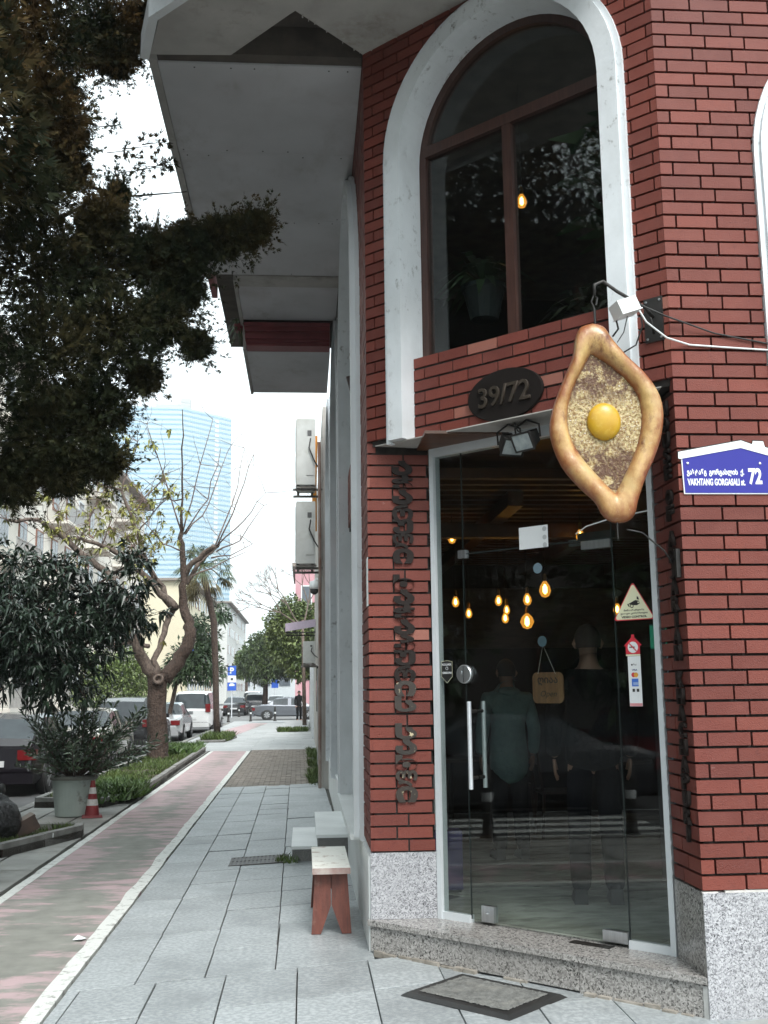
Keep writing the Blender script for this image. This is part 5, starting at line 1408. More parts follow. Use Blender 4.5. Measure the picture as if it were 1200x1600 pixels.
# plants behind the upper window
def leafy(mb, c, n, L, w, droop, spread, rnd):
    for i in range(n):
        a = rnd.uniform(0, 6.283); e = rnd.uniform(-0.2, 1.2)
        d = Vector((math.cos(a) * math.cos(e), math.sin(a) * math.cos(e), math.sin(e)))
        l_ = L * rnd.uniform(0.6, 1.2); s = d.cross(Vector((0, 0, 1)))
        if s.length < 0.05: s = Vector((1, 0, 0))
        s.normalize(); p0 = Vector(c) + d * spread * rnd.random(); p1 = p0 + d * l_ * 0.5; p2 = p0 + d * l_ + Vector((0, 0, -droop * l_))
        mb.add([p0, p1 + s * w, p2, p1 - s * w], [(0, 1, 2, 3)])
M_leaf_in = mat('house_plant_leaf', (0.014, 0.034, 0.013), (0.022, 0.045, 0.016), 4, 0.5, rand=0.3, island=True)
rn = random.Random(5)
for (s, d, z, lab) in ((0.66, 0.55, 4.55, 'hanging dark pot with trailing plant behind the upper window'), (1.45, 0.6, 4.12, 'low leafy pot plant at the foot of the upper window'), (1.75, 0.55, 4.10, 'tall plant with broad leaves behind the upper window')):
    c = F_CH @ Vector((s, d, z))
    t = thing('potted_plant', lab, 'plant', tuple(c))
    m = MB(); m.lathe([(0.10, -0.22), (0.15, 0.0), (0.165, 0.0), (0.165, 0.03), (0.14, 0.03)], 18); m.build('pot', mat('dark_teal_pot', (0.012, 0.020, 0.022), (0.010, 0.016, 0.018), 5, 0.5), t)
    m = MB(); leafy(m, (0, 0, 0.05), 70, 0.28, 0.035, 0.5, 0.12, rn)
    if 'tall' in lab:
        for q_ in range(5): leafy(m, (rn.uniform(-.1, .1), rn.uniform(-.1, .1), 0.5 + 0.2 * q_), 8, 0.42, 0.085, 0.3, 0.05, rn)
    m.build('foliage', M_leaf_in, t)
    m = MB()
    if 'tall' in lab: m.tube([(0, 0, 0), (0.02, 0, 0.7), (0, 0.02, 1.4)], 0.012, 6)
    else: m.tube([(0, 0, -0.2), (0, 0, 0.1)], 0.01, 6)
    m.build('stem', M_bark, t)
m = MB(F_CH); m.tube([(1.80, 0.42, 4.0), (1.815, 0.40, 5.35)], 0.010, 7); tag(m.build('bamboo_cane', mat('bamboo', (0.32, 0.24, 0.10), (0.25, 0.18, 0.08), 6, 0.5)), 'thin bamboo cane standing behind the upper window', 'cane')

# ================================================================== along the street wall
M_ac = mat('aged_ac_white', (0.55, 0.56, 0.54), (0.48, 0.49, 0.47), 3, 0.5, dirt=(0.36, 0.35, 0.31), dscale=2)
def ac_unit(label, x0, x1, y, z0, h, w):
    t = thing('air_conditioner', label, 'air conditioner', (x1, y, z0), wc=True, group='outdoor air conditioner units on the street wall')
    m = MB(); m.box(x0, x1, y, y + w, z0, z0 + h); m.box(x0 - 0.012, x0 - 0.0005, y + 0.02, y + w - 0.02, z0 + 0.02, z0 + h - 0.02); body_ = m.build('casing', M_ac, t)
    m = MB(); m.box(x0 + (x1 - x0) * 0.52, x1 - 0.04, y - 0.012, y - 0.0005, z0 + h * 0.14, z0 + h * 0.86); m.build('service_cover', M_ac, t)
    m = MB(); m.box(x0 + (x1 - x0) * 0.58, x1 - 0.07, y - 0.02, y - 0.0125, z0 + h * 0.74, z0 + h * 0.82, 0); m.build('grip_recess', mat('ac_dark', (0.10, 0.10, 0.10)), t)
    m = MB()
    for q_ in (0.3, 0.75):
        mm = Matrix.Translation((x0 - 0.013, y + w * (0.5), z0 + h * q_ if h > 0.8 else z0 + h * 0.5)) @ Matrix.Rotation(RAD(-90), 4, 'Y'); m.M = mm
        m.lathe([(min(w, h) * 0.30, 0), (min(w, h) * 0.30, 0.01)], 20)
        if h <= 0.8: break
    m.build('fan_grille', mat('ac_grille', (0.16, 0.16, 0.16)), t)
    m = MB()
    for yy in (y + 0.08, y + w - 0.1):
        m.box(x0 - 0.07, AX - 0.0, yy, yy + 0.04, z0 - 0.10, z0 - 0.06); m.box(x0, x0 + 0.05, yy, yy + 0.04, z0 - 0.06, z0); m.box(x1 - 0.08, x1 - 0.03, yy, yy + 0.04, z0 - 0.06, z0)
    m.box(x0 - 0.02, x1 + 0.02, y + 0.03, y + 0.06, z0 - 0.058, z0 - 0.02)
    m.build_each('bracket', mat('ac_bracket', (0.22, 0.21, 0.2), (0.15, 0.13, 0.11), 9, 0.7), t)
    xm = x0 + (x1 - x0) * 0.75
    m = MB(); m.tube([(xm, y - 0.015, z0 + h * 0.70), (xm - 0.03, y - 0.05, z0 + h * 0.55), (x1 - 0.02, y - 0.05, z0 + h * 0.35), (x1 + 0.08, y - 0.02, z0 + h * 0.22), (x1 + 0.09, y + 0.02, z0 - 0.2)], 0.013, 6); m.build('pipe', M_black, t, smooth=True)
ac_unit('upper of the two tall air conditioners on the street wall', -0.15, 0.20, 19.62, 5.50, 1.26, 0.9)
ac_unit('lower of the two tall air conditioners on the street wall', -0.15, 0.20, 19.62, 4.02, 1.16, 0.9)
ac_unit('small air conditioner under the lilac awning', -0.03, 0.27, 28.0, 2.42, 0.56, 0.75)
# neighbouring wall further on
M_nb = mat('neighbour_render', (0.52, 0.50, 0.47), (0.44, 0.42, 0.39), 2, 0.85, dirt=(0.30, 0.27, 0.24), dscale=1.2, dlo=0.5, dhi=0.8)
t = thing('neighbour_building', 'narrow pale rendered building with pipes beyond the brick one', 'building', (0.35, 20.0, 0), wc=True)
m = MB(); m.box(0.335, 9.0, 19.62, 36.0, -0.03, 7.0); m.build('wall', M_nb, t)
m = MB(); m.box(0.30, 0.334, 19.7, 19.95, -0.02, 6.4); m.build('pilaster', M_nb, t)
m = MB(); m.tube([(0.27, 19.55, 0.0), (0.27, 19.55, 0.9), (0.28, 19.56, 4.0), (0.27, 19.58, 6.3)], 0.03, 8); m.build('brown_pipe', mat('rusty_pipe', (0.20, 0.11, 0.08), (0.3, 0.25, 0.22), 3, 0.7), t)
m = MB(); m.tube([(0.20, 21.5, 4.9), (0.20, 21.5, 5.9), (0.22, 21.6, 6.9)], 0.05, 8); m.build('orange_duct', mat('orange_foam', (0.62, 0.26, 0.04), (0.5, 0.2, 0.04), 5, 0.8), t)
m = MB(); m.box(0.29, 0.3345, 24.0, 25.1, 0.05, 2.2); m.build('door', mat('grey_door', (0.3, 0.3, 0.3)), t)
m = MB(); m.box(0.30, 0.3345, 26.5, 27.9, 1.2, 2.3); m.build('window', M_glass_dark, t)
t = thing('security_camera', 'white dome security camera on the wall above the awning', 'camera', (0.25, 24.5, 4.0), wc=True)
m = MB(Matrix.Translation((0.22, 24.5, 3.98))); m.lathe([(0.02, 0.22), (0.10, 0.20), (0.115, 0.08), (0.11, 0.02)], 16); m.build('housing', M_white, t, smooth=True)
m = MB(Matrix.Translation((0.22, 24.5, 3.98))); m.lathe([(0.10, 0.018), (0.085, -0.06), (0.03, -0.10)], 16); m.build('dome', M_black, t, smooth=True)
m = MB(); m.tube([(0.22, 24.5, 4.19), (0.28, 24.5, 4.25), (0.34, 24.5, 4.2)], 0.02, 6); m.build('arm', M_white, t)
t = thing('awning', 'small lilac awning sticking out over the pavement', 'awning', (0.33, 33.0, 3.5), wc=True)
m = MB(); m.add([(0.33, 32.5, 3.85), (0.33, 34.5, 3.85), (-0.58, 34.5, 3.72), (-0.58, 32.5, 3.72)], [(0, 1, 2, 3)]); m.add([(-0.58, 32.49, 3.72), (0.33, 32.49, 3.85), (0.33, 32.49, 3.62), (-0.58, 32.49, 3.48)], [(0, 1, 2, 3)]); m.add([(-0.59, 32.5, 3.72), (-0.59, 34.5, 3.72), (-0.59, 34.5, 3.48), (-0.59, 32.5, 3.48)], [(0, 1, 2, 3)]); m.build('canvas', mat('lilac_canvas', (0.50, 0.42, 0.52), (0.44, 0.37, 0.46), 2, 0.8), t)
m = MB(); m.box(-0.57, 0.33, 32.55, 32.6, 3.44, 3.475); m.box(-0.57, 0.33, 34.4, 34.45, 3.44, 3.475); m.build('frame', M_black_metal, t)

# ================================================================== vehicles
M_carglass = mat('car_glass', (0.035, 0.045, 0.05), (0.025, 0.03, 0.035), 3, 0.06)
M_chrome = mat('chrome', (0.7, 0.7, 0.7), None, 3, 0.2, metal=1.0)
M_tail = mat('tail_lamp', (0.16, 0.008, 0.010), (0.12, 0.007, 0.008), 5, 0.25)
M_headl = mat('head_lamp', (0.55, 0.57, 0.58), None, 9, 0.12)
M_plate_w = mat('number_plate', (0.62, 0.63, 0.63), None, 3, 0.4)
STY = {
 'sedan': dict(L=4.75, W=1.82, zlo=0.22, st=[(0, .55, .55), (.06, .86, .86), (.55, .98, .98), (.95, 1.0, 1.02), (1.55, .98, 1.40), (2.1, .96, 1.46), (2.75, .95, 1.46), (3.15, .94, 1.36), (3.75, .92, .94), (4.45, .80, .80), (4.68, .66, .66), (4.75, .48, .48)], rear=(0.95, 1.55), front=(3.15, 3.75), wh=(0.95, 3.75)),
 'suv': dict(L=4.6, W=1.88, zlo=0.28, st=[(0, .60, .60), (.04, .95, .95), (.10, 1.06, 1.10), (.42, 1.08, 1.58), (.8, 1.07, 1.69), (1.8, 1.05, 1.72), (2.5, 1.03, 1.70), (2.85, 1.02, 1.60), (3.45, 1.00, 1.03), (4.3, .90, .90), (4.53, .75, .75), (4.6, .5, .5)], rear=(0.10, 0.42), front=(2.85, 3.45), wh=(0.9, 3.65)),
 'van': dict(L=5.1, W=1.93, zlo=0.26, st=[(0, .55, .55), (.03, 1.0, 1.0), (.07, 1.08, 1.10), (.22, 1.08, 1.78), (.5, 1.08, 1.88), (2.0, 1.06, 1.91), (3.3, 1.03, 1.88), (3.7, 1.02, 1.74), (4.3, 1.0, 1.05), (4.85, .88, .88), (5.04, .7, .7), (5.1, .5, .5)], rear=(0.07, 0.22), front=(3.7, 4.3), wh=(0.95, 4.1)),
 'hatch': dict(L=4.2, W=1.78, zlo=0.22, st=[(0, .50, .50), (.05, .90, .90), (.12, 1.0, 1.04), (.55, 1.0, 1.38), (.9, .98, 1.46), (1.7, .96, 1.48), (2.4, .95, 1.46), (2.7, .94, 1.36), (3.25, .92, .95), (3.9, .80, .80), (4.14, .66, .66), (4.2, .48, .48)], rear=(0.12, 0.55), front=(2.7, 3.25), wh=(0.8, 3.4)),
}
def make_car(style, label, loc, rz, paint, group=None, rough=0.22, taxi=False, metallic=0.0, rim_c=(0.34, 0.35, 0.36)):
    """local: rear at y = 0, front at +y"""
    S = STY[style]; L, W, zlo = S['L'], S['W'], S['zlo']
    t = thing('parked_car' if style != 'van' else 'parked_van', label, 'van' if style == 'van' else 'car', loc, rz, group)
    nm = 'paint_%d' % len(MATS)
    mp = mat(nm, paint, tuple(c * 0.93 for c in paint), 2, rough, metal=metallic, coat=0.5)
    # refine stations
    st_ = []
    src = S['st']
    for i in range(len(src) - 1):
        a, b = src[i], src[i + 1]
        k = 3 if b[0] - a[0] > 0.5 else 2
        for j in range(k): st_.append(tuple(a[q] + (b[q] - a[q]) * j / k for q in range(3)))
    st_.append(src[-1])
    rings = []
    for (y, zb, zr) in st_:
        e = min(y, L - y); w = W / 2 * (0.80 + 0.20 * min(1.0, (e / 0.45)) ** 0.6)
        zl = zlo + 0.14 * max(0, 1 - e / 0.35)
        g = max(0.0, min(1.0, (zr - zb) / 0.40)); wr = w * (0.93 - 0.17 * g)
        zb_ = zb
        rings.append([(0, y, zl), (w * 0.88, y, zl), (w * 0.985, y, zl + 0.10), (w, y, zl + (zb_ - zl) * 0.55), (w * 0.985, y, zb_ - 0.07), (w * 0.94, y, zb_), (wr, y, max(zb_ + 0.004, zr - 0.07 * g)), (wr * 0.86, y, max(zb_ + 0.010, zr)), (0, y, max(zb_ + 0.02, zr + 0.02))])
    body = MB(); roofp = MB(); gl = {k_: MB() for k_ in ('side', 'rear', 'front')}; NR = 9
    def emit(mb, quad):
        mb.add(quad, [(0, 1, 2, 3)]); mb.add([(-p[0], p[1], p[2]) for p in quad][::-1], [(0, 1, 2, 3)])
    (ra, rb), (fa, fb) = S['rear'], S['front']
    for i in range(len(rings) - 1):
        ym = (st_[i][0] + st_[i + 1][0]) / 2
        zrm = (st_[i][2] - st_[i][1] + st_[i + 1][2] - st_[i + 1][1]) / 2
        for k in range(NR - 1):
            quad = [rings[i][k], rings[i][k + 1], rings[i + 1][k + 1], rings[i + 1][k]]
            side_g = k == 5 and zrm > 0.12 and rb - 0.2 < ym < fa + 0.42
            scr = k in (6, 7) and (ra < ym < rb or fa < ym < fb)
            pillar = side_g and any(abs(ym - p) < 0.09 for p in ((rb + fa) / 2 + 0.15,))
            if k == 6 and scr and False: scr = False
            if side_g and not pillar:
                gl['side'].add(quad, [(0, 1, 2, 3)]); continue
            if scr: emit(gl['rear'] if ym < rb else gl['front'], quad); continue
            emit(roofp if k >= 6 and rb < ym < fa else body, quad)
    for idx in (0, len(rings) - 1):
        r = rings[idx]
        body.add(r + [(-p[0], p[1], p[2]) for p in r[1:-1]][::-1], [tuple(range(len(r) + len(r) - 2))])
    smooth_angle(body.build('body', mp, t), 40); smooth_angle(roofp.build('roof', mp, t), 40)
    smooth_angle(gl['rear'].build('rear_window', M_carglass, t), 40); smooth_angle(gl['front'].build('windscreen', M_carglass, t), 40)
    half = (rb + fa) / 2 + 0.15
    for mir in (1, -1):
        for fr_ in (0, 1):
            g2 = MB()
            for f in gl['side'].f:
                q4 = [gl['side'].v[i] for i in f]
                if (sum(p[1] for p in q4) / 4 > half) == bool(fr_): g2.add([(mir * p[0], p[1], p[2]) for p in (q4 if mir > 0 else q4[::-1])], [(0, 1, 2, 3)])
            if g2.v: g2.build('side_window', M_carglass, t)
    wr_ = 0.33 if style != 'suv' else 0.36
    for y in S['wh']:
        for sx in (-1, 1):
            mm = Matrix.Translation((sx * (W / 2 - 0.02), y, wr_)) @ Matrix.Rotation(RAD(90) * sx, 4, 'Y')
            m = MB(Matrix.Translation((sx * (W / 2 - 0.012), y, wr_ + 0.01)) @ Matrix.Rotation(RAD(90) * sx, 4, 'Y')); m.lathe([(wr_ + 0.055, -0.1), (wr_ + 0.055, 0.008)], 28); m.build('wheel_arch', M_black, t)
            m = MB(mm); m.lathe([(wr_ * 0.66, -0.16), (wr_ * 0.95, -0.16), (wr_, -0.12), (wr_, 0.02), (wr_ * 0.95, 0.04), (wr_ * 0.68, 0.04)], 28); wheel = m.build('wheel', M_rubber, t, smooth=True)
            m = MB(mm); m.lathe([(wr_ * 0.66, 0.0), (wr_ * 0.66, 0.036), (wr_ * 0.58, 0.03)], 24)
            for q_ in range(7):
                a = q_ * 2 * math.pi / 7; ca, sa = math.cos(a), math.sin(a)
                m.add([(-sa * 0.03 + ca * 0.03, ca * 0.03 + sa * 0.03, 0.046), (sa * 0.03 + ca * 0.03, -ca * 0.03 + sa * 0.03, 0.046), (sa * 0.05 + ca * wr_ * 0.6, -ca * 0.05 + sa * wr_ * 0.6, 0.042), (-sa * 0.05 + ca * wr_ * 0.6, ca * 0.05 + sa * wr_ * 0.6, 0.042)], [(0, 1, 2, 3)])
            m.build('rim', mat('alloy_%d' % int(rim_c[0] * 100), rim_c, None, 4, 0.35, metal=0.2), wheel)
    zb0 = src[1][1]
    zt0, zt1 = (zb0 - 0.24, zb0 - 0.06) if style in ('sedan', 'hatch') else (zb0 - 0.05, zb0 + 0.32) if style == 'van' else (zb0 - 0.12, zb0 + 0.10)
    for sx in (-1, 1):
        m = MB(); x1 = sx * (W / 2 * 0.93); x0 = sx * (W / 2 * (0.55 if style in ('sedan', 'hatch') else 0.70))
        m.box(min(x0, x1), max(x0, x1), -0.012, 0.16, zt0, zt1); m.build('tail_light', M_tail, t)
        m = MB(); m.box(min(sx * W / 2 * 0.55, sx * W / 2 * 0.88), max(sx * W / 2 * 0.55, sx * W / 2 * 0.88), L - 0.20, L - 0.03, 0.60, 0.73); m.build('headlight', M_headl, t)
        m = MB(); x = sx * (W / 2 + 0.09); m.box(min(x, x - sx * 0.17), max(x, x - sx * 0.17), fa + 0.12, fa + 0.24, src[5][1] - 0.01, src[5][1] + 0.12); m.build('mirror', mp, t)
    m = MB(); m.box(-0.26, 0.26, -0.022, 0.02, zb0 - 0.36 if style != 'van' else 0.62, zb0 - 0.25 if style != 'van' else 0.73); m.build('number_plate', M_plate_w, t)
    m = MB(); m.box(-W * 0.44, W * 0.44, -0.015, 0.10, zlo + 0.02, zlo + 0.20); m.build('rear_bumper', M_black if style in ('suv',) else mp, t)
    m = MB(); m.box(-0.35, 0.35, L - 0.06, L + 0.012, 0.46, 0.62); m.build('grille', M_black, t)
    m = MB(); m.box(-0.26, 0.26, L + 0.0, L + 0.02, 0.36, 0.46); m.build('number_plate', M_plate_w, t)
    if style == 'sedan':
        m = MB(); m.box(-W * 0.30, W * 0.30, -0.018, 0.05, zb0 - 0.21, zb0 - 0.18); m.build('chrome_strip', M_chrome, t)
    if taxi:
        m = MB(); m.box(-0.2, 0.2, 2.2, 2.36, 1.48, 1.6); m.build('roof_sign', M_white, t)
    return t
RZ = -0.14
make_car('suv', 'black car at the left edge beside the rubbish bags', (-6.02, 13.9, RZ), 0, (0.012, 0.012, 0.014))
make_car('hatch', 'near-black hatchback with dark red tailgate band behind the potted oleander', (-5.72, 20.4, RZ), RAD(1), (0.010, 0.008, 0.011))
make_car('sedan', 'beige silver car parked beside the tree bed', (-5.72, 27.0, RZ), 0, (0.36, 0.33, 0.28), metallic=0.2)
make_car('suv', 'black off-road car half hidden behind the big trunk', (-5.55, 33.4, RZ), RAD(-1), (0.02, 0.02, 0.022))
make_car('sedan', 'silver car parked just before the white van', (-5.6, 42.0, RZ), 0, (0.45, 0.46, 0.47), metallic=0.3)
make_car('van', 'white van parked past the pruned tree', (-5.22, 50.4, RZ), RAD(-2), (0.62, 0.63, 0.63))
make_car('sedan', 'grey saloon crossing at the end of the pavement', (-3.42, 72.6, RZ), RAD(-90), (0.15, 0.16, 0.18), metallic=0.4)
make_car('sedan', 'black saloon seen from behind beyond the bollards', (-5.55, 86.0, RZ), 0, (0.012, 0.012, 0.014))
make_car('suv', 'dark estate car beyond the black saloon', (-4.2, 92.0, RZ), 0, (0.02, 0.02, 0.024))
make_car('hatch', 'white taxi with roof sign far down the street', (-8.6, 96.0, RZ), 0, (0.6, 0.6, 0.6), taxi=True)
make_car('suv', 'dark car far left of the street end', (-9.4, 84.0, RZ), RAD(3), (0.03, 0.03, 0.035))
make_car('van', 'pale van in the row at the street end', (-5.0, 104.0, RZ), 0, (0.6, 0.61, 0.62))
make_car('sedan', 'silver saloon in the row at the street end', (-2.6, 100.0, RZ), 0, (0.5, 0.5, 0.52))
# seen only as reflections in the glass door
make_car('sedan', 'dark saloon parked across the corner, mirrored in the door', (-8.6, 3.0, RZ), RAD(-6), (0.02, 0.02, 0.024), rim_c=(0.05, 0.05, 0.052))
make_car('hatch', 'dark red car parked further off, mirrored in the door', (-14.0, 1.2, RZ), RAD(-68), (0.10, 0.012, 0.014), rim_c=(0.05, 0.05, 0.052))

# bollards
bproto = thing('bollard', '', 'bollard', (-4.45, 64.2, -0.034), group='black bollards at the end of the pavement')
m = MB(); m.lathe([(0.10, 0), (0.10, 0.06), (0.065, 0.10), (0.06, 0.62), (0.075, 0.64), (0.075, 0.70), (0.06, 0.72), (0.07, 0.80), (0.05, 0.86), (0.01, 0.875)], 14); m.build('post', M_black_metal, bproto, smooth=True)
m = MB(); m.lathe([(0.0625, 0.45), (0.0625, 0.55)], 14); m.build('band', M_white, bproto)
bl = [(-4.45, 64.2, 'bollard in front of the parking sign pole'), (-3.16, 64.3, 'bollard at the tail of the grey saloon'), (-1.74, 64.4, 'bollard before the door of the grey saloon'), (-5.7, 76.0, 'bollard beside the white van at the junction'), (-4.9, 82.0, 'bollard beyond the grey saloon tail'), (-4.35, 4.5, 'bollard by the road, mirrored in the door'), (-4.35, 6.2, 'second bollard by the road, mirrored in the door')]
for i, (x, y, lab) in enumerate(bl):
    o = bproto if i == 0 else copy_tree(bproto)
    o.matrix_basis = Matrix.Translation((x, y, -0.034 if y < 65 and x > -4.6 else RZ)); o['label'] = lab
# zebra crossing (mirrored in the door) and road lines
m = MB()
for k in range(7): m.add([(-8.6 + k * 0.62, 3.6, -0.134), (-8.3 + k * 0.62, 3.6, -0.134), (-8.3 + k * 0.62, 7.6, -0.134), (-8.6 + k * 0.62, 7.6, -0.134)], [(0, 1, 2, 3)])
struct(m.build('zebra_crossing', M_line))
m = MB(); m.add([(-14, 66.0, -0.135), (8, 66.0, -0.135), (8, 84, -0.135), (-14, 84, -0.135)], [(0, 1, 2, 3)]); struct(m.build('road', mat('pale_asphalt', (0.20, 0.205, 0.205), (0.16, 0.165, 0.165), 0.6, 0.9)))

# parking sign, other signs
t = thing('parking_sign', 'tall blue parking sign with white P on a slim pole', 'sign', (-5.32, 80.0, RZ))
m = MB(); m.tube([(0, 0, 0), (0, 0, 3.75)], 0.04, 8); m.build('pole', M_steel_satin, t)
M_pb = mat('parking_blue', (0.02, 0.10, 0.50), (0.02, 0.09, 0.45), 2, 0.4)
m = MB(); m.box(-0.30, 0.30, -0.07, -0.045, 3.05, 3.75); m.build('panel', M_pb, t)
m = MB(); m.box(-0.30, 0.30, -0.07, -0.045, 2.55, 3.03); m.build('panel', M_white, t)
m = MB(); m.box(-0.32, 0.32, -0.07, -0.045, 1.95, 2.53); m.build('panel', M_pb, t)
text_obj('letter', 'P', 0.5, Matrix.Translation((0, -0.072, 3.40)) @ Matrix.Rotation(RAD(90), 4, 'X'), M_white, t, 0.002, fit=(0.30, 0.45), offset=0.02)
m = MB(); m.box(-0.2, 0.2, -0.074, -0.0705, 2.28, 2.42); m.box(-0.12, 0.12, -0.074, -0.0705, 2.421, 2.48); m.build('car_symbol', M_white, t)
m = MB(); m.box(-0.08, 0.08, -0.074, -0.0705, 2.70, 2.86); m.build('clock_symbol', M_black, t)
for (x, y, z, lab) in ((-6.3, 60.0, 3.3, 'small blue sign among the leaves by the trunk'), (-3.0, 110.0, 2.2, 'small blue sign far beyond the saloon roof')):
    t = thing('road_sign', lab, 'sign', (x, y, RZ)); m = MB(); m.tube([(0, 0, 0), (0, 0, z + 0.5)], 0.035, 8); m.build('pole', M_steel_satin, t)
    m = MB(); m.box(-0.35, 0.35, -0.06, -0.04, z, z + 0.9); m.build('panel', M_pb, t)
person('person in black walking past the grey saloon', (-0.33, 64.2, -0.03), RAD(20), 1.75, (0.014, 0.013, 0.014), (0.012, 0.012, 0.013), (0.012, 0.01, 0.009), 0.84)

# cone
t = thing('traffic_cone', 'red and white striped traffic cone beside the planter', 'traffic cone', (-2.97, 15.72, 0.0), RAD(12))
t.scale = (0.88, 0.88, 0.94)
M_cred = mat('cone_red', (0.20, 0.018, 0.02), (0.14, 0.014, 0.016), 6, 0.55, dirt=(0.15, 0.04, 0.035), dscale=7)
M_cwh = mat('cone_white', (0.52, 0.52, 0.50), (0.42, 0.42, 0.40), 9, 0.5, dirt=(0.25, 0.23, 0.21), dscale=8)
m = MB(); m.prism([(-0.16, -0.16), (0.16, -0.16), (0.16, 0.16), (-0.16, 0.16)], 0, 0.03, taper=[(-0.15, -0.15), (0.15, -0.15), (0.15, 0.15), (-0.15, 0.15)]); m.build('base', M_cred, t)
def cr_(z): return 0.115 - 0.085 * (z - 0.03) / 0.5
for k, (z0, z1, mt) in enumerate(((0.03, 0.17, M_cred), (0.17, 0.26, M_cwh), (0.26, 0.34, M_cred), (0.34, 0.43, M_cwh), (0.43, 0.53, M_cred))):
    m = MB(); m.lathe([(cr_(z0), z0), (cr_(z1), z1)], 24); m.build('stripe', mt, t, smooth=False)

# big planter with an oleander
t = thing('oleander_planter', 'leafy oleander in a chipped pale green tub', 'potted plant', (-3.28, 15.95, 0.0))
m = MB(); m.lathe([(0.235, 0.0), (0.245, 0.01), (0.300, 0.50), (0.325, 0.505), (0.328, 0.545), (0.305, 0.55), (0.29, 0.50), (0.05, 0.49)], 36)
m.build('tub', mat('chipped_green_tub', (0.36, 0.41, 0.38), (0.30, 0.345, 0.315), 3, 0.6, dirt=(0.14, 0.12, 0.10), dscale=4, dlo=0.58, dhi=0.68), t, smooth=False)
m = MB(); m.lathe([(0.33, 0.507), (0.333, 0.54), (0.31, 0.556)], 36); m.build('tub_rim', mat('tub_rim_grey', (0.15, 0.15, 0.13), (0.1, 0.1, 0.09), 6, 0.8), t)
rn = random.Random(11)
stems = MB(); leaves = MB()
def blade(mb, p, d, L, w, droop=0.25, roll=None):
    d = Vector(d).normalized(); s = d.cross(Vector((0, 0, 1)))
    if s.length < 0.08: s = Vector((1, 0, 0))
    s.normalize()
    if roll: s = (Matrix.Rotation(roll, 3, d) @ s)
    up = s.cross(d)
    p = Vector(p); a = p + d * L * 0.45 + up * L * 0.03; b = p + d * L + Vector((0, 0, -droop * L))
    mb.add([p, a + s * w - up * w * 0.35, b, a - s * w - up * w * 0.35, a], [(0, 1, 4), (1, 2, 4), (2, 3, 4), (3, 0, 4)])
for i in range(70):
    a = rn.uniform(0, 6.283); e = rn.uniform(0.30, 1.5); L = rn.uniform(0.8, 1.5)
    pts = [Vector((0.05 * math.cos(a), 0.05 * math.sin(a), 0.5))]
    d = Vector((math.cos(a) * math.cos(e), math.sin(a) * math.cos(e), math.sin(e)))
    for k in range(1, 5): pts.append(pts[0] + d * L * k / 4 + Vector((rn.gauss(0, .02), rn.gauss(0, .02), -0.06 * (k / 4) ** 2)))
    stems.tube(pts, [0.011, 0.009, 0.007, 0.005, 0.003], 5)
    for k in range(34):
        u = rn.uniform(0.2, 1.0); j = min(3, int(u * 4)); p = pts[j].lerp(pts[j + 1], u * 4 - j)
        b = rn.uniform(0, 6.283); dd = (d + Vector((math.cos(b), math.sin(b), rn.uniform(-0.3, 0.8))) * 0.9)
        blade(leaves, p, dd, rn.uniform(0.13, 0.20), rn.uniform(0.014, 0.021), 0.25, rn.uniform(-1.4, 1.4))
stems.build('stem', M_bark, t)
M_olean = mat('oleander_leaf', (0.060, 0.090, 0.055), (0.090, 0.125, 0.075), 3, 0.26, rand=0.35, island=True)
leaves.build('foliage', M_olean, t)
m = MB(); m.tube([(0.28, -0.1, 0.5), (0.42, -0.2, 0.8), (0.50, -0.22, 1.0)], 0.012, 6); m.tube([(0.2, 0.2, 0.5), (0.34, 0.1, 0.85)], 0.01, 6); m.build('support_stick', M_bark_pale, t)

# rubbish bags
def bag_mesh(mb, c, rx, ry, rz, seed):
    vs = []; fs = []; n, k = 28, 16
    for i in range(k + 1):
        ph = math.pi * i / k
        for j in range(n):
            th = 2 * math.pi * j / n
            d = Vector((math.sin(ph) * math.cos(th), math.sin(ph) * math.sin(th), math.cos(ph)))
            r = 1 + 0.16 * noise.noise(d * 2.1 + Vector((seed, 0, 0))) + 0.09 * abs(noise.noise(d * 5.5 + Vector((seed, 3, 0)))) + 0.04 * noise.noise(d * 13 + Vector((seed, 0, 5)))
            z = d.z * r * rz
            vs.append((c[0] + d.x * r * rx, c[1] + d.y * r * ry, max(0.0, c[2] + z)))
    for i in range(k):
        for j in range(n): fs.append((i * n + j, (i + 1) * n + j, (i + 1) * n + (j + 1) % n, i * n + (j + 1) % n))
    mb.add(vs, fs)
M_bag = mat('black_bin_liner', (0.014, 0.014, 0.015), (0.02, 0.02, 0.02), 4, 0.20, 0.9, 14, bdist=0.03)
for (x, y, rx, ry, rz, sd_, lab) in ((-3.56, 12.75, 0.36, 0.34, 0.30, 1.0, 'bulging black rubbish bag on the near grass bed'), (-3.98, 12.9, 0.36, 0.33, 0.34, 4.0, 'black rubbish bag at the very left edge')):
    t = thing('rubbish_bag', lab, 'rubbish bag', (x, y, 0.06))
    m = MB(); bag_mesh(m, (0, 0, rz * 0.8), rx, ry, rz, sd_); m.build('bag', M_bag, t, smooth=True)
    m = MB(); m.tube([(0.05, 0, rz * 1.7), (0.09, -0.02, rz * 1.95), (0.16, -0.04, rz * 2.0)], [0.06, 0.025, 0.06], 9); m.build('tied_neck', M_bag, t, smooth=True)
t = thing('broken_case', 'brown broken case leaning on the rubbish bags', 'rubbish', (-3.16, 12.95, 0.08), RAD(25))
m = MB(Matrix.Rotation(RAD(-28), 4, 'Y')); m.box(-0.16, 0.16, -0.12, 0.12, 0.06, 0.20); m.box(-0.165, 0.165, -0.125, 0.125, 0.2005, 0.225)
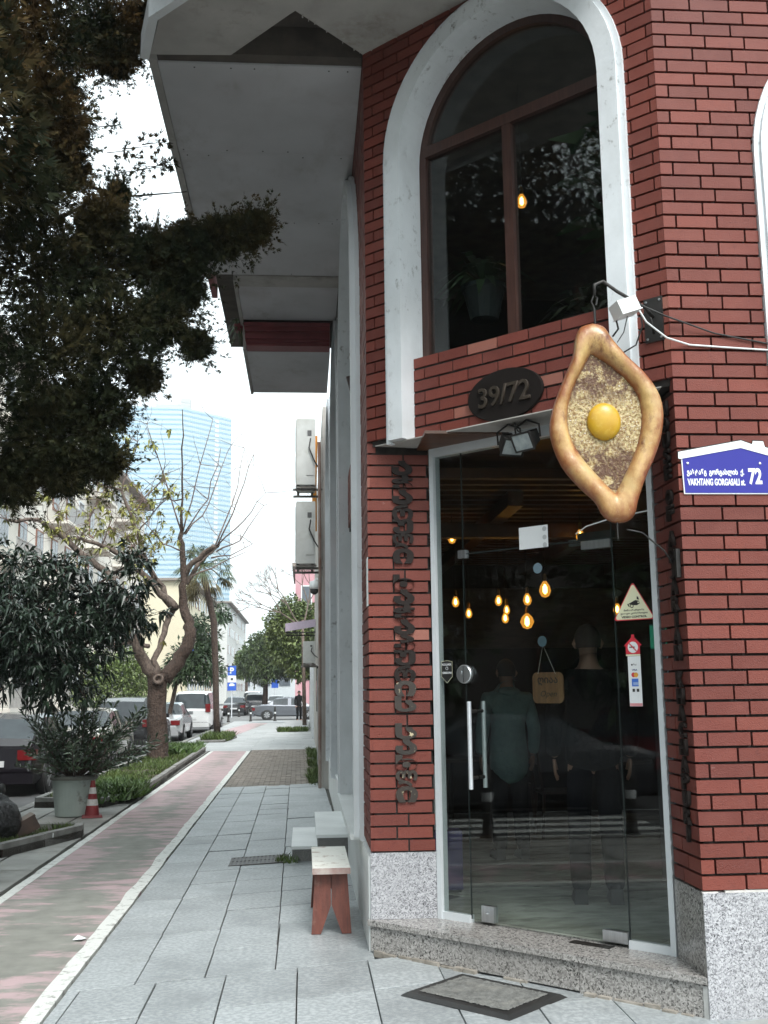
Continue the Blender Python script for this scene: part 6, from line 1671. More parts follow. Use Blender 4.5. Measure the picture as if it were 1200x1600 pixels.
m.build('case', mat('brown_vinyl', (0.09, 0.05, 0.035), (0.05, 0.03, 0.022), 6, 0.35), t)
m = MB(); m.box(0.10, 0.26, -0.12, 0.0, 0.0, 0.05); m.build('torn_paper', M_white, t)

# ================================================================== trees and plants
BARE = {'trunk': [(-3.66, 27.9, -0.16, 0.33), (-3.66, 27.9, 0.08, 0.297), (-3.71, 27.9, 0.63, 0.264), (-3.74, 27.9, 1.27, 0.255), (-3.75, 27.9, 1.83, 0.264), (-3.73, 27.9, 2.2, 0.297)], 'l1': [(-3.79, 27.9, 2.04, 0.214), (-4.04, 27.72, 2.47, 0.206), (-4.22, 27.54, 2.95, 0.19), (-4.35, 27.37, 3.42, 0.165), (-4.54, 27.19, 4.05, 0.132), (-4.96, 27.01, 4.71, 0.115), (-5.48, 26.83, 5.09, 0.107), (-6.01, 26.66, 5.6, 0.091), (-6.52, 26.48, 5.94, 0.066), (-7.24, 26.3, 5.91, 0.041)], 'l2': [(-3.74, 27.88, 2.15, 0.13), (-3.85, 27.9, 2.52, 0.115), (-3.69, 28.1, 3.05, 0.107), (-3.56, 28.3, 3.56, 0.107), (-3.43, 28.5, 3.9, 0.115)], 'r1': [(-3.58, 27.9, 2.03, 0.247), (-3.24, 27.96, 2.47, 0.231), (-3.01, 28.02, 2.88, 0.222), (-2.96, 28.09, 3.29, 0.214), (-3.09, 28.15, 3.67, 0.181), (-3.17, 28.21, 4.21, 0.132), (-3.17, 28.28, 4.81, 0.115), (-3.22, 28.34, 5.41, 0.099), (-3.25, 28.4, 5.93, 0.074)], 'r1s': [(-3.25, 28.4, 5.85, 0.067), (-3.25, 28.4, 6.8, 0.037), (-3.3, 28.4, 8.19, 0.027), (-3.3, 28.4, 9.26, 0.017)], 'b2': [(-3.34, 28.2, 3.85, 0.15), (-3.71, 28.03, 4.2, 0.125), (-4.09, 27.87, 4.68, 0.108), (-4.71, 27.7, 5.21, 0.092), (-5.17, 27.53, 5.43, 0.075), (-5.67, 27.37, 5.6, 0.058), (-6.37, 27.2, 5.63, 0.033)], 'b3': [(-3.44, 28.3, 3.89, 0.117), (-3.92, 28.41, 4.66, 0.109), (-4.11, 28.53, 5.01, 0.1), (-4.41, 28.64, 5.85, 0.084), (-4.68, 28.76, 6.51, 0.07), (-4.94, 28.87, 7.11, 0.05), (-5.39, 28.99, 7.25, 0.033), (-6.02, 29.1, 7.54, 0.02)], 'r2': [(-3.17, 28.4, 4.74, 0.117), (-2.95, 28.23, 5.06, 0.101), (-2.64, 28.07, 5.29, 0.101), (-2.36, 27.9, 5.47, 0.084)], 'r3': [(-3.1, 28.4, 4.53, 0.084), (-2.82, 28.57, 5.1, 0.075), (-2.5, 28.73, 5.42, 0.075), (-2.31, 28.9, 5.65, 0.059)], 'left3': [(-3.98, 27.9, 2.88, 0.082), (-4.45, 28.1, 2.97, 0.074), (-4.92, 28.3, 2.9, 0.058), (-5.42, 28.5, 3.08, 0.033)], 'left4': [(-4.14, 27.9, 2.8, 0.082), (-4.63, 27.65, 3.2, 0.066), (-4.98, 27.4, 3.27, 0.041)], 's0': [(-3.2, 27.9, 5.82, 0.036), (-3.67, 27.6, 7.33, 0.025), (-4.08, 27.3, 8.58, 0.013)], 's1': [(-3.21, 28.3, 5.92, 0.037), (-2.9, 28.15, 7.1, 0.025), (-2.44, 28.0, 8.89, 0.013)], 's2': [(-3.24, 28.7, 5.89, 0.037), (-2.6, 28.7, 6.85, 0.025), (-2.28, 28.7, 8.27, 0.014)], 's3': [(-3.1, 27.9, 5.77, 0.036), (-2.54, 28.05, 6.56, 0.025), (-2.05, 28.2, 8.07, 0.013)], 's4': [(-2.38, 28.3, 5.47, 0.037), (-1.96, 28.6, 6.66, 0.025), (-1.65, 28.9, 8.32, 0.013)], 's5': [(-2.36, 28.7, 5.54, 0.037), (-1.78, 28.4, 6.8, 0.025), (-1.36, 28.1, 7.96, 0.014)], 's6': [(-2.27, 27.9, 5.48, 0.036), (-1.6, 27.75, 6.09, 0.025), (-1.02, 27.6, 6.82, 0.013)], 's7': [(-2.33, 28.3, 5.37, 0.037), (-1.71, 28.3, 5.66, 0.025), (-1.09, 28.3, 6.61, 0.013)], 's8': [(-2.5, 28.7, 5.25, 0.037), (-2.0, 28.85, 5.33, 0.025), (-1.41, 29.0, 5.67, 0.014)], 's9': [(-2.91, 27.9, 4.68, 0.036), (-2.2, 28.2, 5.05, 0.025), (-1.55, 28.5, 5.39, 0.013)], 's10': [(-3.87, 28.3, 4.65, 0.037), (-4.16, 28.0, 5.03, 0.025), (-4.54, 27.7, 5.66, 0.013)], 's11': [(-4.46, 28.7, 5.89, 0.037), (-4.03, 28.55, 6.47, 0.025), (-3.64, 28.4, 6.88, 0.014)], 's12': [(-4.51, 27.9, 6.28, 0.036), (-4.03, 27.9, 6.88, 0.025), (-3.63, 27.9, 7.39, 0.013)], 's13': [(-4.84, 28.3, 7.0, 0.037), (-4.72, 28.45, 7.67, 0.025), (-4.5, 28.6, 8.41, 0.013)], 's14': [(-3.29, 28.7, 6.85, 0.037), (-3.93, 29.0, 6.9, 0.025), (-4.57, 29.3, 6.87, 0.014)], 's15': [(-3.17, 27.9, 5.32, 0.036), (-3.63, 27.6, 5.48, 0.025), (-4.17, 27.3, 6.07, 0.013)], 's16': [(-5.87, 28.3, 5.73, 0.037), (-5.47, 28.15, 6.58, 0.025), (-5.12, 28.0, 7.06, 0.013)], 's17': [(-5.39, 28.7, 5.58, 0.037), (-5.14, 28.7, 6.33, 0.025), (-5.42, 28.7, 7.02, 0.014)], 's18': [(-6.29, 27.9, 5.78, 0.036), (-6.43, 28.05, 6.56, 0.025), (-6.98, 28.2, 6.93, 0.013)], 's19': [(-4.81, 28.3, 5.29, 0.037), (-4.43, 28.6, 5.62, 0.025), (-4.05, 28.9, 5.31, 0.013)]}
PALM = [(-3.18, 40.4, -0.07, 0.131), (-3.25, 40.4, 1.04, 0.11), (-3.28, 40.4, 2.16, 0.115), (-3.38, 40.4, 4.29, 0.124), (-3.64, 40.4, 5.44, 0.115), (-3.84, 40.4, 6.19, 0.119)]
CYP = [(-2.02, 7.6, 6.52, 0.52), (-1.58, 7.9, 6.87, 0.4), (-1.31, 8.1, 7.1, 0.22), (-1.88, 7.6, 6.0, 0.36), (-1.52, 8.0, 6.79, 0.24), (-2.03, 7.3, 5.23, 0.47), (-1.84, 7.9, 5.72, 0.2), (-1.5, 7.6, 5.16, 0.22), (-1.95, 7.6, 4.78, 0.54), (-1.57, 7.8, 4.89, 0.41), (-1.18, 7.9, 5.02, 0.27), (-0.91, 7.8, 5.04, 0.23), (-0.63, 7.7, 5.08, 0.19), (-0.43, 7.6, 5.1, 0.14), (-0.34, 7.6, 5.17, 0.08), (-0.94, 7.9, 4.76, 0.21), (-1.09, 7.8, 4.47, 0.26), (-0.81, 7.8, 4.27, 0.11), (-1.42, 7.6, 4.3, 0.4), (-1.82, 7.4, 4.03, 0.52), (-1.54, 7.8, 3.77, 0.31), (-1.85, 7.6, 3.53, 0.4), (-1.44, 7.6, 3.34, 0.17), (-2.06, 7.6, 3.2, 0.22), (-1.71, 7.6, 3.25, 0.2), (-1.21, 7.9, 4.05, 0.14), (-1.48, 8.1, 5.61, 0.08), (-1.81, 7.9, 5.97, 0.1)]
CYPTHIN = [(-1.45, 8.2, 6.05, 0.08), (-1.3, 8.2, 6.09, 0.1), (-1.17, 8.2, 6.13, 0.07), (-1.2, 8.2, 5.91, 0.07), (-1.56, 8.2, 6.27, 0.07), (-1.35, 8.2, 5.88, 0.06), (-1.09, 8.2, 5.94, 0.04)]
LOQ = [(-3.73, 15.0, 2.78, 0.71), (-3.14, 15.5, 2.95, 0.57), (-3.96, 15.0, 2.18, 0.55), (-3.43, 15.3, 2.23, 0.6), (-2.85, 15.6, 2.87, 0.39), (-2.49, 15.6, 3.09, 0.15), (-3.97, 15.0, 3.4, 0.37), (-3.43, 15.3, 3.34, 0.38), (-3.02, 15.4, 2.4, 0.44), (-3.56, 14.8, 1.91, 0.39), (-2.5, 15.6, 3.56, 0.11), (-3.14, 15.2, 1.96, 0.27), (-2.61, 15.6, 2.59, 0.2), (-2.33, 15.6, 2.77, 0.11), (-3.79, 14.6, 2.59, 0.52), (-3.45, 14.6, 2.41, 0.52)]
BUSH = [(-4.43, 43.0, 3.0, 0.97), (-3.99, 43.5, 3.77, 0.72), (-4.93, 43.0, 2.63, 0.71), (-3.68, 43.0, 2.62, 0.66), (-3.37, 43.6, 4.8, 0.46), (-4.21, 43.0, 4.38, 0.46)]
BUSHTR = [(-5.32, 43.0, -0.15, 0.102), (-5.24, 43.0, 1.02, 0.089), (-5.04, 43.0, 2.01, 0.076), (-4.56, 43.0, 3.0, 0.063)]
HEDGE = [(-7.81, 47.0, 2.2, 1.11), (-8.63, 47.0, 2.62, 0.97), (-6.86, 47.0, 2.06, 0.97), (-9.14, 47.0, 1.68, 0.83), (-7.43, 47.0, 3.15, 0.69)]
T1 = [(-3.3, 92.0, 4.42, 2.06), (-4.38, 92.0, 4.16, 1.52), (-1.95, 92.0, 4.41, 1.63), (-2.77, 92.0, 5.76, 1.36), (-3.85, 92.0, 5.5, 1.2)]
T2 = [(-0.48, 58.0, 4.93, 1.3), (-1.24, 58.0, 5.28, 0.96), (0.07, 58.0, 4.07, 1.03), (-0.72, 58.0, 5.97, 0.82), (0.14, 58.0, 5.62, 0.86), (-0.21, 58.0, 3.06, 0.82), (-1.06, 58.0, 3.91, 0.89), (-1.51, 58.0, 4.43, 0.62)]
T3 = [(-6.42, 120.0, 5.27, 0.99), (-6.9, 120.0, 4.22, 0.85)]
rn = random.Random(21)
def rnd_dir(r):
    while True:
        v = Vector((r.uniform(-1, 1), r.uniform(-1, 1), r.uniform(-1, 1)))
        if 0.05 < v.length < 1: return v.normalized()
def clump_pt(r, c, rad, shell=0.45):
    d = rnd_dir(r); q_ = r.random() ** shell
    k = 1 + 0.28 * noise.noise(d * 2.3 + Vector(c))
    return Vector(c) + d * rad * q_ * k, d
def relative(L, base): return [(p[0] - base[0], p[1] - base[1], p[2] - base[2], p[3]) for p in L]
# ---- big cypress whose branches hang in from the left
def cyp_mat():
    m, n, l, b = _nodes('cypress_spray')
    g = n.new('ShaderNodeNewGeometry')
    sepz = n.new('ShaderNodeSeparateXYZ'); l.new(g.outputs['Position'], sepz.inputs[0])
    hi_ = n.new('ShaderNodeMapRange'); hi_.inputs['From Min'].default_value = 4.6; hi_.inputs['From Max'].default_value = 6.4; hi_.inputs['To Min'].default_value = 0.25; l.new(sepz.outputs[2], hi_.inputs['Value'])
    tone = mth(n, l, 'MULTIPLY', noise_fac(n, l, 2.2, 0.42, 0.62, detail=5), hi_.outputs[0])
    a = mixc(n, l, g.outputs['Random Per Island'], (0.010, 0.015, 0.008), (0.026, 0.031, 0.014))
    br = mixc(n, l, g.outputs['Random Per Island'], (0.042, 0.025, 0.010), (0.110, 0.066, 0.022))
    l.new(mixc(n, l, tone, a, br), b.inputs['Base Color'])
    b.inputs['Roughness'].default_value = 0.8; b.inputs['Specular IOR Level'].default_value = 0.08
    return m
M_cyp = cyp_mat()
def spray(mb, p, d, r, L=0.085, w=0.0042, n=5):
    """a little fan of scale-leaf twigs; one island"""
    d = d.normalized(); s = d.cross(Vector((r.uniform(-1, 1), r.uniform(-1, 1), r.uniform(-1, 1))))
    if s.length < 0.1: s = d.orthogonal()
    s.normalize(); u = d.cross(s)
    vs = [tuple(p)]; fs = []
    for k in range(n):
        a = (k / (n - 1) - 0.5) * 1.15
        dd = (d * math.cos(a) + s * math.sin(a) + u * r.uniform(-0.35, 0.35)).normalized()
        l_ = L * (1.0 - 0.35 * abs(a)) * r.uniform(0.7, 1.25)
        sd = dd.cross(u)
        if sd.length < 0.05: sd = s
        sd.normalize()
        q0 = p + dd * l_ * 0.45 + sd * w; q1 = p + dd * l_; q2 = p + dd * l_ * 0.45 - sd * w
        o = len(vs); vs += [tuple(q0), tuple(q1), tuple(q2)]; fs.append((0, o, o + 1, o + 2))
    mb.add(vs, fs)
CY0 = (-3.9, 7.0, -0.02)
t = thing('cypress_tree', 'big dark brown-green cypress whose boughs hang over the cycle lane', 'tree', CY0)
m = MB(); m.tube([(0, 0, 0), (0.03, 0, 1.5), (-0.02, 0.1, 4.0), (0.05, 0, 7.0), (0, 0, 11.5)], [0.30, 0.24, 0.20, 0.14, 0.03], 12); m.build('trunk', M_bark, t, smooth=True)
cyp = relative(CYP, CY0); thin = relative(CYPTHIN, CY0)
m = MB()
for c in cyp:
    near = [q_ for q_ in cyp if q_[0] < c[0] - 0.08] or [(0, 0, c[2] - 0.6)]
    q_ = min(near, key=lambda k_: (Vector(k_[:3]) - Vector(c[:3])).length)
    m.tube([q_[:3], tuple(Vector(q_[:3]).lerp(Vector(c[:3]), 0.5) + Vector((0, 0.03, -0.03))), c[:3]], [0.022, 0.015, 0.007], 6)
m.tube([(1.95, 1.0, 5.35), (2.25, 1.15, 5.62), (2.6, 1.2, 5.68), (2.95, 1.2, 5.72)], [0.02, 0.012, 0.008, 0.004], 5)
for c in thin: m.tube([(c[0] - 0.15, c[1], c[2] - 0.03), (c[0] + 0.05, c[1], c[2])], [0.006, 0.003], 4)
m.build('branch', mat('dark_cypress_bark', (0.03, 0.021, 0.016), (0.018, 0.013, 0.01), 9, 0.9), t, smooth=True)
crown = MB()
for c in cyp:
    core = c[3] * 0.80
    for i in range(int(500 + 3600 * c[3])):
        p, d = clump_pt(rn, c[:3], core, 0.5)
        spray(crown, p, (d + rnd_dir(rn) * 0.8 + Vector((0, 0, 0.15))), rn, rn.uniform(0.045, 0.085))
    for i in range(int(30 + 170 * c[3])):            # feathery plumes that break the outline
        p, d = clump_pt(rn, c[:3], core * 0.9, 0.4)
        d = (d + rnd_dir(rn) * 0.55 + Vector((0.10, 0, 0.22))).normalized()
        Lp = rn.uniform(0.12, 0.20 + 0.35 * c[3])
        for k in range(13):
            u = k / 12
            dd = (d + Vector((0, 0, 0.25 * u))).normalized()
            spray(crown, p + d * Lp * u + rnd_dir(rn) * 0.022 * (1.15 - u), dd + rnd_dir(rn) * 0.75, rn, rn.uniform(0.035, 0.07) * (1.1 - 0.45 * u), 0.0036, 4)
for c in thin:
    for i in range(22):
        p, d = clump_pt(rn, c[:3], c[3], 0.6); spray(crown, p, d + rnd_dir(rn) * 0.6, rn, 0.06, 0.005, 5)
big = [(-0.3, -0.2, 3.4, 1.2), (0.6, -1.0, 4.4, 1.3), (-0.8, 0.8, 4.6, 1.5), (0.5, -1.4, 6.0, 1.4), (0.7, 0.2, 7.4, 1.5), (-0.7, -0.6, 6.3, 1.6), (0.9, -1.9, 7.6, 1.1), (0.2, -0.6, 8.8, 1.4), (0.9, 0.9, 8.4, 1.3), (0.1, 0.3, 10.2, 1.1), (1.4, -0.7, 5.4, 0.9), (1.6, 0.5, 7.9, 0.9), (1.3, -1.6, 4.2, 0.8)]
for c in big:
    for i in range(int(3800 * c[3])):
        p, d = clump_pt(rn, c[:3], c[3], 0.35)
        spray(crown, p, d + rnd_dir(rn) * 0.7, rn, rn.uniform(0.07, 0.13), 0.008, 5)
crown.build('crown', M_cyp, t)
# ---- generic leafy tree
def leafy_tree(name, label, base, blobs, trunk, leafmat, nleaf, L, w, droop, barkmat=M_bark, group=None, shell=0.4):
    t = thing(name, label, 'tree', base, group=group)
    m = MB()
    tr = relative(trunk, base); m.tube([p[:3] for p in tr], [p[3] for p in tr], 9)
    m.build('trunk', barkmat, t, smooth=True)
    top = Vector(tr[-1][:3]); rel = relative(blobs, base)
    m = MB()
    for c in rel: m.tube([tuple(top), tuple(top.lerp(Vector(c[:3]), 0.5) + Vector((0, 0, 0.1))), c[:3]], [tr[-1][3] * 0.8, tr[-1][3] * 0.45, tr[-1][3] * 0.15], 6)
    m.build('limb', barkmat, t, smooth=True)
    m = MB(); tot = sum(c[3] ** 2 for c in rel)
    for c in rel:
        for i in range(int(nleaf * c[3] ** 2 / tot)):
            p, d = clump_pt(rn, c[:3], c[3], shell)
            blade(m, p, d + rnd_dir(rn) * 0.9 + Vector((0, 0, -droop * 0.6)), L * rn.uniform(0.65, 1.25), w * rn.uniform(0.7, 1.2), droop * rn.random(), rn.uniform(-1.2, 1.2))
    m.build('crown', leafmat, t)
    return t
M_loq = mat('dark_glossy_leaf', (0.016, 0.031, 0.019), (0.026, 0.045, 0.026), 2, 0.30, rand=0.4, island=True)
M_mid = mat('mid_green_leaf', (0.05, 0.085, 0.030), (0.085, 0.125, 0.035), 0.8, 0.45, rand=0.4, island=True)
M_lite = mat('light_green_leaf', (0.11, 0.165, 0.05), (0.16, 0.20, 0.06), 0.5, 0.5, rand=0.4, island=True)
M_mid2 = mat('sunny_green_leaf', (0.07, 0.105, 0.032), (0.12, 0.15, 0.045), 0.7, 0.45, rand=0.45, island=True)
M_deep = mat('deep_green_leaf', (0.03, 0.06, 0.026), (0.055, 0.09, 0.032), 0.8, 0.45, rand=0.4, island=True)
LB = (-4.75, 15.3, -0.05)
t = thing('evergreen_tree', 'dark broad-leaved tree with drooping glossy leaves over the oleander', 'tree', LB)
m = MB(); m.tube([(0, 0, -0.05), (0.05, -0.05, 1.0), (0.15, -0.1, 1.9)], [0.12, 0.10, 0.085], 9); m.build('trunk', M_bark, t, smooth=True)
lq = relative(LOQ + [(-4.9, 15.4, 2.4, 0.9), (-5.4, 15.6, 3.0, 1.0), (-5.0, 15.4, 3.6, 0.7)], LB)
lm = MB(); lf = MB()
for c in lq:
    lm.tube([(0.15, -0.1, 1.9), tuple(Vector((0.15, -0.1, 1.9)).lerp(Vector(c[:3]), 0.55) + Vector((0, 0, 0.12))), c[:3]], [0.05, 0.03, 0.01], 6)
    for i in range(int(16 + 215 * c[3] ** 1.7)):
        d = rnd_dir(rn); p0 = Vector(c[:3]) + d * c[3] * rn.uniform(0.1, 0.75)
        tip = p0 + (d + Vector((0, 0, 0.25)) + rnd_dir(rn) * 0.4).normalized() * rn.uniform(0.10, 0.34)
        lm.tube([p0, tip], [0.006, 0.003], 3)
        ax = (tip - p0).normalized()
        for k in range(rn.randint(7, 12)):
            q_ = tip - ax * rn.uniform(0, 0.12)
            dd = (rnd_dir(rn) + ax * 0.55 + Vector((0, 0, -0.25))).normalized()
            sz = rn.choice((0.75, 0.9, 1.0, 1.2)); blade(lf, q_, dd, sz * rn.uniform(0.10, 0.17), sz * rn.uniform(0.017, 0.028), rn.uniform(0.0, 0.8), rn.uniform(-1.3, 1.3))
lm.build('limb', M_bark, t); lf.build('crown', M_loq, t)
leafy_tree('street_tree', 'small leafy tree wrapped round the slim palm trunk', (-5.0, 43.0, -0.05), BUSH, [tuple(p) for p in BUSHTR], M_deep, 3600, 0.22, 0.045, 0.5, shell=0.75)
leafy_tree('shrub', 'mid green shrubs seen under the dark tree beyond the parked cars', (-7.6, 47.0, -0.14), HEDGE, [(-7.6, 47.0, -0.14, 0.1), (-7.6, 47.0, 1.0, 0.07)], M_lite, 9000, 0.15, 0.04, 0.2)
leafy_tree('street_tree', 'round dark tree standing behind the grey saloon', (-3.4, 92.0, -0.14), T1, [(-3.4, 92.0, -0.14, 0.28), (-3.3, 92.0, 1.6, 0.22), (-3.3, 92, 2.6, 0.2)], M_mid, 12000, 0.27, 0.075, 0.3, shell=0.5)
leafy_tree('street_tree', 'tall light green evergreen overhanging from behind the awning', (0.1, 59.0, -0.03), T2, [(0.95, 59.5, -0.03, 0.2), (0.9, 59.4, 2.4, 0.16), (0.2, 59.0, 3.6, 0.13)], M_mid2, 15000, 0.21, 0.055, 0.3, shell=0.5)
leafy_tree('street_tree', 'tiny yellow-green tree above the far parked cars', (-6.4, 120.0, -0.14), T3, [(-6.4, 120.0, -0.14, 0.2), (-6.4, 120.0, 3.0, 0.15)], M_lite, 1800, 0.5, 0.16, 0.3)
# trees across the road: they close the view the glass mirrors
for k, (x, y, h) in enumerate(((-13.5, 14.0, 8.0), (-13.0, 8.0, 9.5), (-12.5, 2.0, 9.0), (-13.2, -4.5, 10.0), (-12.0, -11.0, 9.0))):
    bl_ = [(x + rn.uniform(-1.6, 1.6), y + rn.uniform(-2.2, 2.2), h * rn.uniform(0.28, 0.95), rn.uniform(1.5, 2.3)) for q_ in range(10)]
    leafy_tree('roadside_tree', 'leafy tree across the road, %s of the row mirrored in the glass' % ('first', 'second', 'third', 'fourth', 'last')[k], (x, y, -0.14), bl_, [(x, y, -0.14, 0.22), (x, y, 1.6, 0.18), (x + 0.1, y, 2.6, 0.15)], M_deep, 5200, 0.42, 0.13, 0.3, group='trees across the road')
# ---- the pruned tree with bare limbs and fresh yellow-green tufts
B0 = (-3.66, 27.9, 0.02)
t = thing('pruned_tree', 'thick-trunked pruned tree with bare limbs and sparse fresh leaves', 'tree', B0)
m = MB(); tr = relative(BARE['trunk'], B0)
tf = [tuple(tr[i][q_] + (tr[i + 1][q_] - tr[i][q_]) * j / 5 for q_ in range(4)) for i in range(len(tr) - 1) for j in range(5)] + [tr[-1]]
m.tube([p[:3] for p in tf], [p[3] * 0.93 for p in tf], 26, rough=0.16)
tk = m.build('trunk', M_bark, t, smooth=True)
m = MB(Matrix.Translation((-0.02, -0.285, 2.02)) @ Matrix.Rotation(RAD(80), 4, 'X')); m.lathe([(0.135, -0.1), (0.145, 0.0), (0.12, 0.045), (0.085, 0.04), (0.07, -0.02)], 18); m.build('cut_knot', M_bark_pale, t, smooth=True)
tips = []
for k, pts in BARE.items():
    if k == 'trunk': continue
    P_ = relative(pts, B0)
    if k[0] == 's': P_ = [(a_[0], a_[1], a_[2], a_[3] * 0.62) for a_ in P_]
    if k[0] != 's' or k in ('l1', 'r1'): P_ = [(a_[0], a_[1], a_[2], a_[3] * (0.72 if k not in ('l1', 'r1') else 0.74)) for a_ in P_]
    # soften each limb with in-between points
    Q2 = []
    for i in range(len(P_) - 1):
        a, b = P_[i], P_[i + 1]
        for j in range(3):
            u = j / 3; wob = 0.03 if k[0] != 's' else 0.025
            Q2.append(tuple(a[q] + (b[q] - a[q]) * u + (rn.gauss(0, wob) * (0 < u) if q < 3 else 0) for q in range(4)))
    Q2.append(P_[-1])
    m = MB(); m.tube([p[:3] for p in Q2], [p[3] for p in Q2], 14 if k[0] != 's' else 5, rough=0.22 if k[0] != 's' else 0.0)
    m.build('branch' if k[0] != 's' else 'shoot', (M_bark if k in ('r1', 'r1s') else M_bark_pale) if k[0] != 's' else mat('twig_bark', (0.17, 0.115, 0.095), (0.11, 0.075, 0.065), 6, 0.8), t, smooth=True)
    if k[0] == 's' or k in ('b3', 'b2', 'l1'): tips += [Vector(p[:3]) for p in Q2[len(Q2) // 3:]]
m = MB(); lf = MB()
tw_ends = []
for i in range(420):
    p = rn.choice(tips)
    if p.x > 0.3 and rn.random() < 0.75: continue
    d = (rnd_dir(rn) + Vector((-0.2, 0, 0.45))).normalized(); L = rn.uniform(0.4, 1.5)
    pts = [p]; q_ = p.copy()
    for k in range(4):
        d = (d + rnd_dir(rn) * 0.45).normalized(); q_ = q_ + d * L / 4; pts.append(q_)
    m.tube(pts, [0.010, 0.008, 0.006, 0.005, 0.003], 4)
    tw_ends += pts[2:]
m.build('twig', mat('twig_bark', (0.17, 0.115, 0.095)), t, kind='stuff')
for i in range(300):
    p = rn.choice(tw_ends) if rn.random() < 0.85 else rn.choice(tips)
    if p.x > 0.7: continue
    for k in range(rn.randint(4, 9)):
        blade(lf, p + rnd_dir(rn) * 0.05, rnd_dir(rn) + Vector((0, 0, -0.3)), rn.uniform(0.10, 0.2), rn.uniform(0.025, 0.045), 0.4, rn.uniform(-1, 1))
lf.build('fresh_leaves', mat('fresh_yellow_leaf', (0.27, 0.25, 0.04), (0.16, 0.17, 0.04), 1.2, 0.5, rand=0.3, island=True), t)
# ---- spiky plant on the far balcony corner
t = thing('balcony_plant', 'small spiky plant sticking out at the far balcony corner', 'plant', (-0.86, 13.5, 6.42))
m = MB()
for i in range(46):
    d = rnd_dir(rn) + Vector((-0.5, -0.3, 0.1)); blade(m, (0, 0, 0), d, rn.uniform(0.14, 0.30), 0.010, 0.5)
m.build('foliage', M_deep, t)
m = MB(); m.lathe([(0.05, -0.08), (0.07, 0.02)], 10); m.build('pot', M_redpaint, t)
# ---- palm
PB = (-3.19, 40.4, 0.0)
t = thing('palm_tree', 'slim leaning palm with a ragged crown', 'palm tree', PB)
m = MB(); tr = relative(PALM, PB); m.tube([p[:3] for p in tr], [p[3] for p in tr], 10); m.build('trunk', M_bark, t, smooth=True)
top = Vector(tr[-1][:3])
for i in range(46):
    a = rn.uniform(0, 6.283); e = rn.uniform(-0.9, 1.35); dead = e < -0.15
    L = rn.uniform(0.9, 1.45)
    m = MB(); d = Vector((math.cos(a) * math.cos(e), math.sin(a) * math.cos(e), math.sin(e)))
    pts = [top + Vector((0, 0, 0.25)) + d * L * u - Vector((0, 0, 0.55 * u * u * L)) for u in (0, .25, .5, .7)]
    m.tube(pts, [0.02, 0.014, 0.011, 0.008], 4)
    hub = pts[-1]
    for k in range(13):
        b = (k / 12 - 0.5) * 2.6
        s = d.cross(Vector((0, 0, 1))); s = s.normalized() if s.length > 0.1 else Vector((1, 0, 0))
        dd = d * math.cos(b) + s * math.sin(b) + Vector((0, 0, -0.25))
        blade(m, hub, dd, rn.uniform(0.45, 0.65), 0.022, 0.45)
    m.build('frond', mat('dry_frond', (0.16, 0.13, 0.05), (0.10, 0.085, 0.04), 2, 0.7) if dead else mat('palm_green', (0.075, 0.095, 0.04), (0.05, 0.075, 0.03), 1, 0.5), t)
# ---- bare tree behind the air conditioners
t = thing('bare_tree', 'leafless grey tree showing past the air conditioners', 'tree', (0.0, 50.0, -0.03))
m = MB(); m.tube([(0, 0, 0), (-0.05, 0, 3), (-0.1, 0, 5.0)], [0.10, 0.08, 0.06], 8); m.build('trunk', M_bark_pale, t, smooth=True)
m = MB()
def grow(p, d, L, r, k):
    q_ = p + d * L; m.tube([p, p.lerp(q_, 0.5) + rnd_dir(rn) * L * 0.06, q_], [r, r * 0.8, r * 0.6], 5)
    if k > 0:
        for i in range(3): grow(q_, (d + rnd_dir(rn) * 0.75 + Vector((-0.12, 0, 0.15))).normalized(), L * 0.72, r * 0.6, k - 1)
for a in ((-0.5, 0, 0.8), (-0.7, -0.3, 0.5), (0.2, 0.3, 0.9)): grow(Vector((-0.1, 0, 4.6)), Vector(a).normalized(), 1.3, 0.05, 4)
m.build('branch', M_bark_pale, t)

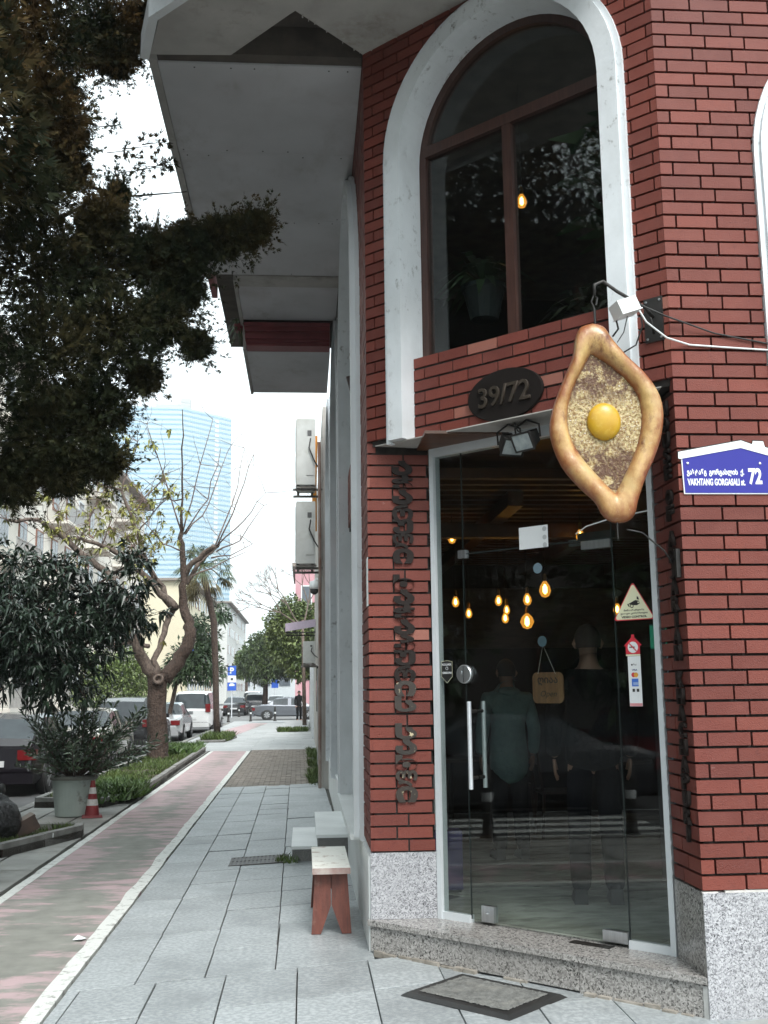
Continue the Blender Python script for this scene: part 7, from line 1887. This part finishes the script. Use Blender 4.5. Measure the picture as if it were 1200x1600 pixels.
# ================================================================== far buildings
M_cream_w = mat('cream_render', (0.72, 0.68, 0.61), (0.65, 0.61, 0.55), 0.4, 0.9, dirt=(0.5, 0.46, 0.41), dscale=0.5)
M_win = mat('far_window', (0.10, 0.12, 0.14), (0.06, 0.07, 0.085), 0.6, 0.1)
M_frame_r = mat('red_brown_shutter', (0.26, 0.12, 0.085), (0.2, 0.09, 0.06), 1, 0.6)
def apartment(label, x, y0, y1, zt, floors, wallm, seed, balc=True, name='apartment_building'):
    """long facade facing +x"""
    r = random.Random(seed)
    t = thing(name, label, 'building', (x, y0, RZ), wc=True)
    m = MB(); m.box(x - 12, x, y0, y1, RZ, zt); m.build('wall', wallm, t)
    m = MB(); m.box(x - 12.3, x + 0.7, y0 - 0.5, y1 + 0.5, zt + 0.001, zt + 0.25); m.build('roof', mat('roof_eave', (0.27, 0.23, 0.20), (0.2, 0.17, 0.15), 1, 0.9), t)
    fh = (zt - 1.0) / floors
    for fl in range(floors):
        z = 1.0 + fl * fh
        y = y0 + 2.0
        while y < y1 - 2.5:
            m = MB(); m.box(x - 0.05, x + 0.06, y, y + 1.5, z + 0.9, z + fh - 0.7); wn_ = m.build('window', M_alu if r.random() < 0.6 else M_frame_r, t)
            m = MB(); m.box(x + 0.061, x + 0.07, y + 0.10, y + 0.72, z + 1.0, z + fh - 0.8); m.box(x + 0.061, x + 0.07, y + 0.80, y + 1.4, z + 1.0, z + fh - 0.8); m.build('pane', M_win, wn_)
            y += 3.4
        if balc:
            y = y0 + 4.2
            while y < y1 - 5:
                m = MB(); m.box(x + 0.001, x + 1.2, y, y + 4.6, z - 0.08, z + 0.1); b_ = m.build('balcony', M_cream_w, t)
                m = MB(); m.box(x + 1.15, x + 1.19, y, y + 4.6, z + 0.1, z + 1.0) if r.random() < 0.4 else [m.box(x + 1.15, x + 1.19, y + q_ * 0.23, y + q_ * 0.23 + 0.05, z + 0.1, z + 1.0) for q_ in range(20)]
                m.box(x + 1.14, x + 1.20, y, y + 4.6, z + 1.0, z + 1.06); m.build('railing', mat('grey_rail', (0.34, 0.33, 0.32)), b_)
                y += 10.2
    for q_ in range(4):
        yy = r.uniform(y0 + 3, y1 - 4); zz = 1.0 + r.randint(0, floors - 1) * fh + 0.4
        m = MB(); m.box(x + 0.1, x + 0.5, yy, yy + 0.8, zz, zz + 0.6); m.build('wall_unit', M_ac, t)
    return t
apartment('cream apartment block with balconies behind the pruned tree', -14.0, 34.0, 94.0, 17.6, 5, M_cream_w, 3)
apartment('yellow block far down the street behind the palm', -12.2, 112.0, 150.0, 13.2, 4, mat('yellow_render', (0.66, 0.60, 0.44), (0.60, 0.54, 0.40), 0.3, 0.9), 4, False)
apartment('pale far block beyond the yellow one', -12.5, 175.0, 230.0, 16.0, 5, mat('pale_render', (0.56, 0.56, 0.54), (0.5, 0.5, 0.48), 0.3, 0.9), 6, False)
apartment('grey block across the road, mirrored in the glass', -17.5, -28.0, 32.0, 13.0, 4, mat('grey_render', (0.24, 0.22, 0.20), (0.2, 0.18, 0.165), 0.3, 0.9), 8, False)
t = thing('pink_building', 'pink building showing between the trees and the wall', 'building', (4.0, 85.0, RZ), wc=True)
m = MB(); m.box(-0.75, 12, 86.0, 100.0, RZ, 11.6); m.build('wall', mat('pink_render', (0.55, 0.30, 0.33), (0.48, 0.26, 0.29), 0.5, 0.9, dirt=(0.58, 0.5, 0.48), dscale=0.6), t)
m = MB(); m.box(-1.0, 12, 85.7, 100.0, 11.6, 11.9); m.build('roof', MATS['roof_eave'], t)
for k in range(3):
    for j in range(3):
        m = MB(); m.box(-0.3 + j * 1.6, 0.6 + j * 1.6, 85.93, 85.999, 2.6 + k * 2.9, 4.3 + k * 2.9); wn_ = m.build('window', M_white, t)
        m = MB(); m.box(-0.2 + j * 1.6, 0.5 + j * 1.6, 85.9, 85.929, 2.7 + k * 2.9, 4.2 + k * 2.9); m.build('pane', M_win, wn_)
t = thing('garden_wall', 'pale low wall with piers running up to the crossing', 'wall', (0.335, 36.0, 0), wc=True)
m = MB(); m.box(0.335, 0.6, 36.003, 62.0, -0.03, 3.0); m.build('panel', M_nb, t)
for k in range(4): m = MB(); m.box(0.26, 0.62, 40.0 + k * 6.5, 40.5 + k * 6.5, -0.03, 3.15); m.build('pier', M_white_stone, t)
t = thing('street_end_block', 'low pale row of buildings closing the street end', 'building', (-6, 260, RZ), wc=True)
m = MB(); m.box(-40, 20, 250, 262, RZ, 9.0); m.build('wall', mat('hazy_wall', (0.52, 0.55, 0.56), (0.45, 0.48, 0.5), 0.1, 0.9), t)
for k in range(12):
    m = MB(); m.box(-38 + k * 4.6, -35.5 + k * 4.6, 249.8, 249.99, 3.0, 6.5); m.build('window', M_win, t)
# glass tower
TZ = 205.0
t = thing('glass_tower', 'tall pale blue glass tower in the distance', 'tower', (-88.0, 756.0, RZ), wc=True)
def tower_mat(name, c, rough):
    m, n, l, b = _nodes(name)
    l.new(mixc(n, l, noise_fac(n, l, 0.05, 0.3, 0.7), c, tuple(x * 0.92 for x in c)), b.inputs['Base Color'])
    b.inputs['Roughness'].default_value = rough; b.inputs['Metallic'].default_value = 0.55
    return m
M_tg = tower_mat('tower_glass', (0.42, 0.56, 0.64), 0.22); M_tb = tower_mat('tower_band', (0.12, 0.29, 0.42), 0.3)
c0, c1, cl = Vector((-88.2, 756, 0)), Vector((-55.0, 788, 0)), Vector((-136.0, 754, 0))
bk = [c1 + Vector((-46, 46, 0)), cl + Vector((-6, 60, 0))]
m = MB(); m.prism([(cl.x, cl.y), (c0.x, c0.y), (c1.x, c1.y), (bk[0].x, bk[0].y), (bk[1].x, bk[1].y)], RZ, TZ); m.build('glass_body', M_tg, t)
def band(z0, z1, pr, name, mt, par=t):
    n1 = Vector((c1.y - c0.y, -(c1.x - c0.x), 0)).normalized(); n2 = Vector((c0.y - cl.y, -(c0.x - cl.x), 0)).normalized()
    q0 = c0 + (n1 + n2) * pr * 0.6
    m = MB()
    for a, b, nn in ((cl, c0, n2), (c0, c1, n1)):
        A_ = a + nn * pr if a is not c0 else q0; B_ = b + nn * pr if b is not c0 else q0
        m.add([(A_.x, A_.y, z0), (B_.x, B_.y, z0), (B_.x, B_.y, z1), (A_.x, A_.y, z1), (a.x, a.y, z0), (b.x, b.y, z0), (b.x, b.y, z1), (a.x, a.y, z1)], [(0, 1, 2, 3), (3, 2, 6, 7), (0, 4, 5, 1), (0, 3, 7, 4), (1, 5, 6, 2)])
    return m.build(name, mt, par)
M_tr = tower_mat('tower_red_band', (0.55, 0.25, 0.25), 0.5)
z = TZ - 1.6; k = 0
while z > 12:
    band(z - 1.25, z, 0.25, 'floor_band', M_tr if (k > 41 and k % 1 == 0 and k < 52) else M_tb); z -= 3.62; k += 1
m = MB()
for a, b in ((cl, c0), (c0, c1)):
    d = b - a; nn = Vector((d.y, -d.x, 0)).normalized(); cnt = int(d.length / 1.9)
    for i in range(cnt + 1):
        p = a + d * (i / cnt) + nn * 0.3; m.box(p.x - 0.10, p.x + 0.10, p.y - 0.10, p.y + 0.10, 10, TZ)
m.build('mullion_grid', M_tg, t, kind='stuff')
d = (c1 - c0); nn = Vector((d.y, -d.x, 0)).normalized()
a, b = c0 + d * 0.655 + nn * 0.5, c0 + d * 0.735 + nn * 0.5
for k in range(52):
    z = TZ - 6 - k * 3.62
    if z < 12: break
    m = MB(); m.prism([(a.x, a.y), (b.x, b.y), (b.x - nn.x * 0.4, b.y - nn.y * 0.4), (a.x - nn.x * 0.4, a.y - nn.y * 0.4)], z, z + 1.9); m.build('balcony', mat('tower_white', (0.62, 0.62, 0.62)), t)
m = MB(); m.box(-108, -84, 765, 780, TZ, TZ + 4.5); m.box(-90, -83, 764, 772, TZ, TZ + 8.5); m.build('plant_room', mat('tower_grey', (0.42, 0.43, 0.42)), t)
m = MB()
for a, b in ((cl, c0), (c0, c1)):
    d = b - a
    for i in range(9):
        p = a + d * (i + 0.5) / 9; m.tube([(p.x, p.y + 1, TZ), (p.x, p.y + 1, TZ + 5)], 0.22, 4)
    m.tube([(a.x, a.y + 1, TZ + 4), (b.x, b.y + 1, TZ + 4)], 0.16, 4)
m.build('roof_railing', MATS['tower_grey'], t)

# ================================================================== air
hm = bpy.data.materials.new('haze_air'); hm.use_nodes = True
hn = hm.node_tree.nodes; hn.remove(hn['Principled BSDF'])
pvol = hn.new('ShaderNodeVolumePrincipled')
pvol.inputs['Color'].default_value = (0.94, 0.97, 1.0, 1)
pvol.inputs['Density'].default_value = 0.00055
pvol.inputs['Anisotropy'].default_value = 0.2
hm.node_tree.links.new(pvol.outputs[0], [x for x in hn if x.type == 'OUTPUT_MATERIAL'][0].inputs['Volume'])
m = MB(); m.box(-420, 420, -140, 1100, -1.2, 222); haze = m.build('haze', hm); haze['kind'] = 'stuff'
